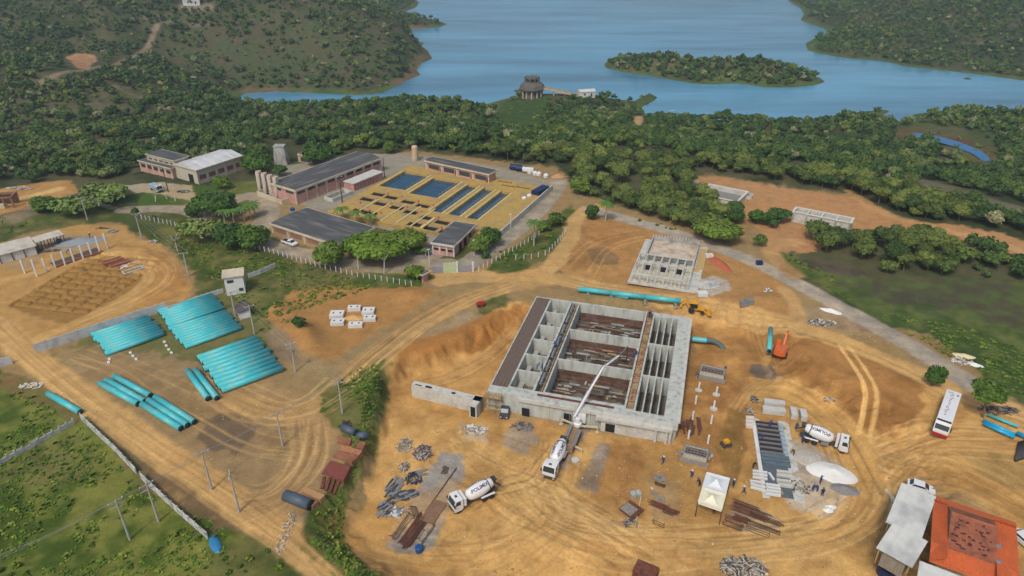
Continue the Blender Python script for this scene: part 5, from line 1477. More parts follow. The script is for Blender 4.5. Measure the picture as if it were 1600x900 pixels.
# ------------------------------------------------------------------ 6 left site: sheds, columns, brick footings, kiosk, hut
def gable_shed(name, label, A, B, C, hh, wall=True):
    g = on(*A); R = Rect(A, B, C, g.z + hh); t = thing(name, label, "shed", (R.o.x, R.o.y, g.z), R.rz); L, D = R.L, R.W
    m = MB(); m.add([(0, 0, hh), (L, 0, hh), (L, D, hh + .5), (0, D, hh + .5), (0, 0, hh - .1), (L, 0, hh - .1), (L, D, hh + .4), (0, D, hh + .4)], [(0, 1, 2, 3), (4, 7, 6, 5), (0, 4, 5, 1), (1, 5, 6, 2), (2, 6, 7, 3), (3, 7, 4, 0)]); m.build("roof", mat("grimy_white_roof", lin(206, 200, 186), .7, .1, .8, dirt=lin(160, 148, 130), dirt_amt=.5), t)
    if wall: MB().box(.4, .4, -.3, L - .4, D - .4, hh - .12).build("walls", WHITE, t)
    m = MB()
    for x in np.linspace(.3, L - .3, 5):
        for y in (.3, D - .3): m.beam((x, y, -.2), (x, y, hh - .1), .18, .18)
    m.each("post", REBAR, t)
    return t
gable_shed("store_shed", "long white walled shed with a grimy roof at the left edge", (-24, 405), (57, 384), (-34, 392), 2.6)
gable_shed("open_shed", "open sided shed with a white roof next to the gravel heap", (56, 379), (100, 366), (52, 373), 2.8, wall=False)
cols = [(39,427,40,404),(58,432,52,404),(73,425,68,405),(87,419,83,402),(102,414,97,398),(116,409,111,394),(130,404,125,388),(143,399,138,383),(156,394,146,366),(168,389,164,370),(35,420,33,405)]
for i, (x, y, _, _) in enumerate(cols[:10]):
    p = on(x, y); t = thing("precast_column", ORD[i] + " white column from the left in the tilted row over the brick trench", "column", p, .4, "white columns of the hall under construction")
    MB().box(-.2, -.2, -.6, .2, .2, 4.8 if i in (8, 9, 1) else 3.9).build("shaft", WHITE, t); MB().box(-.2, .2, 3.0, .2, .5, 3.3).build("corbel", WHITE, t)
p, yaw, L_ = placed(85, 416, 158, 392); t = thing("brick_footing", "dark brick lined trench under the white columns", "trench", (p.x, p.y, p.z), yaw)
MB().box(-L_ / 2, .2, -.2, L_ / 2, 3.0, .12).build("trench_floor", mat("dark_trench", lin(92, 80, 66), .9, .2, 2), t); MB().box(-L_ / 2, -1.2, -.2, L_ / 2, -.1, .28).build("brick_edge", mat("raw_brick", lin(160, 96, 74), .9, .2, 3), t)
for i, (x, y, mt, lab) in enumerate(((176, 408, "b", "topmost small rectangular brick base"), (187, 412, "b", "second small brick base below the topmost one"), (198, 417, "w", "third small base with a pale concrete strip"), (208, 423, "c", "grey gravel filled base nearest the grass"))):
    p = on(x, y); t = thing("small_foundation", lab + " beside the trench grid", "foundation", (p.x, p.y, p.z), math.radians(-52) + math.pi / 2 + .15, "small foundations beside the trench grid")
    MB().holed(-2.6, -1.0, 2.6, 1.0, [(-2.3, -.7, 2.3, .7)], -.2, .35).build("brick_ring", mat("raw_brick", (1, 1, 1)) if mt == "b" else CONC_W, t)
    MB().box(-2.3, -.7, -.2, 2.3, .7, .12).build("infill", WHITE if mt == "w" else (GRAVEL_G if mt == "c" else RUST_L), t)
# kiosk tower and meter hut
p = on(370, 455); t = thing("switch_kiosk", "tall white box kiosk with a cream flat roof in the grass", "kiosk", p, math.radians(18))
MB().box(-2.2, -1.9, -.3, 2.2, 1.9, 5.0).build("walls", WHITE, t); MB().box(-2.6, -2.3, 5.0, 2.6, 2.3, 5.3).build("roof", CREAM, t)
MB().box(-1.6, -1.94, 3.4, -.1, -1.9, 4.2).box(.8, -1.94, .9, 1.8, -1.9, 1.7).each("window", GLASS, t); MB().box(-2.24, -1.0, .0, -2.2, .2, 3.2).build("door", mat("blue_grey_door", lin(120, 140, 160), .6, .1), t)
p = on(381, 492); t = thing("meter_hut", "small white hut with a dark roof below the tall kiosk", "hut", p, math.radians(-62))
MB().box(-1.9, -1.2, -.3, 1.9, 1.2, 2.0).build("walls", WHITE, t); MB().add([(-2.2, -1.5, 2.0), (2.2, -1.5, 2.0), (2.2, 1.5, 2.4), (-2.2, 1.5, 2.4), (-2.2, -1.5, 1.85), (2.2, -1.5, 1.85), (2.2, 1.5, 2.25), (-2.2, 1.5, 2.25)], [(0, 1, 2, 3), (4, 7, 6, 5), (0, 4, 5, 1), (1, 5, 6, 2), (2, 6, 7, 3), (3, 7, 4, 0)]).build("roof", mat("purple_grey_roof", lin(96, 88, 92), .8, .15, 2), t)
# half built block at the top left
p = on(8, 322); t = thing("timber_frame_building", "half built dark timber and block building at the left edge", "unfinished building", p, math.radians(14))
m = MB()
for x in np.linspace(-6, 3.4, 5): m.box(x - .2, -2.6, -.3, x + .2, -2.2, 3.4); m.box(x - .2, 2.2, -.3, x + .2, 2.6, 3.4)
m.box(-6.2, -2.7, 3.4, 3.6, -2.2, 3.8); m.box(-6.2, 2.2, 3.4, 3.6, 2.7, 3.8); m.box(3.2, -2.2, 3.4, 3.6, 2.2, 3.8); m.build("frame", mat("weathered_frame", lin(150, 112, 84), .9, .2, 1), t)
MB().box(-6, 1.9, -.3, 3.2, 2.15, 3.3).box(-6, -2.1, -.3, -2.2, -1.9, 3.0).build("walls", REBAR, t); MB().box(-1.8, -2.2, -.3, 1.6, -1.7, 1.6).build("block_pile", CREAM, t)

# ------------------------------------------------------------------ 7 lake tower with footbridge, houses
p = at3(831, 157, WZ); t = thing("intake_tower", "round dark concrete intake tower standing at the lake shore", "tower", (p.x, p.y, WZ), .2)
WTH = mat("weathered_tower", lin(138, 130, 118), .9, .2, .5, dirt=lin(86, 80, 72), dirt_amt=.7, dirt_scale=.3)
MB().lathe([(5.8, -3), (5.8, 7)], 8).build("shaft", WTH, t)
m = MB()
for k in range(12): a = 2 * math.pi * (k + .5) / 12; m.beam((6.6 * math.cos(a), 6.6 * math.sin(a), -2), (6.6 * math.cos(a), 6.6 * math.sin(a), 7), .8, .8)
m.build("piers", CREAM, t)
MB().lathe([(8.2, 7), (8.6, 7.8), (7.6, 10.2), (4.8, 12.0), (4.8, 12.2), (0, 12.2)], 8).build("head", mat("dark_tower_head", lin(104, 98, 92), .9, .15, .5), t)
m = MB()
for k in range(9): a = 2 * math.pi * k / 9; m.box(4.4 * math.cos(a) - .4, 4.4 * math.sin(a) - .4, 12.2, 4.4 * math.cos(a) + .4, 4.4 * math.sin(a) + .4, 15)
m.lathe([(4.6, 14.3), (4.6, 14.7)], 12); m.build("crown_posts", mat("dark_tower_head", (1, 1, 1)), t)
a = Vector((p.x + 7, p.y - 2, WZ + 8.2)); b = on(905, 152); b.z += .6
t2 = thing("footbridge", "narrow yellow footbridge from the lake tower to the shore", "footbridge", a, 0); d = b - a
MB().beam((0, 0, 0), d, 2.4, .5).build("deck", mat("bridge_deck", lin(204, 176, 128), .9, .1, 1), t2)
n_ = Vector((-d.y, d.x, 0)).normalized() * 1.15; m = MB()
for s in (-1, 1):
    m.beam(n_ * s + Vector((0, 0, 1.2)), d + n_ * s + Vector((0, 0, 1.2)), .18, .18)
    for k in range(16): q = d * (k / 15) + n_ * s; m.beam(q, q + Vector((0, 0, 1.2)), .14, .14)
m.build("railing", YEL, t2)
m = MB(); zg = -b.z
for k in (.3, .6, .85): q = d * k; m.beam(q + Vector((0, 0, -14 * (1 - k) - 1)), q, .7, .7)
m.build("piers", CONC, t2)
def house(px, py, L, D, H, rz, label, roof=ROOF_W, wall=WHITE):
    p = on(px, py); t = thing("house", label, "house", p, rz)
    MB().box(-L / 2, -D / 2, -1, L / 2, D / 2, H).build("walls", wall, t)
    MB().add([(-L / 2 - .4, -D / 2 - .4, H), (L / 2 + .4, -D / 2 - .4, H), (L / 2 + .4, D / 2 + .4, H), (-L / 2 - .4, D / 2 + .4, H), (-L / 2 - .4, 0, H + 1.2), (L / 2 + .4, 0, H + 1.2)], [(0, 1, 5, 4), (2, 3, 4, 5), (0, 4, 3), (1, 2, 5), (0, 3, 2, 1)]).build("roof", roof, t)
    MB().box(-L / 4, -D / 2 - .04, 1, -L / 4 + 1.2, -D / 2, 2.2).box(L / 5, -D / 2 - .04, 0, L / 5 + 1, -D / 2, 2.1).each("window", GLASS, t)
house(916, 150, 10, 5, 3.2, .25, "white house among trees at the end of the footbridge")
house(300, 6, 12, 7, 4, .3, "small white house on the hilltop at the top edge")
house(1049, 183, 3, 3, 3, .3, "tiny white shed on the wooded ridge near the inlet")
# ------------------------------------------------------------------ pipes
PIPE_IN = mat("pipe_inside", lin(52, 60, 62), 0.8, 0.2, 1)
def pipe_mesh(r, L, n=18, wall=.05, lip=True):
    m = MB()
    m.lathe([(r - wall, -L / 2 + .01), (r, -L / 2), (r, L / 2), (r - wall, L / 2 - .01)], n, axis='x')
    m.f = [f for f in m.f if len(f) == 4]; m.m = [0] * len(m.f)
    o = len(m.f)
    m2 = MB(); m2.lathe([(r - wall, L / 2), (r - wall, L / 2 - 1.6), (0, L / 2 - 1.7)], n, axis='x'); m2.lathe([(0, -L / 2 + 1.7), (r - wall, -L / 2 + 1.6), (r - wall, -L / 2)], n, axis='x')
    m.add(m2.v, m2.f, 1)
    return m
PCACHE = {}
def pipe(a, b, r, label, group=None, m_=None, lift=0.0, name="steel_pipe", cat="pipe"):
    """pipe between two ground points"""
    m_ = m_ or TEAL; d = b - a; L = d.length; key = (round(L, 1), r, m_.name)
    if key not in PCACHE:
        me = pipe_mesh(r, round(L, 1)).build("pipe_proto", [m_, PIPE_IN], smooth=True); PCACHE[key] = me.data; bpy.data.objects.remove(me)
        PCACHE[key].name = name
    o = bpy.data.objects.new(name, PCACHE[key]); SC.collection.objects.link(o)
    c = (a + b) / 2; o.location = (c.x, c.y, c.z + r + lift)
    o.rotation_euler = (random.uniform(0, 6), -math.atan2(d.z, math.hypot(d.x, d.y)), math.atan2(d.y, d.x))
    o.rotation_mode = 'XYZ'
    return tag(o, label, cat, group)
def flat(p, q, z=None):
    a, b = on(*p), on(*q); zz = min(a.z, b.z) if z is None else z; zz = (a.z + b.z) / 2 if z is None else z
    return Vector((a.x, a.y, zz)), Vector((b.x, b.y, zz))
def stack(l0, r0, l1, r1, n, what, group, stag, lay=None):
    """n parallel pipes from l0-r0 to l1-r1"""
    A0, B0 = flat(l0, r0); A1, B1 = flat(l1, r1)
    rad = (A1 - A0).length / (n - 1) / 2 * .97
    rad = min(rad, (B1 - B0).length / (n - 1) / 2) * .86
    for i in range(n):
        t = i / (n - 1); a, b = A0.lerp(A1, t), B0.lerp(B1, t); u = (b - a).normalized(); s = stag[i % len(stag)]
        a, b = a + u * s, b + u * s; 
        pipe(a, b, rad, "%s turquoise pipe from the far side in %s" % (ORD[i], what), group)
stack((143,527), (232,498), (166,556), (258,524), 9, "the stack beside the grey panel wall", "turquoise pipes by the panel wall", (0, .2, -.2, .1, .4, .1))
stack((247,490), (331,463), (262,513), (350,484), 8, "the upper half of the large stack", "upper half of the large pipe stack", (0, .1, .3, .1, .5, .2))
stack((264,517), (354,490), (288,546), (377,515), 9, "the lower half of the large stack", "lower half of the large pipe stack", (0, .3, .1, .2, -.2, .3))
stack((309,564), (402,532), (344,615), (440,580), 10, "the stack nearest the dirt road bend", "turquoise pipes by the road bend", (0, .1, .3, -.2, .5, .1, .3))
for i, (p, q, lab) in enumerate((((294,583),(326,627),"left of two pipes lying crosswise beside the near stack"), ((306,582),(340,626),"right of two pipes lying crosswise beside the near stack"),
    ((180,592),(236,622),"top pipe of the left group of three on the open dirt"), ((168,598),(227,631),"middle pipe of the left group of three on the open dirt"), ((158,603),(217,635),"bottom pipe of the left group of three on the open dirt"),
    ((243,624),(305,664),"top pipe of the right group of three on the open dirt"), ((233,629),(294,669),"middle pipe of the right group of three on the open dirt"), ((223,635),(284,674),"bottom pipe of the right group of three on the open dirt"),
    ((77,619),(127,648),"single turquoise pipe in the grass at the corner of the white wall"), ((1205,510),(1200,558),"single turquoise pipe lying beside the orange excavator"),
    ((953,462),(982,468),"short turquoise pipe behind the long pipeline"))):
    a, b = flat(p, q); pipe(a, b, .62 if i < 9 else (.55 if i == 9 else .5), lab)
# the long pipeline in welded lengths
P0, P1 = on(903, 457), on(1062, 485)
P0.z = P1.z = max(P0.z, P1.z) + .4
for i in range(3): a, b = P0.lerp(P1, i / 3), P0.lerp(P1, (i + 1) / 3); pipe(a, b, .62, ("left", "middle", "right")[i] + " length of the long turquoise pipeline above the tank")
for q in (.1, .33, .66, .95):
    c = P0.lerp(P1, q); o = MB().box(-.3, -.8, -1.2, .3, .8, .05).build("pipe_support", CONC); o.location = (c.x, c.y, c.z); tag(o, ("leftmost", "second", "third", "rightmost")[(.1, .33, .66, .95).index(q)] + " small concrete block under the long pipeline", "pipe support")
a, b = on(983, 466), on(990, 469); o = MB().lathe([(.55, -.8), (.55, .6), (.75, .6), (.75, .8)], 16, axis='x').build("pipe_valve", mat("weathered_teal", lin(92, 150, 150), .7, .2, 2)); o.location = (a.x, a.y, a.z + .6); o.rotation_euler = (0, 0, -.25); tag(o, "short flanged pipe piece at the end of the small pipe behind the pipeline", "pipe fitting")
# elbow pipe by the right wall of the tank
t = thing("elbow_pipe", "turquoise pipe with a rusty elbow coming out of the right wall of the tank", "pipe", at3(1078, 530, -2.6)); a = at3(1078, 530, -2.6)
b = at3(1104, 532, -2.6) - a; m = MB(); m.tube((-1.5, .3, 0), (.6, .1, 0), .55, n=14); m.build("rusty_joint", mat("grey_steel_joint", lin(96, 108, 108), .7, .2, 2), t); MB().tube((.6, .1, 0), b, .6, n=14).build("pipe", TEAL, t)
m = MB(); q = Vector(b); d = Vector(b).normalized(); pr = q.copy()
for k in range(5): ang = -k * .32; nx = pr + Vector((math.cos(ang) * 1.0, math.sin(ang) * 1.0, -.15 * k)); m.tube(pr, nx, .6, n=14); pr = nx
m.build("elbow", mat("grey_steel_joint", (1, 1, 1)), t)
# grey pipes on the berm and dark ones at the top left
for (p, q, r, lab, mm) in (((447,779),(486,797),.95,"thick grey steel pipe at the lower end of the rusty plate row",GREYPIPE), ((536,672),(556,681),.7,"left grey pipe at the upper end of the rusty plate row",GREYPIPE), ((556,680),(577,690),.7,"right grey pipe at the upper end of the rusty plate row",GREYPIPE)):
    a, b = flat(p, q); pipe(a, b, r, lab, None, mm)
for i in range(5):
    p, q = (58 + i * .3, 325 + i * 1.9), (104 + i * .6, 312 + i * 1.7); a, b = flat(p, q); pipe(a, b, .5, "%s dark petrol pipe from the top in the heap under the pale trees" % ORD[i], "dark pipes under the pale trees", DPIPE)
# bright blue and dark pipes at the right edge
BLUEP = mat("bright_blue_pipe", lin(36, 172, 220), .35, .05, 1, spec=.5)
for i, (p, q, r, mm, lab) in enumerate((((1542,652),(1590,671),.28,TEAL,"thin turquoise pipe at the right edge by the bushes"), ((1534,661),(1584,684),.33,BLUEP,"upper bright blue pipe at the right edge"), ((1535,666),(1583,688),.33,BLUEP,"lower bright blue pipe at the right edge"), ((1586,681),(1640,705),.4,BLUEP,"bright blue pipe cut off by the right edge"))):
    a, b = flat(p, q); pipe(a, b, r, lab, None, mm, lift=.35)
for i in range(6):
    a, b = flat((1586 + i * 3.4, 722 - i * 1.2), (1592 + i * 3.4, 694 - i * 1.0)); pipe(a, b, .24, "%s dark corrugated pipe from the left in the bundle at the right edge" % ORD[i], "dark corrugated pipes at the right edge", mat("dark_corrugated", lin(70, 64, 64), .7, .2, 3), lift=.1)

# ------------------------------------------------------------------ walls and fences
PANEL = mat("grey_panel", lin(206, 208, 208), .8, .1, 1.0, dirt=lin(130, 132, 134), dirt_amt=.6)
OLDW = mat("weathered_white_panel", lin(206, 210, 206), .85, .15, .8, .1, dirt=lin(110, 122, 104), dirt_amt=.9, dirt_scale=.9)
def panel_wall(name, label, pts, h, n, m_, thick=.14, post=.2, jitter=0.0, gap=0.0, cat="wall"):
    P = [on(*p) for p in pts]; t = thing(name, label, cat, P[0]); o0 = P[0]
    L = [0]
    for i in range(len(P) - 1): L.append(L[-1] + (P[i + 1] - P[i]).length)
    def pt(s):
        for i in range(len(P) - 1):
            if s <= L[i + 1] + 1e-6: k = (s - L[i]) / (L[i + 1] - L[i]); return P[i].lerp(P[i + 1], k)
        return P[-1]
    rr = random.Random(n)
    for i in range(n):
        a, b = pt(L[-1] * i / n) - o0, pt(L[-1] * (i + 1) / n) - o0
        if rr.random() < gap: continue
        u = (b - a).normalized() * (post * .55); nn = Vector((-u.y, u.x, 0)).normalized() * thick / 2; hh = h * (1 - jitter * rr.random())
        a2, b2 = a + u, b - u
        vs = [a2 - nn, b2 - nn, b2 + nn, a2 + nn]
        m = MB(); m.add([v + Vector((0, 0, -.5)) for v in vs] + [v + Vector((0, 0, hh)) for v in vs], [(0, 3, 2, 1), (4, 5, 6, 7), (0, 1, 5, 4), (1, 2, 6, 5), (2, 3, 7, 6), (3, 0, 4, 7)])
        m.build("panel", m_, t)
        MB().cbox(a.x, a.y, a.z - .5, post, post, h + .65, math.atan2(u.y, u.x)).build("post", m_, t)
    return t
panel_wall("panel_wall", "grey precast panel wall between the pipe stacks and the orange site", [(57,552),(90,541),(160,518),(262,485)], 2.3, 13, PANEL)
panel_wall("panel_wall", "thinner grey wall continuing up to the white kiosk", [(264,486),(300,473),(350,457)], 1.2, 10, PANEL)
panel_wall("panel_wall", "short grey wall piece in the grass right of the kiosk", [(389,434),(410,427),(431,417)], 1.2, 5, PANEL)
panel_wall("panel_wall", "stub of grey panel wall at the left edge across the road", [(-30,582),(21,568)], 1.9, 4, PANEL)
panel_wall("boundary_wall", "long weathered white wall running down through the lower left field", [(128,656),(180,705),(230,757),(290,812),(326,843)], 1.5, 26, OLDW, jitter=.12, gap=.04)
panel_wall("boundary_wall", "broken white wall overgrown by grass at the left edge", [(126,656),(100,672),(55,697),(0,726),(-40,745)], 1.2, 14, OLDW, jitter=.4, gap=.12)
p = on(336, 850); o = MB().lathe([(1.7, 0), (1.5, .5), (.8, 1.0), (0, 1.1)], 9).build("blue_tarp", mat("blue_tarp", lin(54, 130, 176), .5, .25, 2)); o.location = p; o.scale = (.5, 1.25, .35); o.rotation_euler = (0, 0, .6); tag(o, "crumpled blue tarpaulin at the lower end of the long white wall", "tarp")

def post_fence(label, pts, n, h=1.5, lean=.06, wires=True):
    P = [on(*p) for p in pts]; t = thing("post_fence", label, "fence", P[0]); L = [0]
    for i in range(len(P) - 1): L.append(L[-1] + (P[i + 1] - P[i]).length)
    rr = random.Random(n); prev = None; w = MB()
    for k in range(n + 1):
        s = L[-1] * k / n
        for i in range(len(P) - 1):
            if s <= L[i + 1] + 1e-6: q = P[i].lerp(P[i + 1], (s - L[i]) / (L[i + 1] - L[i])); break
        z = hz(q.x, q.y); b = Vector((q.x, q.y, z)) - P[0]; tp = b + Vector((rr.uniform(-lean, lean), rr.uniform(-lean, lean), h))
        m = MB(); m.beam(b - Vector((0, 0, .3)), tp, .17, .17); m.build("fence_post", WHITE, t)
        if prev and wires:
            for f in (.4, .7, .95): w.beam(prev[0].lerp(prev[1], f), b.lerp(tp, f), .03, .03)
        prev = (b, tp)
    if wires: w.build("wire", STEEL, t)
    return t
post_fence("long fence of white concrete posts along the drive of the treatment plant", [(215,341),(260,350),(320,366),(380,384),(430,397),(500,418),(560,433),(620,443),(643,447)], 58)
post_fence("fence of white posts along the entrance lane up to the palm", [(748,424),(790,399),(820,382),(842,368)], 15)
post_fence("fence of white posts at the bottom of the lawn beside the dirt road", [(806,406),(828,405),(855,398),(872,380),(885,362)], 12)
post_fence("three leaning white posts on the lawn below the workshop yard", [(243,315),(261,311),(274,314)], 2, h=2.0, lean=.3, wires=False)
# gate
p, yaw, L_ = placed(676, 427, 740, 424); t = thing("entrance_gate", "grey sliding gate with a pale green sign board at the entrance", "gate", (p.x, p.y, p.z), yaw)
GATE = mat("gate_grey", lin(150, 152, 162), .7, .15, 3)
MB().box(-L_ / 2, -.06, .1, -L_ / 2 + 4.2, .06, 1.9).build("gate_leaf", GATE, t); MB().box(1.2, -.06, .1, L_ / 2 - .4, .06, 1.9).build("gate_leaf", GATE, t)
MB().box(-2.6, -.25, -.2, 1.0, .05, 2.9).build("sign_board", mat("pale_green_board", lin(190, 204, 160), .8, .08, 2), t)
MB().box(.9, -.3, -.2, 1.3, .2, 3.1).box(L_ / 2 - .4, -.25, -.2, L_ / 2 + .1, .25, 2.8).each("gate_pillar", WHITE, t)

# ------------------------------------------------------------------ poles and cables
POLE = mat("pole_concrete", lin(178, 178, 170), .85, .08, 2)
TOPS = {}
def pole(px, py, h, label, key, arms=2, rz=.5, name="utility_pole", trafo=False, r=.17, m_=None):
    p = on(px, py); t = thing(name, label, "pole", p, rz)
    MB().tube((0, 0, -.6), (0, 0, h), r * 1.2, r * .65, n=8).build("shaft", m_ or POLE, t)
    m = MB()
    for k in range(arms):
        z = h - .35 - k * .9; m.beam((-1.1, .12, z), (1.1, .12, z), .12, .12)
    if arms: m.build("crossarm", POLE, t)
    if arms:
        m = MB()
        for x in (-1, 0, 1): m.lathe([(.05, 0), (.09, .1), (.05, .22), (0, .24)], 6, origin=(x * 1.0, .12, h - .3))
        m.each("insulator", WHITE, t)
    if trafo: MB().lathe([(.35, 0), (.35, .9), (0, 1.0)], 10, origin=(0, -.45, h - 2.2)).build("transformer", STEEL, t)
    TOPS[key] = [Matrix.Translation(p) @ Matrix.Rotation(rz, 4, 'Z') @ Vector((x, .12, h - .1)) for x in (-1, 0, 1)] if arms else [p + Vector((0, 0, h))] * 3
    return t
pole(203,843,8.2,"concrete power pole lowest in the lower left field","a",2,.9)
pole(248,815,8.0,"concrete power pole beside the long white wall","b",2,.9)
pole(331,765,8.2,"concrete pole between the wall and the diagonal dirt road","c",1,.6)
pole(374,800,8.2,"slim concrete pole nearest the camera beside the dirt road","d",1,1.9)
pole(442,697,7.4,"pole standing in a tuft of grass inside the turning loop","e",1,.6)
pole(535,645,8.0,"pole standing on the green bank above the yard","f",2,.6)
pole(462,581,7.2,"pole at the foot of the orange spoil heap beside the pipes","g",2,.6,trafo=True)
pole(398,522,7.5,"pole in front of the small meter hut","h",1,.6)
pole(368,494,6.6,"pole beside the tall white kiosk","i",1,.6)
pole(222,374,8.2,"tall pole between the left site and the grass slope","j",1,.3)
pole(137,344,7.5,"pole under the pale feathery trees","k",1,.3)
pole(295,432,7.0,"thin pole standing in the middle of the grass slope","l",1,.4)
pole(263,300,8.5,"dark pole in the workshop yard beside the parked truck","m",1,.3,m_=mat("dark_pole", lin(84, 80, 76), .9, .1))
pole(535,316,9.0,"dark pole in front of the long pink hall","n",1,.4,m_=mat("dark_pole", (1, 1, 1)))
pole(601,277,7.0,"dark pole at the far end of the long pink hall","o",1,.4,m_=mat("dark_pole", (1, 1, 1)))
for (x, y, lab) in ((741,399,"white lamp post in front of the gate office"), (671,414,"thin white lamp post left of the gate office"), (798,357,"white lamp post on the lawn beside the basins"), (560,420,"thin lamp post at the parked car")):
    p = on(x, y); t = thing("lamp_post", lab, "lamp post", p, .4); MB().tube((0, 0, 0), (0, 0, 4.6), .11, .07, n=6).build("pole", WHITE, t); MB().box(-.5, -.1, 4.55, .3, .1, 4.7).build("lamp_head", WHITE, t)
def cable(a, b, sag, label, n=10):
    m = MB(); o0 = Vector(a[0])
    for k in range(3):
        p, q = Vector(a[k]) - o0, Vector(b[k]) - o0; pts = [p.lerp(q, i / n) - Vector((0, 0, sag * 4 * (i / n) * (1 - i / n))) for i in range(n + 1)]
        m.path(pts, .022, n=4)
    o = m.build("power_line", mat("cable_grey", lin(150, 152, 148), .6, .05)); o.location = o0; tag(o, label, "power line")
e0 = on(-30, 950); off = [e0 + Vector((x, 0, 7.5)) for x in (-1, 0, 1)]
cable(off, TOPS["a"], .8, "triple cable from the lowest pole out of the picture at the lower left")
cable(TOPS["a"], TOPS["b"], .3, "triple cable between the two poles in the lower left field")
cable(TOPS["b"], TOPS["c"], .4, "triple cable from the wall pole across to the roadside pole")
cable(TOPS["c"], TOPS["e"], .6, "triple cable across the diagonal dirt road to the loop pole")
cable(TOPS["e"], TOPS["f"], .5, "triple cable from the loop pole to the pole on the green bank")
cable(TOPS["h"], TOPS["g"], .4, "triple cable from the meter hut pole to the spoil heap pole")
cable(TOPS["i"], TOPS["h"], .3, "triple cable between the kiosk pole and the meter hut pole")
cable(TOPS["g"], TOPS["f"], .5, "triple cable from the spoil heap pole to the pole on the green bank")
cable(TOPS["k"], TOPS["j"], .5, "triple cable from the feathery trees to the tall pole")
cable(TOPS["j"], TOPS["l"], .5, "triple cable over the grass slope")
# ------------------------------------------------------------------ vehicles
VW = mat("vehicle_white", lin(236, 238, 240), .35, .03, 2, spec=.5, dirt=lin(200, 186, 160), dirt_amt=.25)
TYRE = mat("tyre", lin(58, 54, 50), .9, .1, 3)
RIM = mat("wheel_rim", lin(170, 164, 154), .6, .1, 3)
CHAS = mat("chassis_grey", lin(78, 74, 72), .7, .15, 2)
GLS = mat("vehicle_glass", lin(46, 58, 62), .12, .05, 1, spec=.6)
RED = mat("bumper_red", lin(176, 44, 44), .5, .08, 2)
YELM = mat("machine_yellow", lin(232, 168, 36), .5, .08, 2)
ORM = mat("machine_orange", lin(222, 108, 52), .5, .1, 2)
NAVY = mat("navy_blue", lin(34, 52, 92), .5, .1, 2)
INK = mat("dark_lettering", lin(52, 56, 84), .6, .02, 2)

def wheel(parent, x, y, r=.5, w=.3):
    o = MB().lathe([(r * .6, -w / 2), (r, -w / 2 + .03), (r, w / 2 - .03), (r * .6, w / 2)], 16, axis='y').build("wheel", TYRE, parent); o.location = (x, y, r)
    MB().lathe([(0, -w / 2 + .02), (r * .58, -w / 2 + .02), (r * .58, w / 2 - .02), (0, w / 2 - .02)], 12, axis='y').build("rim", RIM, o)
    return o

def text_mesh(s, size):
    cu = bpy.data.curves.new("lettering", 'FONT'); cu.body = s; cu.size = size; cu.align_x = 'CENTER'; cu.align_y = 'CENTER'
    cu.resolution_u = 2; cu.offset = .022
    o = bpy.data.objects.new("lettering", cu); SC.collection.objects.link(o)
    bpy.context.view_layer.update()
    me = bpy.data.meshes.new_from_object(o); bpy.data.objects.remove(o)
    return me
def wrap(s, size, x0, ang, rad, side, flip, parent, m_, stretch=1.0, bold=.02):
    """lettering bent round the drum; ang is measured from the top towards +y"""
    me = text_mesh(s, size); bm = bmesh.new(); bm.from_mesh(me)
    for k in range(-12, 13):
        bmesh.ops.bisect_plane(bm, geom=bm.verts[:] + bm.edges[:] + bm.faces[:], plane_co=(0, k * size * .08, 0), plane_no=(0, 1, 0))
    for k in range(-30, 31):
        bmesh.ops.bisect_plane(bm, geom=bm.verts[:] + bm.edges[:] + bm.faces[:], plane_co=(k * size * .3, 0, 0), plane_no=(1, 0, 0))
    for v in bm.verts:
        x, y = v.co.x * stretch, v.co.y
        if side > 0: x = -x
        if flip: x, y = -x, -y
        X = x0 + x; r = rad(X) + .03; a = ang - side * y / r
        v.co = (X, r * math.sin(a), r * math.cos(a))
    bm.to_mesh(me); bm.free(); me.materials.append(m_)
    o = bpy.data.objects.new("lettering", me); SC.collection.objects.link(o); o.parent = parent; return o

def truck_cab(t, x0, x1, h, w=2.4):
    """tilted-front cab between x0 (back) and x1 (front)"""
    MB().side([(x0, .9), (x0, h), (x1 - .35, h), (x1, h - 1.15), (x1, .55), (x0 + .3, .55)], -w / 2, w / 2).build("cab", VW, t)
    m = MB(); z0, z1 = h - 1.12, h - .12; xa, xb = x1 - .0, x1 - .33
    m.quad((xa + .015, -w / 2 + .12, z0), (xa + .015, w / 2 - .12, z0), (xb + .02, w / 2 - .2, z1), (xb + .02, -w / 2 + .2, z1)); m.build("windshield", GLS, t)
    for s in (-1, 1):
        m = MB(); y = s * (w / 2 + .012); m.quad((x0 + .45, y, z0 + .1), (x1 - .2, y, z0 + .1), (x1 - .45, y, z1 - .05), (x0 + .5, y, z1 - .05)); m.build("side_window", GLS, t)
        MB().box(x1 - .1, s * (w / 2 + .05), z0, x1 + .05, s * (w / 2 + .3), z0 + .6).build("mirror", CHAS, t)
    MB().box(x1 - .02, -w / 2, .45, x1 + .12, w / 2, .95).build("bumper", CHAS, t)
    MB().box((x0 + x1) / 2 - .3, -.25, h, (x0 + x1) / 2 + .1, .25, h + .06).build("roof_hatch", CHAS, t)
    for s in (-1, 1): MB().box(x1 + .1, s * .95 - .18, .6, x1 + .15, s * .95 + .18, .8).build("headlight", WHITE, t)

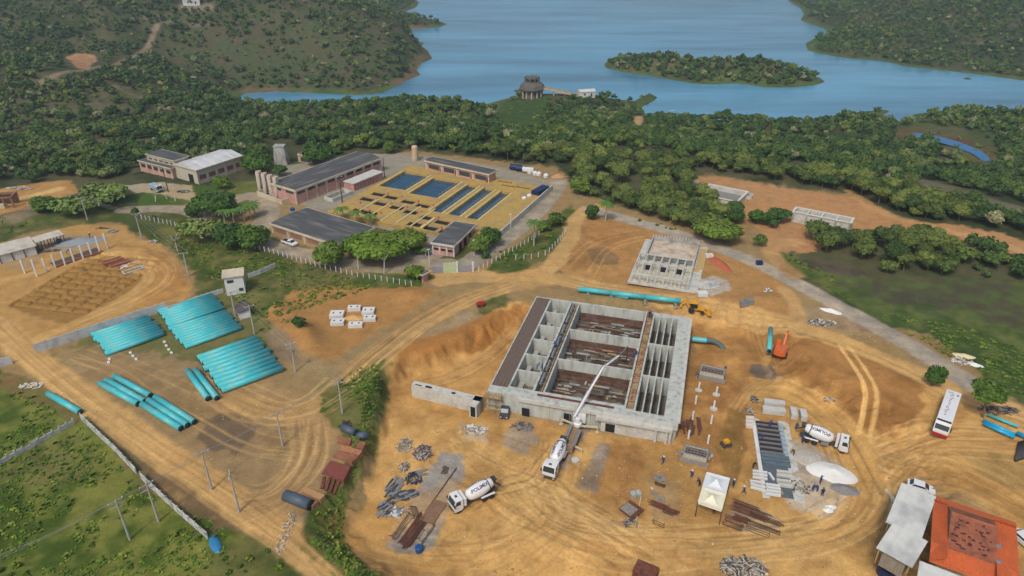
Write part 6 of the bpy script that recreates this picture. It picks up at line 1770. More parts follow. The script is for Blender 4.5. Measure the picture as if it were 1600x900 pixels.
def mixer_truck(loc, rz, label, group, flip=False, side=1):
    t = thing("mixer_truck", label, "concrete mixer", loc, rz, group)
    MB().box(-4.2, -.45, .75, 3.6, .45, 1.05).build("chassis", CHAS, t)
    truck_cab(t, 2.7, 4.4, 2.85)
    MB().box(2.05, -1.15, 1.1, 2.5, 1.15, 2.7).build("water_tank", VW, t)
    ax = math.radians(9)
    prof = [(.15, -3.1), (.62, -3.0), (.78, -2.7), (1.0, -2.0), (1.2, -1.0), (1.24, .1), (1.14, 1.0), (.9, 1.8), (.45, 2.15), (0, 2.2)]
    d = MB().lathe(prof, 28, axis='x').build("drum", VW, t, smooth=True); d.location = (-.55, 0, 2.2); d.rotation_euler = (0, ax, 0)
    def rad(x):
        P = [(p[1], p[0]) for p in prof]
        for i in range(len(P) - 1):
            if P[i][0] <= x <= P[i + 1][0]: return P[i][1] + (P[i + 1][1] - P[i][1]) * (x - P[i][0]) / (P[i + 1][0] - P[i][0])
        return P[-1][1]
    for s in ((-1, 1)):
        wrap("POLIMIX", .86, -.4, s * .60, rad, s, flip and s < 0, d, INK, 1.0)
    MB().lathe([(rad(-2.1) + .03, -2.18), (rad(-2.0) + .05, -2.02)], 28, axis='x').build("drum_ring", CHAS, d)
    m = MB()
    for k, a in enumerate((-.62, .62)):
        r = rad(1.35) + .03; m.quad((1.25, r * math.sin(a - .12), r * math.cos(a - .12)), (1.45, r * math.sin(a - .12), r * math.cos(a - .12)), (1.45, r * math.sin(a + .12), r * math.cos(a + .12)), (1.25, r * math.sin(a + .12), r * math.cos(a + .12)))
    m.each("red_emblem", RED, d)
    MB().add([(-4.2, -.6, 3.3), (-3.4, -.6, 3.3), (-3.4, .6, 3.3), (-4.2, .6, 3.3), (-3.9, -.2, 2.5), (-3.5, -.2, 2.5), (-3.5, .2, 2.5), (-3.9, .2, 2.5)], [(0, 4, 5, 1), (1, 5, 6, 2), (2, 6, 7, 3), (3, 7, 4, 0)]).build("hopper", CHAS, t)
    MB().beam((-3.8, 0, 2.5), (-4.9, .5, 1.5), .45, .12).build("chute", CHAS, t)
    m = MB(); m.beam((-3.3, -.5, .9), (-3.5, -.5, 2.7), .15, .15).beam((-3.3, .5, .9), (-3.5, .5, 2.7), .15, .15).beam((-3.5, -.6, 2.6), (-3.5, .6, 2.6), .15, .15); m.build("rear_frame", CHAS, t)
    for s in (-1, 1):
        for x in (3.5, -1.4, -2.75): wheel(t, x, s * 1.0, .52, .34)
        MB().box(-3.4, s * .85, 1.1, -.8, s * 1.25, 1.16).build("mudguard", VW, t)
    MB().box(-.3, -1.1, .6, 1.0, -.5, 1.1).build("fuel_tank", STEEL, t)
    return t

def gp(px, py, dz=0.0):
    p = on(px, py); p.z += dz; return p
def yaw_px(a, b): p, q = on(*a), on(*b); return math.atan2(q.y - p.y, q.x - p.x)
G_ = "white concrete mixer trucks"
p, yw, _ = placed(766, 772, 716, 794); mixer_truck((p.x, p.y, hz(p.x, p.y) + .02), yw, "mixer truck parked alone left of the yard beside the grey gravel strip", G_)
p, yw, _ = placed(1258, 686, 1312, 702); mixer_truck((p.x, p.y, hz(p.x, p.y) + .02), yw, "mixer truck beside the precasting beds pointing right", G_, flip=True)
p, yw, _ = placed(880, 703, 858, 748); mixer_truck((p.x, p.y, hz(p.x, p.y) + .02), yw, "mixer truck backed up to the boom pump in front of the tank", G_)

# boom pump
p, yw, _ = placed(887, 706, 906, 664); c = Vector((p.x, p.y, hz(p.x, p.y)))
t = thing("pump_truck", "concrete pump truck with its white boom stretched over the tank", "concrete pump", c, yw)
MB().box(-5.0, -.6, .8, 3.8, .6, 1.2).build("chassis", mat("dusty_chassis", lin(150, 126, 96), .8, .2, 2), t)
MB().box(-5.2, -1.1, .7, -4.2, 1.1, 1.9).build("hopper", mat("dusty_chassis", (1, 1, 1)), t)
MB().box(-3.8, .65, 1.0, 1.5, 1.2, 1.7).box(-3.8, -1.2, 1.0, .8, -.7, 1.6).each("side_locker", STEEL, t)
MB().lathe([(.8, 1.2), (.8, 1.7), (.5, 1.9), (.5, 2.8), (0, 2.9)], 12, origin=(2.4, 0, 0)).build("turret", VW, t)
truck_cab(t, 3.6, 5.2, 2.9)
m = MB()
for (x, y) in ((3.0, 3.4), (3.0, -3.8), (-4.2, 2.3), (-4.2, -2.6)):
    s = 1 if y > 0 else -1; m = MB(); m.beam((x * .8, s * .5, 1.1), (x, y, 1.2), .3, .3); m.beam((x, y, 1.2), (x, y, 0), .2, .2); m.box(x - .35, y - .35, -.05, x + .35, y + .35, .06); m.build("outrigger", mat("cream_steel", lin(206, 196, 170), .6, .1, 2), t)
for s in (-1, 1):
    for x in (4.4, -.8, -2.0, .6): wheel(t, x, s * 1.0, .5, .32)
Mi = (Matrix.Translation(c) @ Matrix.Rotation(yw, 4, 'Z')).inverted()
J = [Mi @ at3(*q) for q in ((898, 651, -1.2), (921, 611, 3.5), (943, 574, 6.5), (967, 556, 6.6), (981, 541, 4.4))]
for i in range(4): MB().beam(J[i], J[i + 1], .38 - .06 * i, .38 - .06 * i).build("boom_section", VW if i < 3 else STEEL, t)
MB().path([J[0] + Vector((.35, .3, 0)), J[1] + Vector((.3, .3, .2))], .09).path([J[1] + Vector((.3, .3, .2)), J[2] + Vector((.25, .25, .2)), J[3] + Vector((0, .2, .2))], .08).build("delivery_pipe", STEEL, t)
MB().tube(J[4], J[4] - Vector((0, 0, 4.2)), .1, n=6).build("end_hose", CHAS, t)
MB().beam(J[0] + Vector((.0, 0, -.3)), J[0].lerp(J[1], .3) - Vector((0, 0, .4)), .2, .2).build("lift_ram", STEEL, t)

# bus
p, yw, _ = placed(1483, 634, 1466, 684); g = hz(p.x, p.y)
t = thing("passenger_bus", "long white bus with a written roof and red front parked right of the slope", "bus", (p.x, p.y, g), yw)
MB().side([(-6, .45), (-6, 3.2), (-5.8, 3.35), (5.0, 3.35), (5.35, 3.1), (5.95, 1.7), (6.05, .45)], -1.25, 1.25).build("body", VW, t)
m = MB(); m.quad((5.38, -1.12, 3.02), (5.95, -1.12, 1.72), (5.95, 1.12, 1.72), (5.38, 1.12, 3.02)); m.build("windshield", GLS, t)
MB().box(5.0, -1.15, 3.36, 5.3, 1.15, 3.12).build("front_cap", GLS, t)
for s in (-1, 1):
    for k in range(8): MB().box(-5.5 + k * 1.3, s * 1.25, 1.9, -4.35 + k * 1.3, s * 1.27, 2.85).build("side_window", GLS, t)
    for x in (3.8, -3.6): wheel(t, x, s * 1.08, .5, .32)
    MB().box(5.6, s * 1.3, 1.8, 5.9, s * 1.55, 2.5).build("mirror", CHAS, t)
MB().box(6.0, -1.25, .35, 6.2, 1.25, 1.0).build("bumper", RED, t); MB().box(5.98, -1.2, 1.0, 6.1, 1.2, 1.25).build("white_band", WHITE, t)
MB().box(-4.7, .6, 3.35, -4.2, .95, 3.45).build("roof_vent", STEEL, t)
rs = random.Random(5); pts = []
x = -4.6
while x < 3.6:                                             # the flowing handwritten name across the roof
    a = x * 4.2; pts.append((x + .16 * math.cos(a * 1.0), -.10 + .16 * math.sin(a * 1.7) * (2.0 if math.sin(a * .31) > .7 else 1) - (x + 4) * .02, 3.37)); x += .07
m = MB(); 
for i in range(len(pts) - 1):
    if not (i % 23 in (0, 1)): m.tube(pts[i], pts[i + 1], .028 + .01 * math.sin(i * .7), n=4, caps=False)
for k in range(5): m.beam((-5.2 + .0 * k, -.9 + k * .22, 3.37), (-4.6, -.75 + k * .2, 3.37), .05, .02)
m.build("roof_lettering", INK, t)

def small_car(loc, rz, label, body=VW, kind="car", name="parked_car", L=4.3, w=1.75):
    t = thing(name, label, "pickup" if kind == "pickup" else "car", loc, rz)
    h = L / 2
    if kind == "pickup":
        MB().side([(-h, .45), (-h, 1.05), (h - 1.1, 1.05), (h - .05, .92), (h, .45)], -w / 2, w / 2).build("body", body, t)
        MB().side([(-.15, 1.05), (.0, 1.65), (1.0, 1.65), (1.55, 1.04)], -w / 2 + .1, w / 2 - .1).build("cab", body, t)
        MB().box(-h + .12, -w / 2 + .12, 1.04, -.3, w / 2 - .12, 1.07).build("load_bed", DARK, t)
        MB().quad((1.04, -w / 2 + .2, 1.64), (1.58, -w / 2 + .2, 1.06), (1.58, w / 2 - .2, 1.06), (1.04, w / 2 - .2, 1.64)).build("windshield", GLS, t)
        for s in (-1, 1): MB().quad((.05, s * (w / 2 - .09), 1.58), (-.08, s * (w / 2 - .09), 1.12), (1.4, s * (w / 2 - .09), 1.12), (.98, s * (w / 2 - .09), 1.58)).build("side_window", GLS, t)
    else:
        MB().side([(-h, .4), (-h, .95), (-h + .3, 1.02), (h - 1.1, .98), (h - .08, .82), (h, .4)], -w / 2, w / 2).build("body", body, t)
        MB().side([(-h + .35, 1.0), (-h + .85, 1.48), (.35, 1.48), (1.05, .98)], -w / 2 + .12, w / 2 - .12).build("cabin", body, t)
        MB().quad((.40, -w / 2 + .2, 1.47), (1.08, -w / 2 + .2, 1.0), (1.08, w / 2 - .2, 1.0), (.40, w / 2 - .2, 1.47)).build("windshield", GLS, t)
        MB().quad((-h + .82, -w / 2 + .2, 1.48), (-h + .82, w / 2 - .2, 1.48), (-h + .30, w / 2 - .2, 1.02), (-h + .30, -w / 2 + .2, 1.02)).build("rear_window", GLS, t)
        for s in (-1, 1): MB().quad((-h + .9, s * (w / 2 - .11), 1.42), (-h + .6, s * (w / 2 - .11), 1.06), (.85, s * (w / 2 - .11), 1.06), (.35, s * (w / 2 - .11), 1.42)).build("side_window", GLS, t)
    for s in (-1, 1):
        for x in (h - .85, -h + .85): wheel(t, x, s * (w / 2 - .1), .34, .22)
        MB().box(h - .1, s * .6 - .15, .65, h + .02, s * .6 + .15, .8).build("headlight", WHITE, t)
    return t
p, yw, _ = placed(444, 378, 461, 384); small_car(gp(453, 382), yw, "white pickup standing on the drive in front of the wide low office", kind="pickup", name="pickup_truck", L=5.2)
p, yw, _ = placed(565, 400, 582, 403); small_car(gp(572, 403), yw, "pale car parked under the broad bright green tree", body=mat("silver_paint", lin(180, 186, 190), .3, .03, 1))
p, yw, _ = placed(793, 632, 786, 652); small_car(gp(790, 644), yw, "dark grey pickup parked in front of the tank's left corner", body=mat("dark_paint", lin(70, 76, 84), .35, .05, 1), kind="pickup", name="pickup_truck", L=5.2)
small_car(gp(1600, 850), -1.3, "white car cut off by the right edge beside the barn")
small_car(gp(1438, 766), -.5, "white car half hidden behind the grey sheet shed")
# covered grey truck at the workshop
p, yw, _ = placed(240, 291, 248, 299); t = thing("box_truck", "small pale blue and white truck in the workshop yard", "truck", gp(245, 298), yw + .2)
truck_cab(t, 1.6, 3.0, 2.4, 2.1); MB().box(-3.0, -1.1, .9, 1.4, 1.1, 2.1).build("cargo_box", mat("pale_blue_paint", lin(160, 184, 200), .5, .05, 1), t); MB().box(-3, -.4, .6, 1.6, .4, .9).build("chassis", CHAS, t)
for s in (-1, 1):
    for x in (2.2, -1.8): wheel(t, x, s * .9, .42, .28)
# dark tank trailer at the lane
p, yw, _ = placed(836, 310, 852, 301); t = thing("dump_container", "dark blue tipping container standing on the lane behind the basins", "container", (p.x, p.y, p.z), yw)
MB().side([(-3.2, .7), (-3.6, 2.6), (3.4, 2.6), (3.0, .7)], -1.3, 1.3).build("body", NAVY, t); m = MB()
for x in (-2.4, -.8, .8, 2.4): m.box(x - .12, -1.42, .7, x + .12, -1.3, 2.6)
m.each("rib_bar", NAVY, t)
for s in (-1, 1):
    for x in (-1.8, 1.8): wheel(t, x, s * 1.0, .5, .3)
for (x, y, lab) in ((819, 316, "white barrel nearest the wall corner by the dark container"), (827, 312, "white barrel touching the dark container")):
    o = MB().lathe([(.8, 0), (.8, 1.7), (.5, 1.95), (0, 2.0)], 14).build("water_barrel", WHITE); o.location = gp(x, y); tag(o, lab, "barrel")

# excavator
p = gp(1219, 553); t = thing("excavator", "orange tracked excavator reaching up the brown slope", "excavator", p, math.radians(62))
for s in (-1, 1): MB().side([(-1.9, .1), (-2.1, .5), (-1.8, .9), (1.8, .9), (2.1, .5), (1.9, .1)], s * 1.3 - .28, s * 1.3 + .28).build("track", TYRE, t)
MB().prism([(-2.4, -1.25), (1.3, -1.25), (1.3, 1.25), (-2.4, 1.25), (-2.8, .6), (-2.8, -.6)], 1.05, 1.95).build("body", ORM, t)
MB().prism([(-2.7, -.9), (-1.2, -1.1), (-1.2, 1.1), (-2.7, .9)], 1.95, 2.25).build("counterweight", ORM, t)
MB().box(-1.0, -1.0, 1.955, .0, .1, 2.02).build("engine_grille", STEEL, t)
cb = MB().side([(.0, 1.95), (.0, 3.0), (1.1, 3.0), (1.5, 2.3), (1.5, 1.95)], .3, 1.25).build("cab", ORM, t); MB().quad((1.12, .38, 2.98), (1.53, .38, 2.3), (1.53, 1.17, 2.3), (1.12, 1.17, 2.98)).build("window", GLS, cb)
MB().box(.15, 1.25, 2.1, 1.2, 1.27, 2.85).build("side_window", GLS, cb)
MB().beam((.9, -.3, 1.9), (2.9, -.3, 3.9), .42, .55).build("boom", ORM, t); MB().beam((2.8, -.3, 3.9), (5.0, -.3, 3.2), .38, .5).build("boom", ORM, t)
MB().beam((4.9, -.3, 3.4), (5.9, -.3, 1.4), .3, .4).build("arm", ORM, t); MB().side([(5.5, 1.5), (6.5, 1.4), (6.4, .5), (5.6, .3), (5.2, .8)], -.8, .2).build("bucket", CHAS, t)
MB().tube((1.4, -.3, 2.0), (2.6, -.3, 3.2), .1, n=6).build("hydraulic_ram", STEEL, t)
# backhoe loader
p = gp(1086, 487); t = thing("backhoe_loader", "yellow backhoe loader on the road behind the tank", "backhoe", p, math.radians(-17))
MB().side([(-1.4, .7), (-1.4, 1.3), (.4, 1.3), (2.0, 1.15), (2.2, .7)], -.5, .5).build("body", YELM, t)
cb = MB().side([(-1.3, 1.3), (-1.2, 2.5), (.3, 2.5), (.5, 1.3)], -.7, .7).build("cab", GLS, t); MB().box(-1.4, -.85, 2.5, .4, .85, 2.64).build("cab_roof", YELM, t)
for s in (-1, 1): wheel(t, -.9, s * .95, .75, .4); wheel(t, 1.7, s * .85, .5, .32)
for s in (-1, 1): MB().beam((.4, s * .75, 1.3), (3.1, s * .75, .6), .16, .24).build("loader_arm", YELM, t)
MB().side([(2.9, .1), (3.5, .05), (3.9, .15), (3.2, .9), (2.9, .8)], -1.1, 1.1).build("front_bucket", YELM, t)
MB().beam((-1.5, 0, 1.0), (-2.4, 0, 3.0), .3, .4).build("rear_boom", YELM, t); MB().beam((-2.4, 0, 3.0), (-3.5, 0, 1.6), .26, .36).build("rear_arm", YELM, t); MB().side([(-3.8, 1.6), (-3.2, 1.6), (-3.1, .9), (-3.7, .8)], -.4, .4).build("rear_bucket", YELM, t)
# little roller
p = gp(1134, 697); t = thing("plate_compactor", "small dark roller with a yellow engine on the brown soil", "compactor", p, .3)
MB().lathe([(0, -.6), (.45, -.6), (.45, .6), (0, .6)], 14, origin=(-.5, 0, .45), axis='y').lathe([(0, -.6), (.45, -.6), (.45, .6), (0, .6)], 14, origin=(.5, 0, .45), axis='y').each("drum", CHAS, t); MB().box(-.5, -.45, .9, .5, .45, 1.4).build("engine", YELM, t); MB().beam((-.9, 0, 1.2), (-1.6, 0, 1.4), .1, .1).build("handle", CHAS, t)
p = gp(751, 478); t = thing("red_mixer", "little red machine in the grass patch by the road", "machine", p, .3)
MB().prism([(-1.0, -.5), (.9, -.6), (1.2, 0), (.9, .6), (-1.0, .5)], .35, .95).build("body", RED, t); MB().box(-.5, -.35, .95, .3, .35, 1.2).build("hood", RED, t)
for s in (-1, 1):
    for x in (-.6, .6): wheel(t, x, s * .6, .32, .2)

# ------------------------------------------------------------------ precasting beds and their yard
ya = yaw_px((1184, 660), (1224, 665))
A = on(1181, 657); ux = Vector((math.cos(ya), math.sin(ya), 0)); uy = Vector((math.sin(ya), -math.cos(ya), 0))
zz = hz(*on(1200, 720)[:2])
def yl(px, py):
    q = on(px, py) - A; return q.dot(ux), q.dot(uy)
t = thing("casting_bed", "long pale casting slab with steel moulds and rebar cages beside the mixer truck", "casting bed", (A.x, A.y, zz), ya)
Lx = yl(1232, 780)[1]; Wx = yl(1233, 690)[0]
MB().box(-.8, -Lx - .4, -.3, Wx + .6, .8, .10).build("slab", CONC_W, t)
MB().box(-.1, -Lx + 0.2, .105, Wx - 1.2, 0, .14).build("bed_floor", mat("slate_bed", lin(96, 104, 112), .7, .15, 1), t)
n = 7; wd = (Wx - 1.6)
for k in range(n):
    y0 = -.35 - k * 1.32
    m = MB()
    for q in range(9): m.beam((.1 + q * wd / 9, y0 - 1.0, .3), (.1 + q * wd / 9, y0, .3), .06, .06)
    for q in range(4): m.beam((0, y0 - .1 - q * .28, .36), (wd, y0 - .1 - q * .28, .36), .06, .06)
    m.box(0, y0 - 1.05, .15, wd, y0, .2)
    m.build("rebar_cage", mat("dark_cage", lin(70, 62, 66), .8, .2, 3), t)
    MB().box(-.1, y0 - 1.2, .15, wd + .1, y0 - 1.08, .62).build("mould_side", STEEL, t)
    MB().box(wd + .1, y0 - 1.05, .15, wd + .9, y0 - .05, .45).build("end_block", mat("pale_blue_steel", lin(160, 180, 190), .6, .1, 1), t)
for k in range(3):
    y0 = -9.9 - k * 1.0; MB().box(0, y0 - .8, .15, wd + .9, y0, .45).build("steel_mould", mat("slate_mould", lin(100, 116, 124), .5, .15, 1), t)
MB().box(-.9, -Lx * .72, .1, -.25, -1.2, .5).build("edge_rail", WHITE, t)
def beam_px(px, py, L, w, h, rot, label, group=None, m_=WHITE, name="concrete_beam", cat="concrete beam", z=0):
    p = on(px, py); o = MB().cbox(0, 0, 0, L, w, h).build(name, m_); o.location = (p.x, p.y, max(p.z, zz - .1) + .12 + z); o.rotation_euler = (0, 0, rot); return tag(o, label, cat, group)
k = 0
for (x, y) in ((1187,739),(1187,744),(1187,749),(1183,755),(1184,761),(1184,766)):
    beam_px(x, y, 2.5, .38, .35, ya + (-.2 if k > 3 else 0), "%s white beam from the top in the left column on the slab" % ORD[k], "white precast beams in the left column"); k += 1
for k, (x, y) in enumerate(((1207,760),(1208,765),(1208,770),(1208,775))): beam_px(x, y, 2.4, .4, .35, ya, "%s white beam from the top in the middle column on the slab" % ORD[k], "white precast beams in the middle column")
for k, (x, y) in enumerate(((1224,740),(1224,746),(1224,754),(1226,761))): beam_px(x, y, 2.4, .55, .45, ya, "%s pale beam from the top in the right column beside the slab" % ORD[k], "pale precast beams in the right column", CONC_W)
beam_px(1205, 746, 1.8, .35, .3, ya - 1.2, "short white beam lying crosswise between the columns of beams")
for (x, y, L, w, h, lab, rot) in ((1209,634,4.0,1.3,1.0,"rear long white precast block above the casting slab",0), (1208,646,4.3,1.4,1.1,"front long white precast block above the casting slab",0),
     (1239,650,1.2,2.6,1.2,"left of two upright white blocks right of the long ones",0), (1254,653,1.2,2.6,1.2,"right of two upright white blocks right of the long ones",0)):
    beam_px(x, y, L, w, h, ya + rot, lab, None, CONC_W, "precast_block", "concrete block")
for k, (x, y) in enumerate(((1171,655),(1171,661),(1171,667))): o = MB().prism([(-.8, -.45), (.8, -.5), (.9, .4), (-.7, .5)], 0, .5).build("cement_bag", mat("pale_bag", lin(226, 214, 200), .8, .1, 2)); o.location = gp(x, y); tag(o, "%s pale sack from the top in the column left of the casting slab" % ORD[k], "sack", "pale sacks beside the slab")

# ------------------------------------------------------------------ heaps
def heap(px, py, rx, ry, h, m_, label, rot=0, name="sand_heap", cat="heap", seed=1):
    p = on(px, py); rng = np.random.default_rng(seed); n = 22; N = 36; m = MB(); vs = [(0, 0, h)]
    for k in range(1, n + 1):
        r = k / n
        for i in range(N):
            a = 2 * math.pi * i / N; e = 1 + .07 * math.sin(2 * a + seed) + .05 * math.sin(5 * a + 2 * seed)
            z = h * (1 - r) ** 1.15 + (float(vnoise(np.array([r * 5 * math.cos(a) * rx / 3 + seed]), np.array([r * 5 * math.sin(a)]), 1.0, seed)[0]) - .5) * h * .18 * (1 - r)
            vs.append((rx * r * e * math.cos(a), ry * r * e * math.sin(a), z - (.25 if k == n else 0)))
    fs = [(0, 1 + i, 1 + (i + 1) % N) for i in range(N)]
    for k in range(n - 1):
        for i in range(N): a, b = 1 + k * N + i, 1 + k * N + (i + 1) % N; fs.append((a, a + N, b + N, b))
    m.add(vs, fs); o = m.build(name, m_, smooth=True); o.location = (p.x, p.y, p.z); o.rotation_euler = (0, 0, rot); return tag(o, label, cat)
LIME = mat("white_lime", lin(240, 240, 236), .95, .05, 1.5, .4, dirt=lin(206, 200, 186), dirt_amt=.4)
heap(1299, 738, 4.2, 2.9, .95, LIME, "large bright white heap of lime beside the workers", -.5, "lime_heap")
heap(1320, 765, 2.4, 1.6, .7, GRAVEL_G, "grey gravel heap below the white lime heap", -.3, "gravel_heap", seed=2)
heap(1262, 715, 2.6, 2.2, .35, mat("pale_gravel", lin(190, 184, 172), .95, .15, 3, .4), "low pale heap of spilled sand at the edge of the casting slab", 0, "sand_heap", seed=3)
heap(1124, 412, 1.9, 5.2, 1.0, mat("red_earth", lin(184, 104, 72), .95, .15, 2, .4), "red earth heap right of the concrete frame building", .25, "earth_heap", seed=4)
heap(1105, 443, 4.0, 2.6, .8, mat("cement_spill", lin(196, 196, 190), .95, .15, 1, .3, dirt=lin(120, 124, 128), dirt_amt=.8, dirt_scale=.4), "pale cement and gravel heap at the corner of the frame building", 0, "gravel_heap", seed=5)
heap(125, 378, 7.2, 2.4, 1.2, mat("blue_gravel", lin(146, 154, 160), .95, .12, 3, .4), "long grey blue gravel heap between the sheds and the white columns", .28, "gravel_heap", seed=6)
heap(872, 276, 2.6, 1.6, 1.2, mat("orange_sand", lin(196, 148, 106), .95, .1, 2), "orange sand heap at the end of the lane behind the plant", 0, "sand_heap", seed=7)
heap(852, 300, 2.2, 1.2, .8, mat("orange_sand", (1, 1, 1)), "small sand heap beside the dark container", 0, "sand_heap", seed=8)
heap(1298, 486, 2.6, 1.1, .7, LIME, "white rubble heap beside the gravel road", -.5, "rubble_heap", seed=9)
heap(1506, 556, 2.4, 1.0, .5, mat("cream_rubble", lin(228, 212, 170), .95, .15, 2), "cream rubble strip at the bend of the gravel road", -.3, "rubble_heap", seed=10)
heap(1522, 570, 2.2, .9, .5, LIME, "white rubble strip next to the cream one", -.6, "rubble_heap", seed=11)
for k, (x, y) in enumerate(((1294, 797), (1298, 792))): heap(x, y, 1.0, .7, .5, LIME, ("left", "right")[k] + " small white mound below the workers", 0, "lime_mound", seed=12 + k)

# tangled piles of scrap: one heap is one thing
def scrap(px, py, rx, ry, n, L, mats, label, seed, hmax=.9, name="scrap_pile", cat="scrap pile", flatb=False, rot=None, w=(.05, .16)):
    rr = random.Random(seed); p = on(px, py); m = MB()
    for i in range(n):
        a = rr.uniform(0, 6.28); q = math.sqrt(rr.random()); x, y = rx * q * math.cos(a), ry * q * math.sin(a)
        l = rr.uniform(.4, 1) * L; r_ = rr.uniform(0, 3.14) if rot is None else rot + rr.gauss(0, .12); z = rr.uniform(0, hmax) * (1 - q * .8)
        m.mi = rr.randrange(len(mats)); m.cbox(x, y, z, l, rr.uniform(*w) * (3 if flatb else 1), rr.uniform(.04, .14), r_, tilt=rr.uniform(-.25, .25) if rot is None else 0)
    o = m.build(name, mats); o.location = (p.x, p.y, p.z + .02); return tag(o, label, cat)
GRT = mat("grey_timber", lin(150, 146, 138), .9, .2, 3); WHT = mat("pale_timber", lin(206, 196, 176), .9, .15, 3); DKT = mat("dark_scrap", lin(70, 76, 84), .7, .2, 3); PUR = mat("purple_scrap", lin(120, 100, 104), .8, .2, 3)
scrap(661, 708, 1.7, 2.2, 150, 1.3, [GRT, PUR, DKT, WHT], "round dense scrap pile nearest the retaining wall", 1)
scrap(633, 697, 1.4, 2.2, 90, 1.1, [GRT, WHT, STEEL], "loose pile of grey sticks left of the dense scrap pile", 2, .5)
scrap(632, 730, 1.0, 1.1, 50, 1.0, [GRT, WHT, PUR], "small scrap pile below the loose sticks", 3, .5)
scrap(646, 748, 1.5, 1.4, 60, 1.4, [DKT, STEEL, NAVY], "dark metallic scrap pile above the gravel strip", 4, .8)
scrap(656, 740, 1.5, .8, 30, 1.8, [GRT, STEEL], "thin grey planks beside the dark metallic scrap", 5, .3, rot=.4)
scrap(616, 762, 1.3, 2.4, 50, 1.9, [STEEL, DKT, GRT], "long steel formwork pieces in the left scrap group", 6, .5, rot=1.1, flatb=True)
scrap(634, 775, 1.7, 1.2, 40, 1.8, [DKT, STEEL], "curved dark steel sheets right in the left scrap group", 7, .6, rot=.5, flatb=True)
scrap(604, 795, 1.4, 1.8, 44, 1.8, [STEEL, GRT, DKT], "lowest steel formwork pile in the left scrap group", 8, .5, rot=.9, flatb=True)
scrap(618, 800, 1.2, 1.2, 26, 1.4, [STEEL, WHITE], "bright metal sheets at the bottom of the left scrap group", 9, .4, flatb=True)
scrap(1160, 888, 3.4, 2.0, 260, 1.6, [GRT, WHT, DKT], "big tangled wood pile at the bottom edge", 10, 1.3, "wood_pile", "wood pile")
scrap(1185, 893, 1.2, .7, 14, 1.4, [WHITE], "white sheet scraps at the right end of the big wood pile", 11, .3, flatb=True)
scrap(740, 672, 2.8, 1.4, 70, .9, [WHITE, GRT, WHT], "white rubble and broken slabs right of the retaining wall", 12, .4, "rubble_pile", "rubble", flatb=True)
scrap(816, 668, 2.4, 1.4, 50, 1.4, [STEEL, DKT, GRT], "steel rods on the grey spill in front of the tank", 13, .4)
scrap(1284, 505, 3.2, 1.5, 90, .7, [WHITE, GRT, DKT], "grey rubble field beside the gravel road", 14, .3, "rubble_pile", "rubble", flatb=True)
scrap(1503, 565, 2.2, 1.6, 70, .6, [WHITE, CREAM, GRT], "scattered pale rubble at the end of the gravel road", 15, .25, "rubble_pile", "rubble", flatb=True)
scrap(1172, 645, .8, 1.5, 60, .7, [GRT, DKT, WHT], "small heap of mixed scrap above the pale sacks", 16, .5)
scrap(1178, 625, .7, 1.2, 50, .7, [GRT, DKT, PUR], "topmost small scrap heap by the curve of tracks", 17, .5)
scrap(1250, 762, 1.8, 1.6, 60, .8, [GRT, WHT, DKT], "tools and scrap around the workers on the lime", 18, .4, flatb=True)
scrap(1298, 625, 1.2, .8, 30, .6, [STEEL, WHT], "small white debris heap at the foot of the brown slope", 19, .5, flatb=True)
scrap(1560, 642, 4.0, 1.2, 110, 1.3, [NAVY, DKT, GRT, GRAVEL], "dark blue scrap and drums along the bushes at the right", 20, .9)
scrap(1400, 790, .4, 4.0, 60, .5, [WHITE, CREAM], "line of white stones along the dark ditch", 21, .15, "stone_line", "stones", flatb=True)
scrap(175, 362, 1.6, 1.0, 34, 1.3, [GRT, STEEL, WHITE], "grey scrap at the edge of the orange site and the grass", 22, .7, flatb=True)
scrap(160, 357, 2.0, .5, 16, 1.4, [REBAR], "brown timber line beside the grey scrap", 23, .3)
scrap(240, 378, 1.2, .8, 20, 1.2, [STEEL, WHITE], "white scrap pile at the grass edge under the tall pole", 24, .6, flatb=True)
scrap(70, 392, 5.0, 1.0, 60, 1.2, [GRT, DKT, NAVY], "clutter of tools along the front of the white sheds", 25, .5)
scrap(50, 603, 2.4, 1.0, 50, .7, [WHITE, WHT], "broken white rubble at the roadside near the single pipe", 26, .3, "rubble_pile", "rubble", flatb=True)
scrap(448, 830, 1.0, 4.5, 70, .3, [WHT, GRT], "pale stones along the inner edge of the diagonal road", 27, .15, "stone_line", "stones", flatb=True)
scrap(218, 272, 2.4, 1.0, 30, 1.4, [DKT, TYRE], "dark scrap in front of the lower pink wing", 28, .9)
scrap(285, 300, 2.6, .8, 26, 1.2, [WHITE, STEEL, NAVY], "white wrapped goods on the grass by the workshop", 29, 1.0, flatb=True)
scrap(1200, 455, 1.0, .5, 8, 1.0, [STEEL, WHITE], "small pallet stack right of the backhoe", 30, .9, flatb=True)
scrap(30, 295, 4.5, 1.4, 50, 1.5, [WHT, GRT, WHITE], "timber and sheets stacked at the top left building site", 31, .6, flatb=True)
scrap(540, 664, 1.3, 1.0, 30, 1.4, [DKT, PUR, REBAR], "dark scrap at the upper end of the rusty plates", 32, .5)

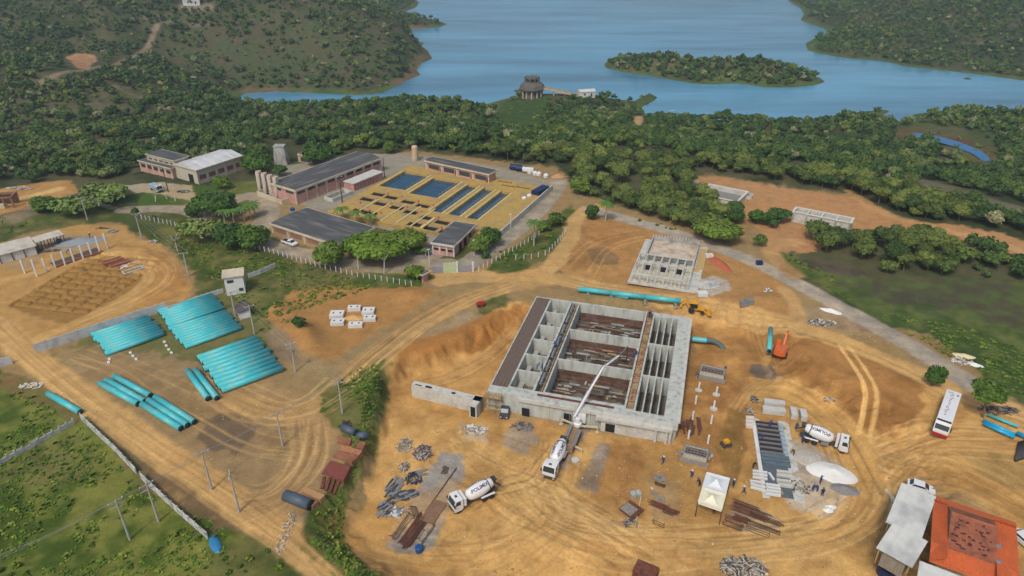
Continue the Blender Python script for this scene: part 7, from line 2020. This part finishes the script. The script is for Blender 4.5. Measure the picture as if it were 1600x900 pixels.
# reinforcement yards
def bars(px, py, L, n, w, rot, label, m_=RUST, seed=1, z=.0, hooks=False, group=None):
    rr = random.Random(seed); p = on(px, py); m = MB()
    for i in range(n):
        y = (i / max(1, n - 1) - .5) * w; x = rr.uniform(-.3, .3); m.cbox(x, y, rr.uniform(0, .15), L * rr.uniform(.8, 1), .07, .07, rr.gauss(0, .01))
        if hooks: m.cbox(x - L * .45, y + .15, .1, .07, .4, .07); m.cbox(x + L * .45, y + .15, .1, .07, .4, .07)
    o = m.build("rebar_bundle", m_); o.location = (p.x, p.y, p.z + .03 + z); o.rotation_euler = (0, 0, rot); return tag(o, label, "rebar bundle", group)
ra = yaw_px((625, 850), (700, 745))
p = on(678, 800); o = MB().cbox(0, 0, 0, 5.0, 2.5, .12).build("rebar_mat_panel", mat("tan_rust", lin(138, 108, 84), .9, .2, 3))
o.location = (p.x, p.y, p.z + .04); o.rotation_euler = (0, 0, ra); tag(o, "brown rectangular rebar mat lying on the grey gravel strip", "rebar mat")
bars(646, 828, 8.0, 14, 1.6, ra, "thick bundle of long brown bars on the gravel strip", RUST, 1)
bars(652, 833, 7.0, 9, .9, ra, "dark bundle of hooked bars right of the thick bundle", REBAR, 2, hooks=True)
bars(630, 822, 6.0, 5, 1.0, ra, "short bent bars left of the thick bundle", REBAR, 3, hooks=True)
bars(668, 838, 5.4, 2, .2, ra, "single heavy bar with end plates near the blue drum", REBAR, 4, hooks=True)
bars(661, 839, 2.2, 2, .9, ra, "small open rectangle of bent bar beside the heavy bar", REBAR, 5, hooks=True)
bars(690, 765, 12.0, 2, .12, ra, "very long thin bar lying up the middle of the gravel strip", REBAR, 6)
bars(696, 735, 1.6, 6, .9, ra + .3, "small stack of brown stirrups at the top of the gravel strip", REBAR, 7, hooks=True)
bars(648, 800, 2.6, 5, .9, ra + .8, "tangle of bent bars above the thick bundle", REBAR, 8, hooks=True)
rb = yaw_px((1150, 800), (1210, 822))
for k, (x, y, L, n, w) in enumerate(((1166, 790, 4.6, 5, .8), (1172, 801, 6.5, 12, 2.0), (1196, 812, 5.5, 6, .9), (1158, 812, 3.0, 9, 1.4), (1190, 824, 6.0, 5, .8), (1146, 818, 3.2, 10, 2.4), (1182, 831, 4.0, 3, .9))):
    bars(x, y, L, n, w, rb, "%s bundle of dark rebar from the top right of the canopy tent" % ORD[k], RUST if k % 2 else REBAR, 20 + k, hooks=k > 3, group="rebar right of the tent")
rc = yaw_px((1015, 785), (1060, 803))
for k, (x, y, L, n, w, m_) in enumerate(((1028, 790, 3.6, 10, 1.3, RUST), (1044, 797, 3.6, 8, 1.0, RUST), (1031, 758, 1.8, 6, .6, REBAR), (1022, 772, 1.2, 5, .8, GRT), (1030, 820, 2.0, 3, .7, REBAR), (1046, 802, 2.4, 6, .8, REBAR))):
    bars(x, y, L, n, w, rc, "%s bundle of cut bars from the top left of the canopy tent" % ORD[k], m_, 40 + k, hooks=k in (2, 4), group="rebar left of the tent")
scrap(1030, 748, 1.0, .8, 14, 1.0, [GRT, STEEL], "grey formwork boards at the top of the left rebar area", 51, .5, flatb=True)
scrap(1033, 780, .9, .5, 12, .8, [GRAVEL_G, GRT], "grey boards in the middle of the left rebar area", 52, .4, flatb=True)
MBs = scrap(985, 818, 1.2, 1.0, 30, 1.2, [GRT, STEEL, DKT], "grey scrap below the trailer of boards", 53, .4)
# formwork boxes
def form_box(px, py, L, Wd, H, rot, label, blue=False):
    p = on(px, py); t = thing("formwork_box", label, "formwork", p, rot)
    MB().holed(-L / 2, -Wd / 2, L / 2, Wd / 2, [(-L / 2 + .2, -Wd / 2 + .2, L / 2 - .2, Wd / 2 - .2)], 0, H).build("box_walls", WHT, t)
    m = MB()
    for k in range(8): m.beam((-L / 2 + k * L / 7, -Wd / 2 - .3, H + .05), (-L / 2 + k * L / 7, Wd / 2 + .3, H + .05), .1, .1)
    for k in range(5): m.beam((-L / 2 - .3, -Wd / 2 + k * Wd / 4, H + .18), (L / 2 + .3, -Wd / 2 + k * Wd / 4, H + .18), .1, .1)
    m.build("braces", STEEL, t); MB().box(-L / 2 + .3, -Wd / 2 + .4, .3, L / 2 - .3, Wd / 2 - .4, H - .3).build("rebar_core", RUST, t)
    MB().box(-L / 2 - .5, -Wd / 2 - .7, 0, L / 2 + .5, -Wd / 2 - .4, H * .6).build("work_platform", GRT, t)
    return t
ft = yaw_px((1095, 575), (1130, 582))
form_box(1112, 588, 5.0, 2.6, 1.6, ft, "upper timber and steel formwork box above the row of white stubs")
form_box(1086, 716, 4.2, 2.4, 1.6, ft, "lower timber and steel formwork box below the row of white stubs")
MB_ = scrap(1066, 712, .8, 1.4, 20, 1.0, [GRT, WHT], "boards leaning at the left of the lower formwork box", 54, .8, flatb=True)
scrap(1106, 712, .8, 1.4, 20, 1.0, [GRT, WHT], "boards leaning at the right of the lower formwork box", 55, .8, flatb=True)
p = on(986, 800); t = thing("board_trailer", "flat trailer loaded with grey boards and rusty plates", "trailer", p, yaw_px((975, 805), (1000, 795)) + .25)
MB().box(-1.5, -1.5, .5, 1.5, 1.5, .65).build("bed", RUST, t)
for k in range(5): MB().box(-1.3 + k * .4, -.9, .66, -1.0 + k * .4, 1.3, .85).build("board", GRT, t)
for s in (-1, 1): wheel(t, .0, s * 1.35, .35, .2)
o = MB().beam((0, 0, .1), (2.1, 6.8, .1), .14, .14).build("timber_pole", WHT); p = on(992, 825); o.location = p; tag(o, "long timber pole lying beside the board trailer", "timber")
o = MB().box(-.9, -.55, 0, -.05, .55, .8).box(.05, -.55, 0, .9, .55, .8).build("concrete_cube_pair", CONC); o.location = gp(993, 775); o.rotation_euler = (0, 0, .2); tag(o, "pair of concrete cubes above the board trailer", "concrete cubes")
o = MB().lathe([(.75, 0), (.75, .35), (.45, .4), (0, .42)], 16).build("concrete_dish", CONC_W); o.location = gp(899, 720); tag(o, "pale round concrete dish right of the backed-up mixer truck", "concrete disc")
# white stubs
for i, (x, y) in enumerate(((1091.5,610),(1119,617),(1086.7,631),(1115,639),(1082,655.5),(1111,662),(1075.5,685.5),(1106,693))):
    p = on(x, y); t = thing("column_stub", "%s white column stub of the %s row counted from the upper formwork box" % (ORD[i // 2], ("left", "right")[i % 2]), "column", p, ft, "two rows of white column stubs")
    MB().box(-.17, -.17, -.3, .17, .17, 2.0).build("shaft", WHITE, t)
    if i in (0, 1, 3): MB().lathe([(.75, -.1), (.75, .14), (0, .16)], 14).build("footing_pad", CONC_W, t)
# canopy tent
z0 = YZ + 3.2; cn = [at3(x, y, z0) for (x, y) in ((1104, 737), (1141, 747), (1128, 798), (1090, 785))]
c = sum(cn, Vector()) / 4; gz_ = hz(c.x, c.y); t = thing("canopy_tent", "white double canopy tent on poles in the middle of the reinforcement yard", "tent", (c.x, c.y, gz_), 0)
o0 = Vector((c.x, c.y, gz_)); L0, L1 = cn[0].lerp(cn[3], .5), cn[1].lerp(cn[2], .5)
for i, q in enumerate(((cn[0], cn[1], L1, L0), (L0, L1, cn[2], cn[3]))):
    q = [v - o0 for v in q]; pk = sum(q, Vector()) / 4 + Vector((0, 0, .85)); m = MB(); N = 6
    for k in range(4):
        a, b = q[k], q[(k + 1) % 4]
        for r in range(N):
            def sag(v, tt): w = v.copy(); w.z -= .45 * math.sin(math.pi * tt) ; return w
            t0, t1 = r / N, (r + 1) / N
            m.quad(sag(a.lerp(pk, t0), t0), sag(b.lerp(pk, t0), t0), sag(b.lerp(pk, t1), t1), sag(a.lerp(pk, t1), t1))
        m.quad(a - Vector((0, 0, .3)), b - Vector((0, 0, .3)), b, a)
    m.build("canopy", mat("canopy_shaded", lin(226, 232, 234), .7, .04, 1) if i == 0 else mat("canopy_cream", lin(240, 236, 208), .7, .05, 1), t)  # first half tinted cooler, its shade painted into the cloth colour
for v in (cn[0], cn[1], cn[2], cn[3]): q = v - o0; MB().beam((q.x, q.y, -.3), (q.x, q.y, q.z), .12, .12).build("leg", CHAS, t)

# rusty steel plates on the bank
def plate(quad, label, m_=RUST, th=.25, name="steel_plate", lift=.6):
    zc = sum(on(*q).z for q in quad) / 4 + .55; P = [at3(q[0], q[1], zc) for q in quad]; c = sum(P, Vector()) / 4; c.z -= .55; m = MB()
    b = [Vector((v.x - c.x, v.y - c.y, .55)) for v in P]; m.add([v - Vector((0, 0, 1.0)) for v in b] + b, [(0, 1, 2, 3), (4, 7, 6, 5), (0, 4, 5, 1), (1, 5, 6, 2), (2, 6, 7, 3), (3, 7, 4, 0)])
    o = m.build(name, m_); o.location = c; return tag(o, label, "steel plate")
plate([(528,680),(549,685),(547,694),(526,690)], "topmost reddish steel plate of the rusty row", RUST_L)
plate([(549,684),(572,692),(566,703),(546,694)], "second steel plate of the rusty row beside the topmost one", RUST_L)
plate([(536,695),(566,704),(561,711),(530,703)], "pale rusty plate in the upper half of the row", mat("pale_rust", lin(184, 126, 92), .85, .2, 2))
plate([(530,703),(561,712),(550,722),(520,713)], "rust brown plate below the pale one", RUST_L)
plate([(516,719),(548,728),(537,750),(502,740)], "large dark red steel plate in the middle of the row", mat("dark_red_steel", lin(134, 74, 64), .85, .15, 2))
plate([(478,761),(508,773),(500,781),(472,768)], "tan steel plate near the lower grey pipe", mat("tan_plate", lin(186, 146, 100), .85, .12, 2))
plate([(466,770),(497,783),(488,791),(460,777)], "lowest brown steel plate beside the lower grey pipe", mat("brown_plate", lin(168, 122, 90), .85, .12, 2))
for k in range(4):
    a, b = on(507 + k * 8, 746 + k * 1.5), on(503 + k * 6, 765 + k * 3); o = MB().beam((0, 0, .2), b - a + Vector((0, 0, .2)), .5, .3).build("steel_channel", RUST); o.location = a; tag(o, "%s rusty channel from the left under the dark red plate" % ORD[k], "steel channel", "rusty channels on the bank")
# white precast blocks around the orange pit
wz_ = yaw_px((517, 495), (540, 488))
for (x, y, L, w, lab) in ((527,494,3.2,2.6,"upper left perforated white block beside the square pit"), (528,506,3.0,2.0,"lower left perforated white block beside the square pit"), (554,484,3.0,1.6,"top white block behind the square pit"),
        (556,510,3.2,1.6,"bottom white block in front of the square pit"), (576,489,2.8,2.6,"upper right perforated white block beside the square pit"), (578,500,2.8,1.6,"lower right perforated white block beside the square pit")):
    p = on(x, y); t = thing("perforated_block", lab, "concrete block", p, .05, "white blocks around the square pit"); MB().box(-L / 2, -w / 2, -.1, L / 2, w / 2, .9).build("block", WHITE, t)
    MB().box(-L / 4 - .2, -.25, .9, -L / 4 + .2, .25, .93).box(L / 4 - .2, -.25, .9, L / 4 + .2, .25, .93).each("hole", DARK, t)
heap(553, 497, 2.4, 1.4, .8, mat("pit_sand", lin(212, 170, 112), .95, .1, 2), "pale sand heap in the middle of the white blocks", 0, "sand_heap", seed=15)
# drums and tanks
for (x, y, r, h, m_, lab) in ((655,861,.62,.9,BLUE,"round blue drum at the lower end of the gravel strip"), (1383,897,1.3,1.6,NAVY,"large dark blue tank at the bottom edge left of the barn"), (34,399,.75,1.3,BLUE,"blue drum in front of the white walled shed"), (93,381,.6,1.4,BLUE,"blue barrel at the open shed"),
        (643,386,.55,1.0,BLUE,"small blue tank behind the gate office")):
    o = MB().lathe([(r, 0), (r, h), (r * .8, h + .12), (0, h + .15)], 18).build("blue_drum", m_); o.location = gp(x, y); tag(o, lab, "drum")
o = MB().box(-1.7, -1.2, 0, 1.7, 1.2, 1.6).build("rust_box", RUST); o.location = gp(1008, 900); o.rotation_euler = (0, 0, -.5); tag(o, "rusty box cut off by the bottom edge", "steel box")
o = MB().box(-1.2, -.9, 0, 1.2, .9, 1.0).build("white_crate", WHITE); o.location = gp(1097, 462); tag(o, "white crate below the cement heap", "crate")
o = MB().holed(-1, -.8, 1, .8, [(-.5, -.4, .5, .4)], 0, .7).build("white_manhole_box", WHITE); o.location = gp(1108, 401); tag(o, "white concrete box with a square hole beside the red earth heap", "manhole box")
o = MB().box(-.8, -.6, 0, .8, .6, 1.0).build("tool_box", NAVY); o.location = gp(1186, 413); tag(o, "dark box on the verge of the gravel road", "box")
for (x, y, lab) in ((1162, 478, "left grey cabinet by the road right of the backhoe"), (1170, 475, "right grey cabinet by the road right of the backhoe")):
    o = MB().box(-.9, -.6, 0, .9, .6, 1.2).box(-1, -.7, 1.2, 1, .7, 1.3).build("grey_cabinet", STEEL); o.location = gp(x, y); tag(o, lab, "cabinet")
for k in range(3):
    o = MB().lathe([(1.3, 0), (1.3, 4.6)], 14, axis='x').build("horizontal_tank", NAVY if k < 2 else WHITE); q = gp(797 + k * 10, 265 + k * 2.3); o.location = (q.x, q.y, q.z + 1.2); o.rotation_euler = (0, 0, -.3); o.scale = (.9, .8, .8); tag(o, ("left dark", "right dark", "white end") [k] + " horizontal tank along the forest behind the plant", "tank")
for k, (x, y) in enumerate(((828,271),(836,273),(842,274),(853,277))): o = MB().lathe([(.9, 0), (.9, .9), (.4, 1.4), (0, 1.45)], 12).build("round_white_tank", WHITE); o.location = gp(x, y); tag(o, "%s small white tank from the left along the forest edge" % ORD[k], "tank", "small white tanks behind the plant")
# forms and boards along the tank front, white pavers
scrap(840, 640, 2.4, .9, 26, 1.0, [DKT, GRAVEL, STEEL], "dark floor panels laid out in front of the tank doors", 60, .1, flatb=True, rot=0.1)
scrap(1080, 664, 2.2, 2.6, 40, 3.6, [RUST, REBAR], "rusty rebar mat in the trench right of the tank", 61, .2, flatb=True, rot=1.4)
scrap(1060, 600, .5, .7, 8, .8, [STEEL, WHITE], "bright metal sheet at the right wall of the tank", 62, .3, flatb=True)
for i, (x, y) in enumerate(((171,562),(170,567),(204,552),(208,557),(213,562),(257,535),(260,541),(264,547),(268,552))):
    o = MB().box(-.4, -.25, 0, .4, .25, .25).build("white_sleeper", WHITE); o.location = gp(x, y); o.rotation_euler = (0, 0, -.9); tag(o, "%s small white sleeper from the left in the lines below the pipe stacks" % ORD[i], "sleeper", "white sleepers below the pipe stacks")

# ------------------------------------------------------------------ people
def skin_body(verts, edges, radii, root):
    me = bpy.data.meshes.new("body"); me.from_pydata(verts, edges, []); o = bpy.data.objects.new("body", me); SC.collection.objects.link(o)
    sk = o.modifiers.new("skin", 'SKIN'); o.modifiers.new("sub", 'SUBSURF').levels = 1
    for i, r in enumerate(radii): me.skin_vertices[0].data[i].radius = (r, r)
    me.skin_vertices[0].data[root].use_root = True
    bpy.context.view_layer.update(); dg = bpy.context.evaluated_depsgraph_get()
    m2 = bpy.data.meshes.new_from_object(o.evaluated_get(dg)); bpy.data.objects.remove(o); return m2
SKIN = mat("skin", lin(150, 104, 80), .7, .05, 3); BOOT = mat("dark_boots", lin(50, 44, 40), .8, .1, 3)
CLOTH = {"blue": mat("blue_overalls", lin(38, 70, 132), .85, .12, 4), "dark": mat("dark_overalls", lin(40, 46, 62), .85, .12, 4), "grey": mat("grey_blue_clothes", lin(84, 104, 128), .85, .12, 4), "orange": mat("orange_vest", lin(216, 106, 70), .8, .1, 4)}
POSES = {
 "standing": [(0,0,.95),(0,0,1.2),(.02,0,1.42),(.03,0,1.5),(.05,0,1.62),(.06,0,1.72),(0,.1,.88),(.03,.12,.5),(0,.12,.08),(.14,.13,.04),(0,-.1,.88),(-.03,-.13,.5),(-.05,-.14,.08),(.1,-.15,.04),(.01,.2,1.4),(.05,.27,1.13),(.18,.25,.92),(.24,.24,.84),(.01,-.2,1.4),(-.03,-.27,1.13),(.1,-.27,.9),(.16,-.26,.82)],
 "walking": [(0,0,.93),(.03,0,1.18),(.08,0,1.4),(.1,0,1.48),(.13,0,1.6),(.15,0,1.7),(0,.1,.87),(.22,.1,.52),(.3,.1,.1),(.43,.1,.06),(0,-.1,.87),(-.1,-.1,.48),(-.4,-.1,.2),(-.3,-.1,.08),(.07,.2,1.38),(-.08,.26,1.15),(-.1,.26,.92),(-.08,.25,.84),(.07,-.2,1.38),(.16,-.26,1.12),(.34,-.24,1.0),(.42,-.22,.98)],
 "bending": [(0,0,.9),(.2,0,1.08),(.42,0,1.16),(.5,0,1.17),(.6,0,1.2),(.69,0,1.18),(0,.1,.84),(.08,.13,.46),(0,.14,.08),(.14,.14,.04),(0,-.1,.84),(.05,-.13,.46),(-.05,-.14,.08),(.1,-.14,.04),(.4,.19,1.1),(.48,.24,.84),(.6,.18,.62),(.66,.14,.55),(.4,-.19,1.1),(.48,-.24,.84),(.6,-.18,.62),(.66,-.14,.55)]}
ED = [(0,1),(1,2),(2,3),(3,4),(4,5),(0,6),(6,7),(7,8),(8,9),(0,10),(10,11),(11,12),(12,13),(2,14),(14,15),(15,16),(16,17),(2,18),(18,19),(19,20),(20,21)]
RAD = [.15,.15,.16,.065,.10,.085,.10,.075,.05,.05,.10,.075,.05,.05,.075,.055,.042,.045,.075,.055,.042,.045]
BODY = {k: skin_body(v, ED, RAD, 0) for k, v in POSES.items()}
def person(loc, rz, pose, col, helmet, label, group=None, s=1.06):
    t = thing("person", label, "person", loc, rz, group); me = BODY[pose].copy(); P = POSES[pose]; head = Vector(P[4])
    for m_ in (CLOTH[col], SKIN, BOOT): me.materials.append(m_)
    hands = [Vector(P[17]), Vector(P[21])]
    for f in me.polygons:
        c = f.center; i = 0
        if (c - head).length < .2 or min((c - h).length for h in hands) < .1: i = 1
        elif c.z < .13: i = 2
        f.material_index = i; f.use_smooth = True
    o = bpy.data.objects.new("body", me); SC.collection.objects.link(o); o.parent = t
    MB().lathe([(.17, 0), (.145, .02), (.14, .07), (.09, .13), (0, .15)], 12, origin=(head.x, head.y, head.z + .05)).build("helmet", helmet, t)
    t.scale = (s, s, s); return t
HW, HY, HB = WHITE, YELM, BLUE
PPL = [((1035,725),None,"walking","blue",HW,.5,"worker in blue walking between the tank and the left rebar area"), ((1080,747),None,"standing","blue",HW,1.0,"worker in blue standing above the canopy tent"), ((1093,760),None,"bending","dark",HB,2.0,"worker in dark clothes at the left side of the canopy tent"),
 ((1145,761),None,"standing","blue",HW,.3,"worker with a pale helmet at the right side of the canopy tent"), ((1162,772),None,"walking","blue",HW,2.5,"worker walking toward the tent from the casting slab"), ((1176,732),None,"bending","dark",HY,.2,"worker with a yellow helmet bending over the left edge of the slab"),
 ((1115,803),None,"standing","dark",HB,1.7,"worker standing at the lower leg of the tent"), ((1253,692),None,"standing","blue",HB,.4,"worker standing behind the rear chute of the right mixer truck"), ((1243,672),None,"bending","blue",HB,.9,"worker bending between the white blocks and the truck"), ((1240,711),None,"bending","dark",HY,3.0,"worker crouching with bucket at the right edge of the slab"),
 ((1281,756),None,"standing","blue",HB,.1,"upper worker in blue on the lime spill"), ((1277,768),None,"bending","blue",HB,2.2,"middle worker in blue on the lime spill"), ((1269,768),None,"bending","blue",HY,.6,"left worker bending on the lime spill beside a yellow tool"), ((1284,775),None,"standing","dark",HB,1.4,"right worker in dark clothes on the lime spill"),
 ((1202,668),None,"bending","blue",HB,.8,"worker in blue among the rebar cages near the top of the bed"), ((1191,687),None,"bending","blue",HB,2.8,"worker in blue bending over the middle of the bed"),
 ((105,398),None,"bending","grey",HB,.8,"worker in grey blue among the white columns"), ((141,372),None,"standing","grey",HW,.2,"worker near the right white columns by the gravel heap"),
 ((1131,582),None,"bending","blue",HB,.8,"worker in blue on the right end of the upper formwork box"), ((1091,592),None,"bending","blue",HB,2.4,"worker in blue at the left end of the upper formwork box"), ((1063,568),None,"standing","dark",HB,.4,"worker beside the right wall of the tank"), ((788,632),None,"standing","grey",HW,.4,"worker with a white helmet beside the dark pickup"),
 ((874,536),.35,"bending","blue",HB,.5,"upper worker in blue on the channel wall of the tank"), ((867,544),.35,"bending","blue",HB,1.6,"lower worker in blue on the channel wall of the tank"), ((847,580),.35,"standing","blue",HB,2.6,"worker in blue on the channel wall near the front of the tank"), ((839,577),.3,"bending","grey",HB,.6,"worker in grey kneeling beside the channel pipe of the tank"),
 ((990,560),-.2,"bending","blue",HB,1.2,"left worker of the group placing concrete on the walkway"), ((994,557),-.2,"standing","blue",HW,.2,"right worker of the group placing concrete on the walkway"), ((1014,496),-.2,"standing","dark",HB,1.9,"left worker at the far end of the walkway"), ((1017,497),-.2,"standing","blue",HB,.3,"right worker at the far end of the walkway"),
 ((5,352),None,"standing","grey",HW,.3,"lone worker in pale clothes at the far left edge")]
for (px, z, pose, col, hm, rz, lab) in PPL:
    loc = on(*px) if z is None else at3(px[0], px[1], z)
    if px[0] in (1202, 1191, 1176): loc.z = max(loc.z, zz + .12)
    if px == (1131, 582) or px == (1091, 592): loc.z += .0
    person(loc, rz, pose, col, hm, lab)

# stones scattered on the soil (nobody could count them)
rng = np.random.default_rng(99); T = TM(); V0, F0 = ICO1
for poly, nn in (([(560,840),(640,640),(760,640),(1050,700),(1300,640),(1400,700),(1500,760),(1380,900),(600,900)], 2600), ([(905,350),(1080,370),(1240,460),(1250,490),(900,440)], 500), ([(1240,480),(1500,560),(1520,620),(1300,520)], 500),
        ([(100,550),(330,580),(540,660),(500,780),(300,720)], 500), ([(620,500),(740,480),(780,470),(700,540),(620,560)], 300), ([(0,520),(470,850),(540,920),(460,900),(0,560)], 500)):
    P = onmany(poly); xs = [p[0] for p in P]; ys = [p[1] for p in P]; X = rng.uniform(min(xs), max(xs), nn); Y = rng.uniform(min(ys), max(ys), nn)
    k = sdist(X, Y, P, 20) > 0; X, Y = X[k], Y[k]; Z = height(X, Y)
    for x, y, z in zip(X, Y, Z):
        r = rng.gamma(2.0, .03) + .03; v = V0 * (1 + (rng.random(len(V0)) - .5)[:, None] * .5) * np.array([r, r * rng.uniform(.6, 1), r * .6]) + np.array([x, y, z + r * .2])
        T.add(v, F0, np.tile(np.array(lin(190, 164, 124) if rng.random() < .7 else lin(212, 204, 190)) * rng.uniform(.6, 1.1), (len(v), 1)))
o = bpy.data.objects.new("rubble", mesh_np("rubble", *T.arrays())); o.data.materials.append(LM_abs); SC.collection.objects.link(o); tag(o, "loose stones and clods scattered over the bare soil", "stones", None, "stuff")
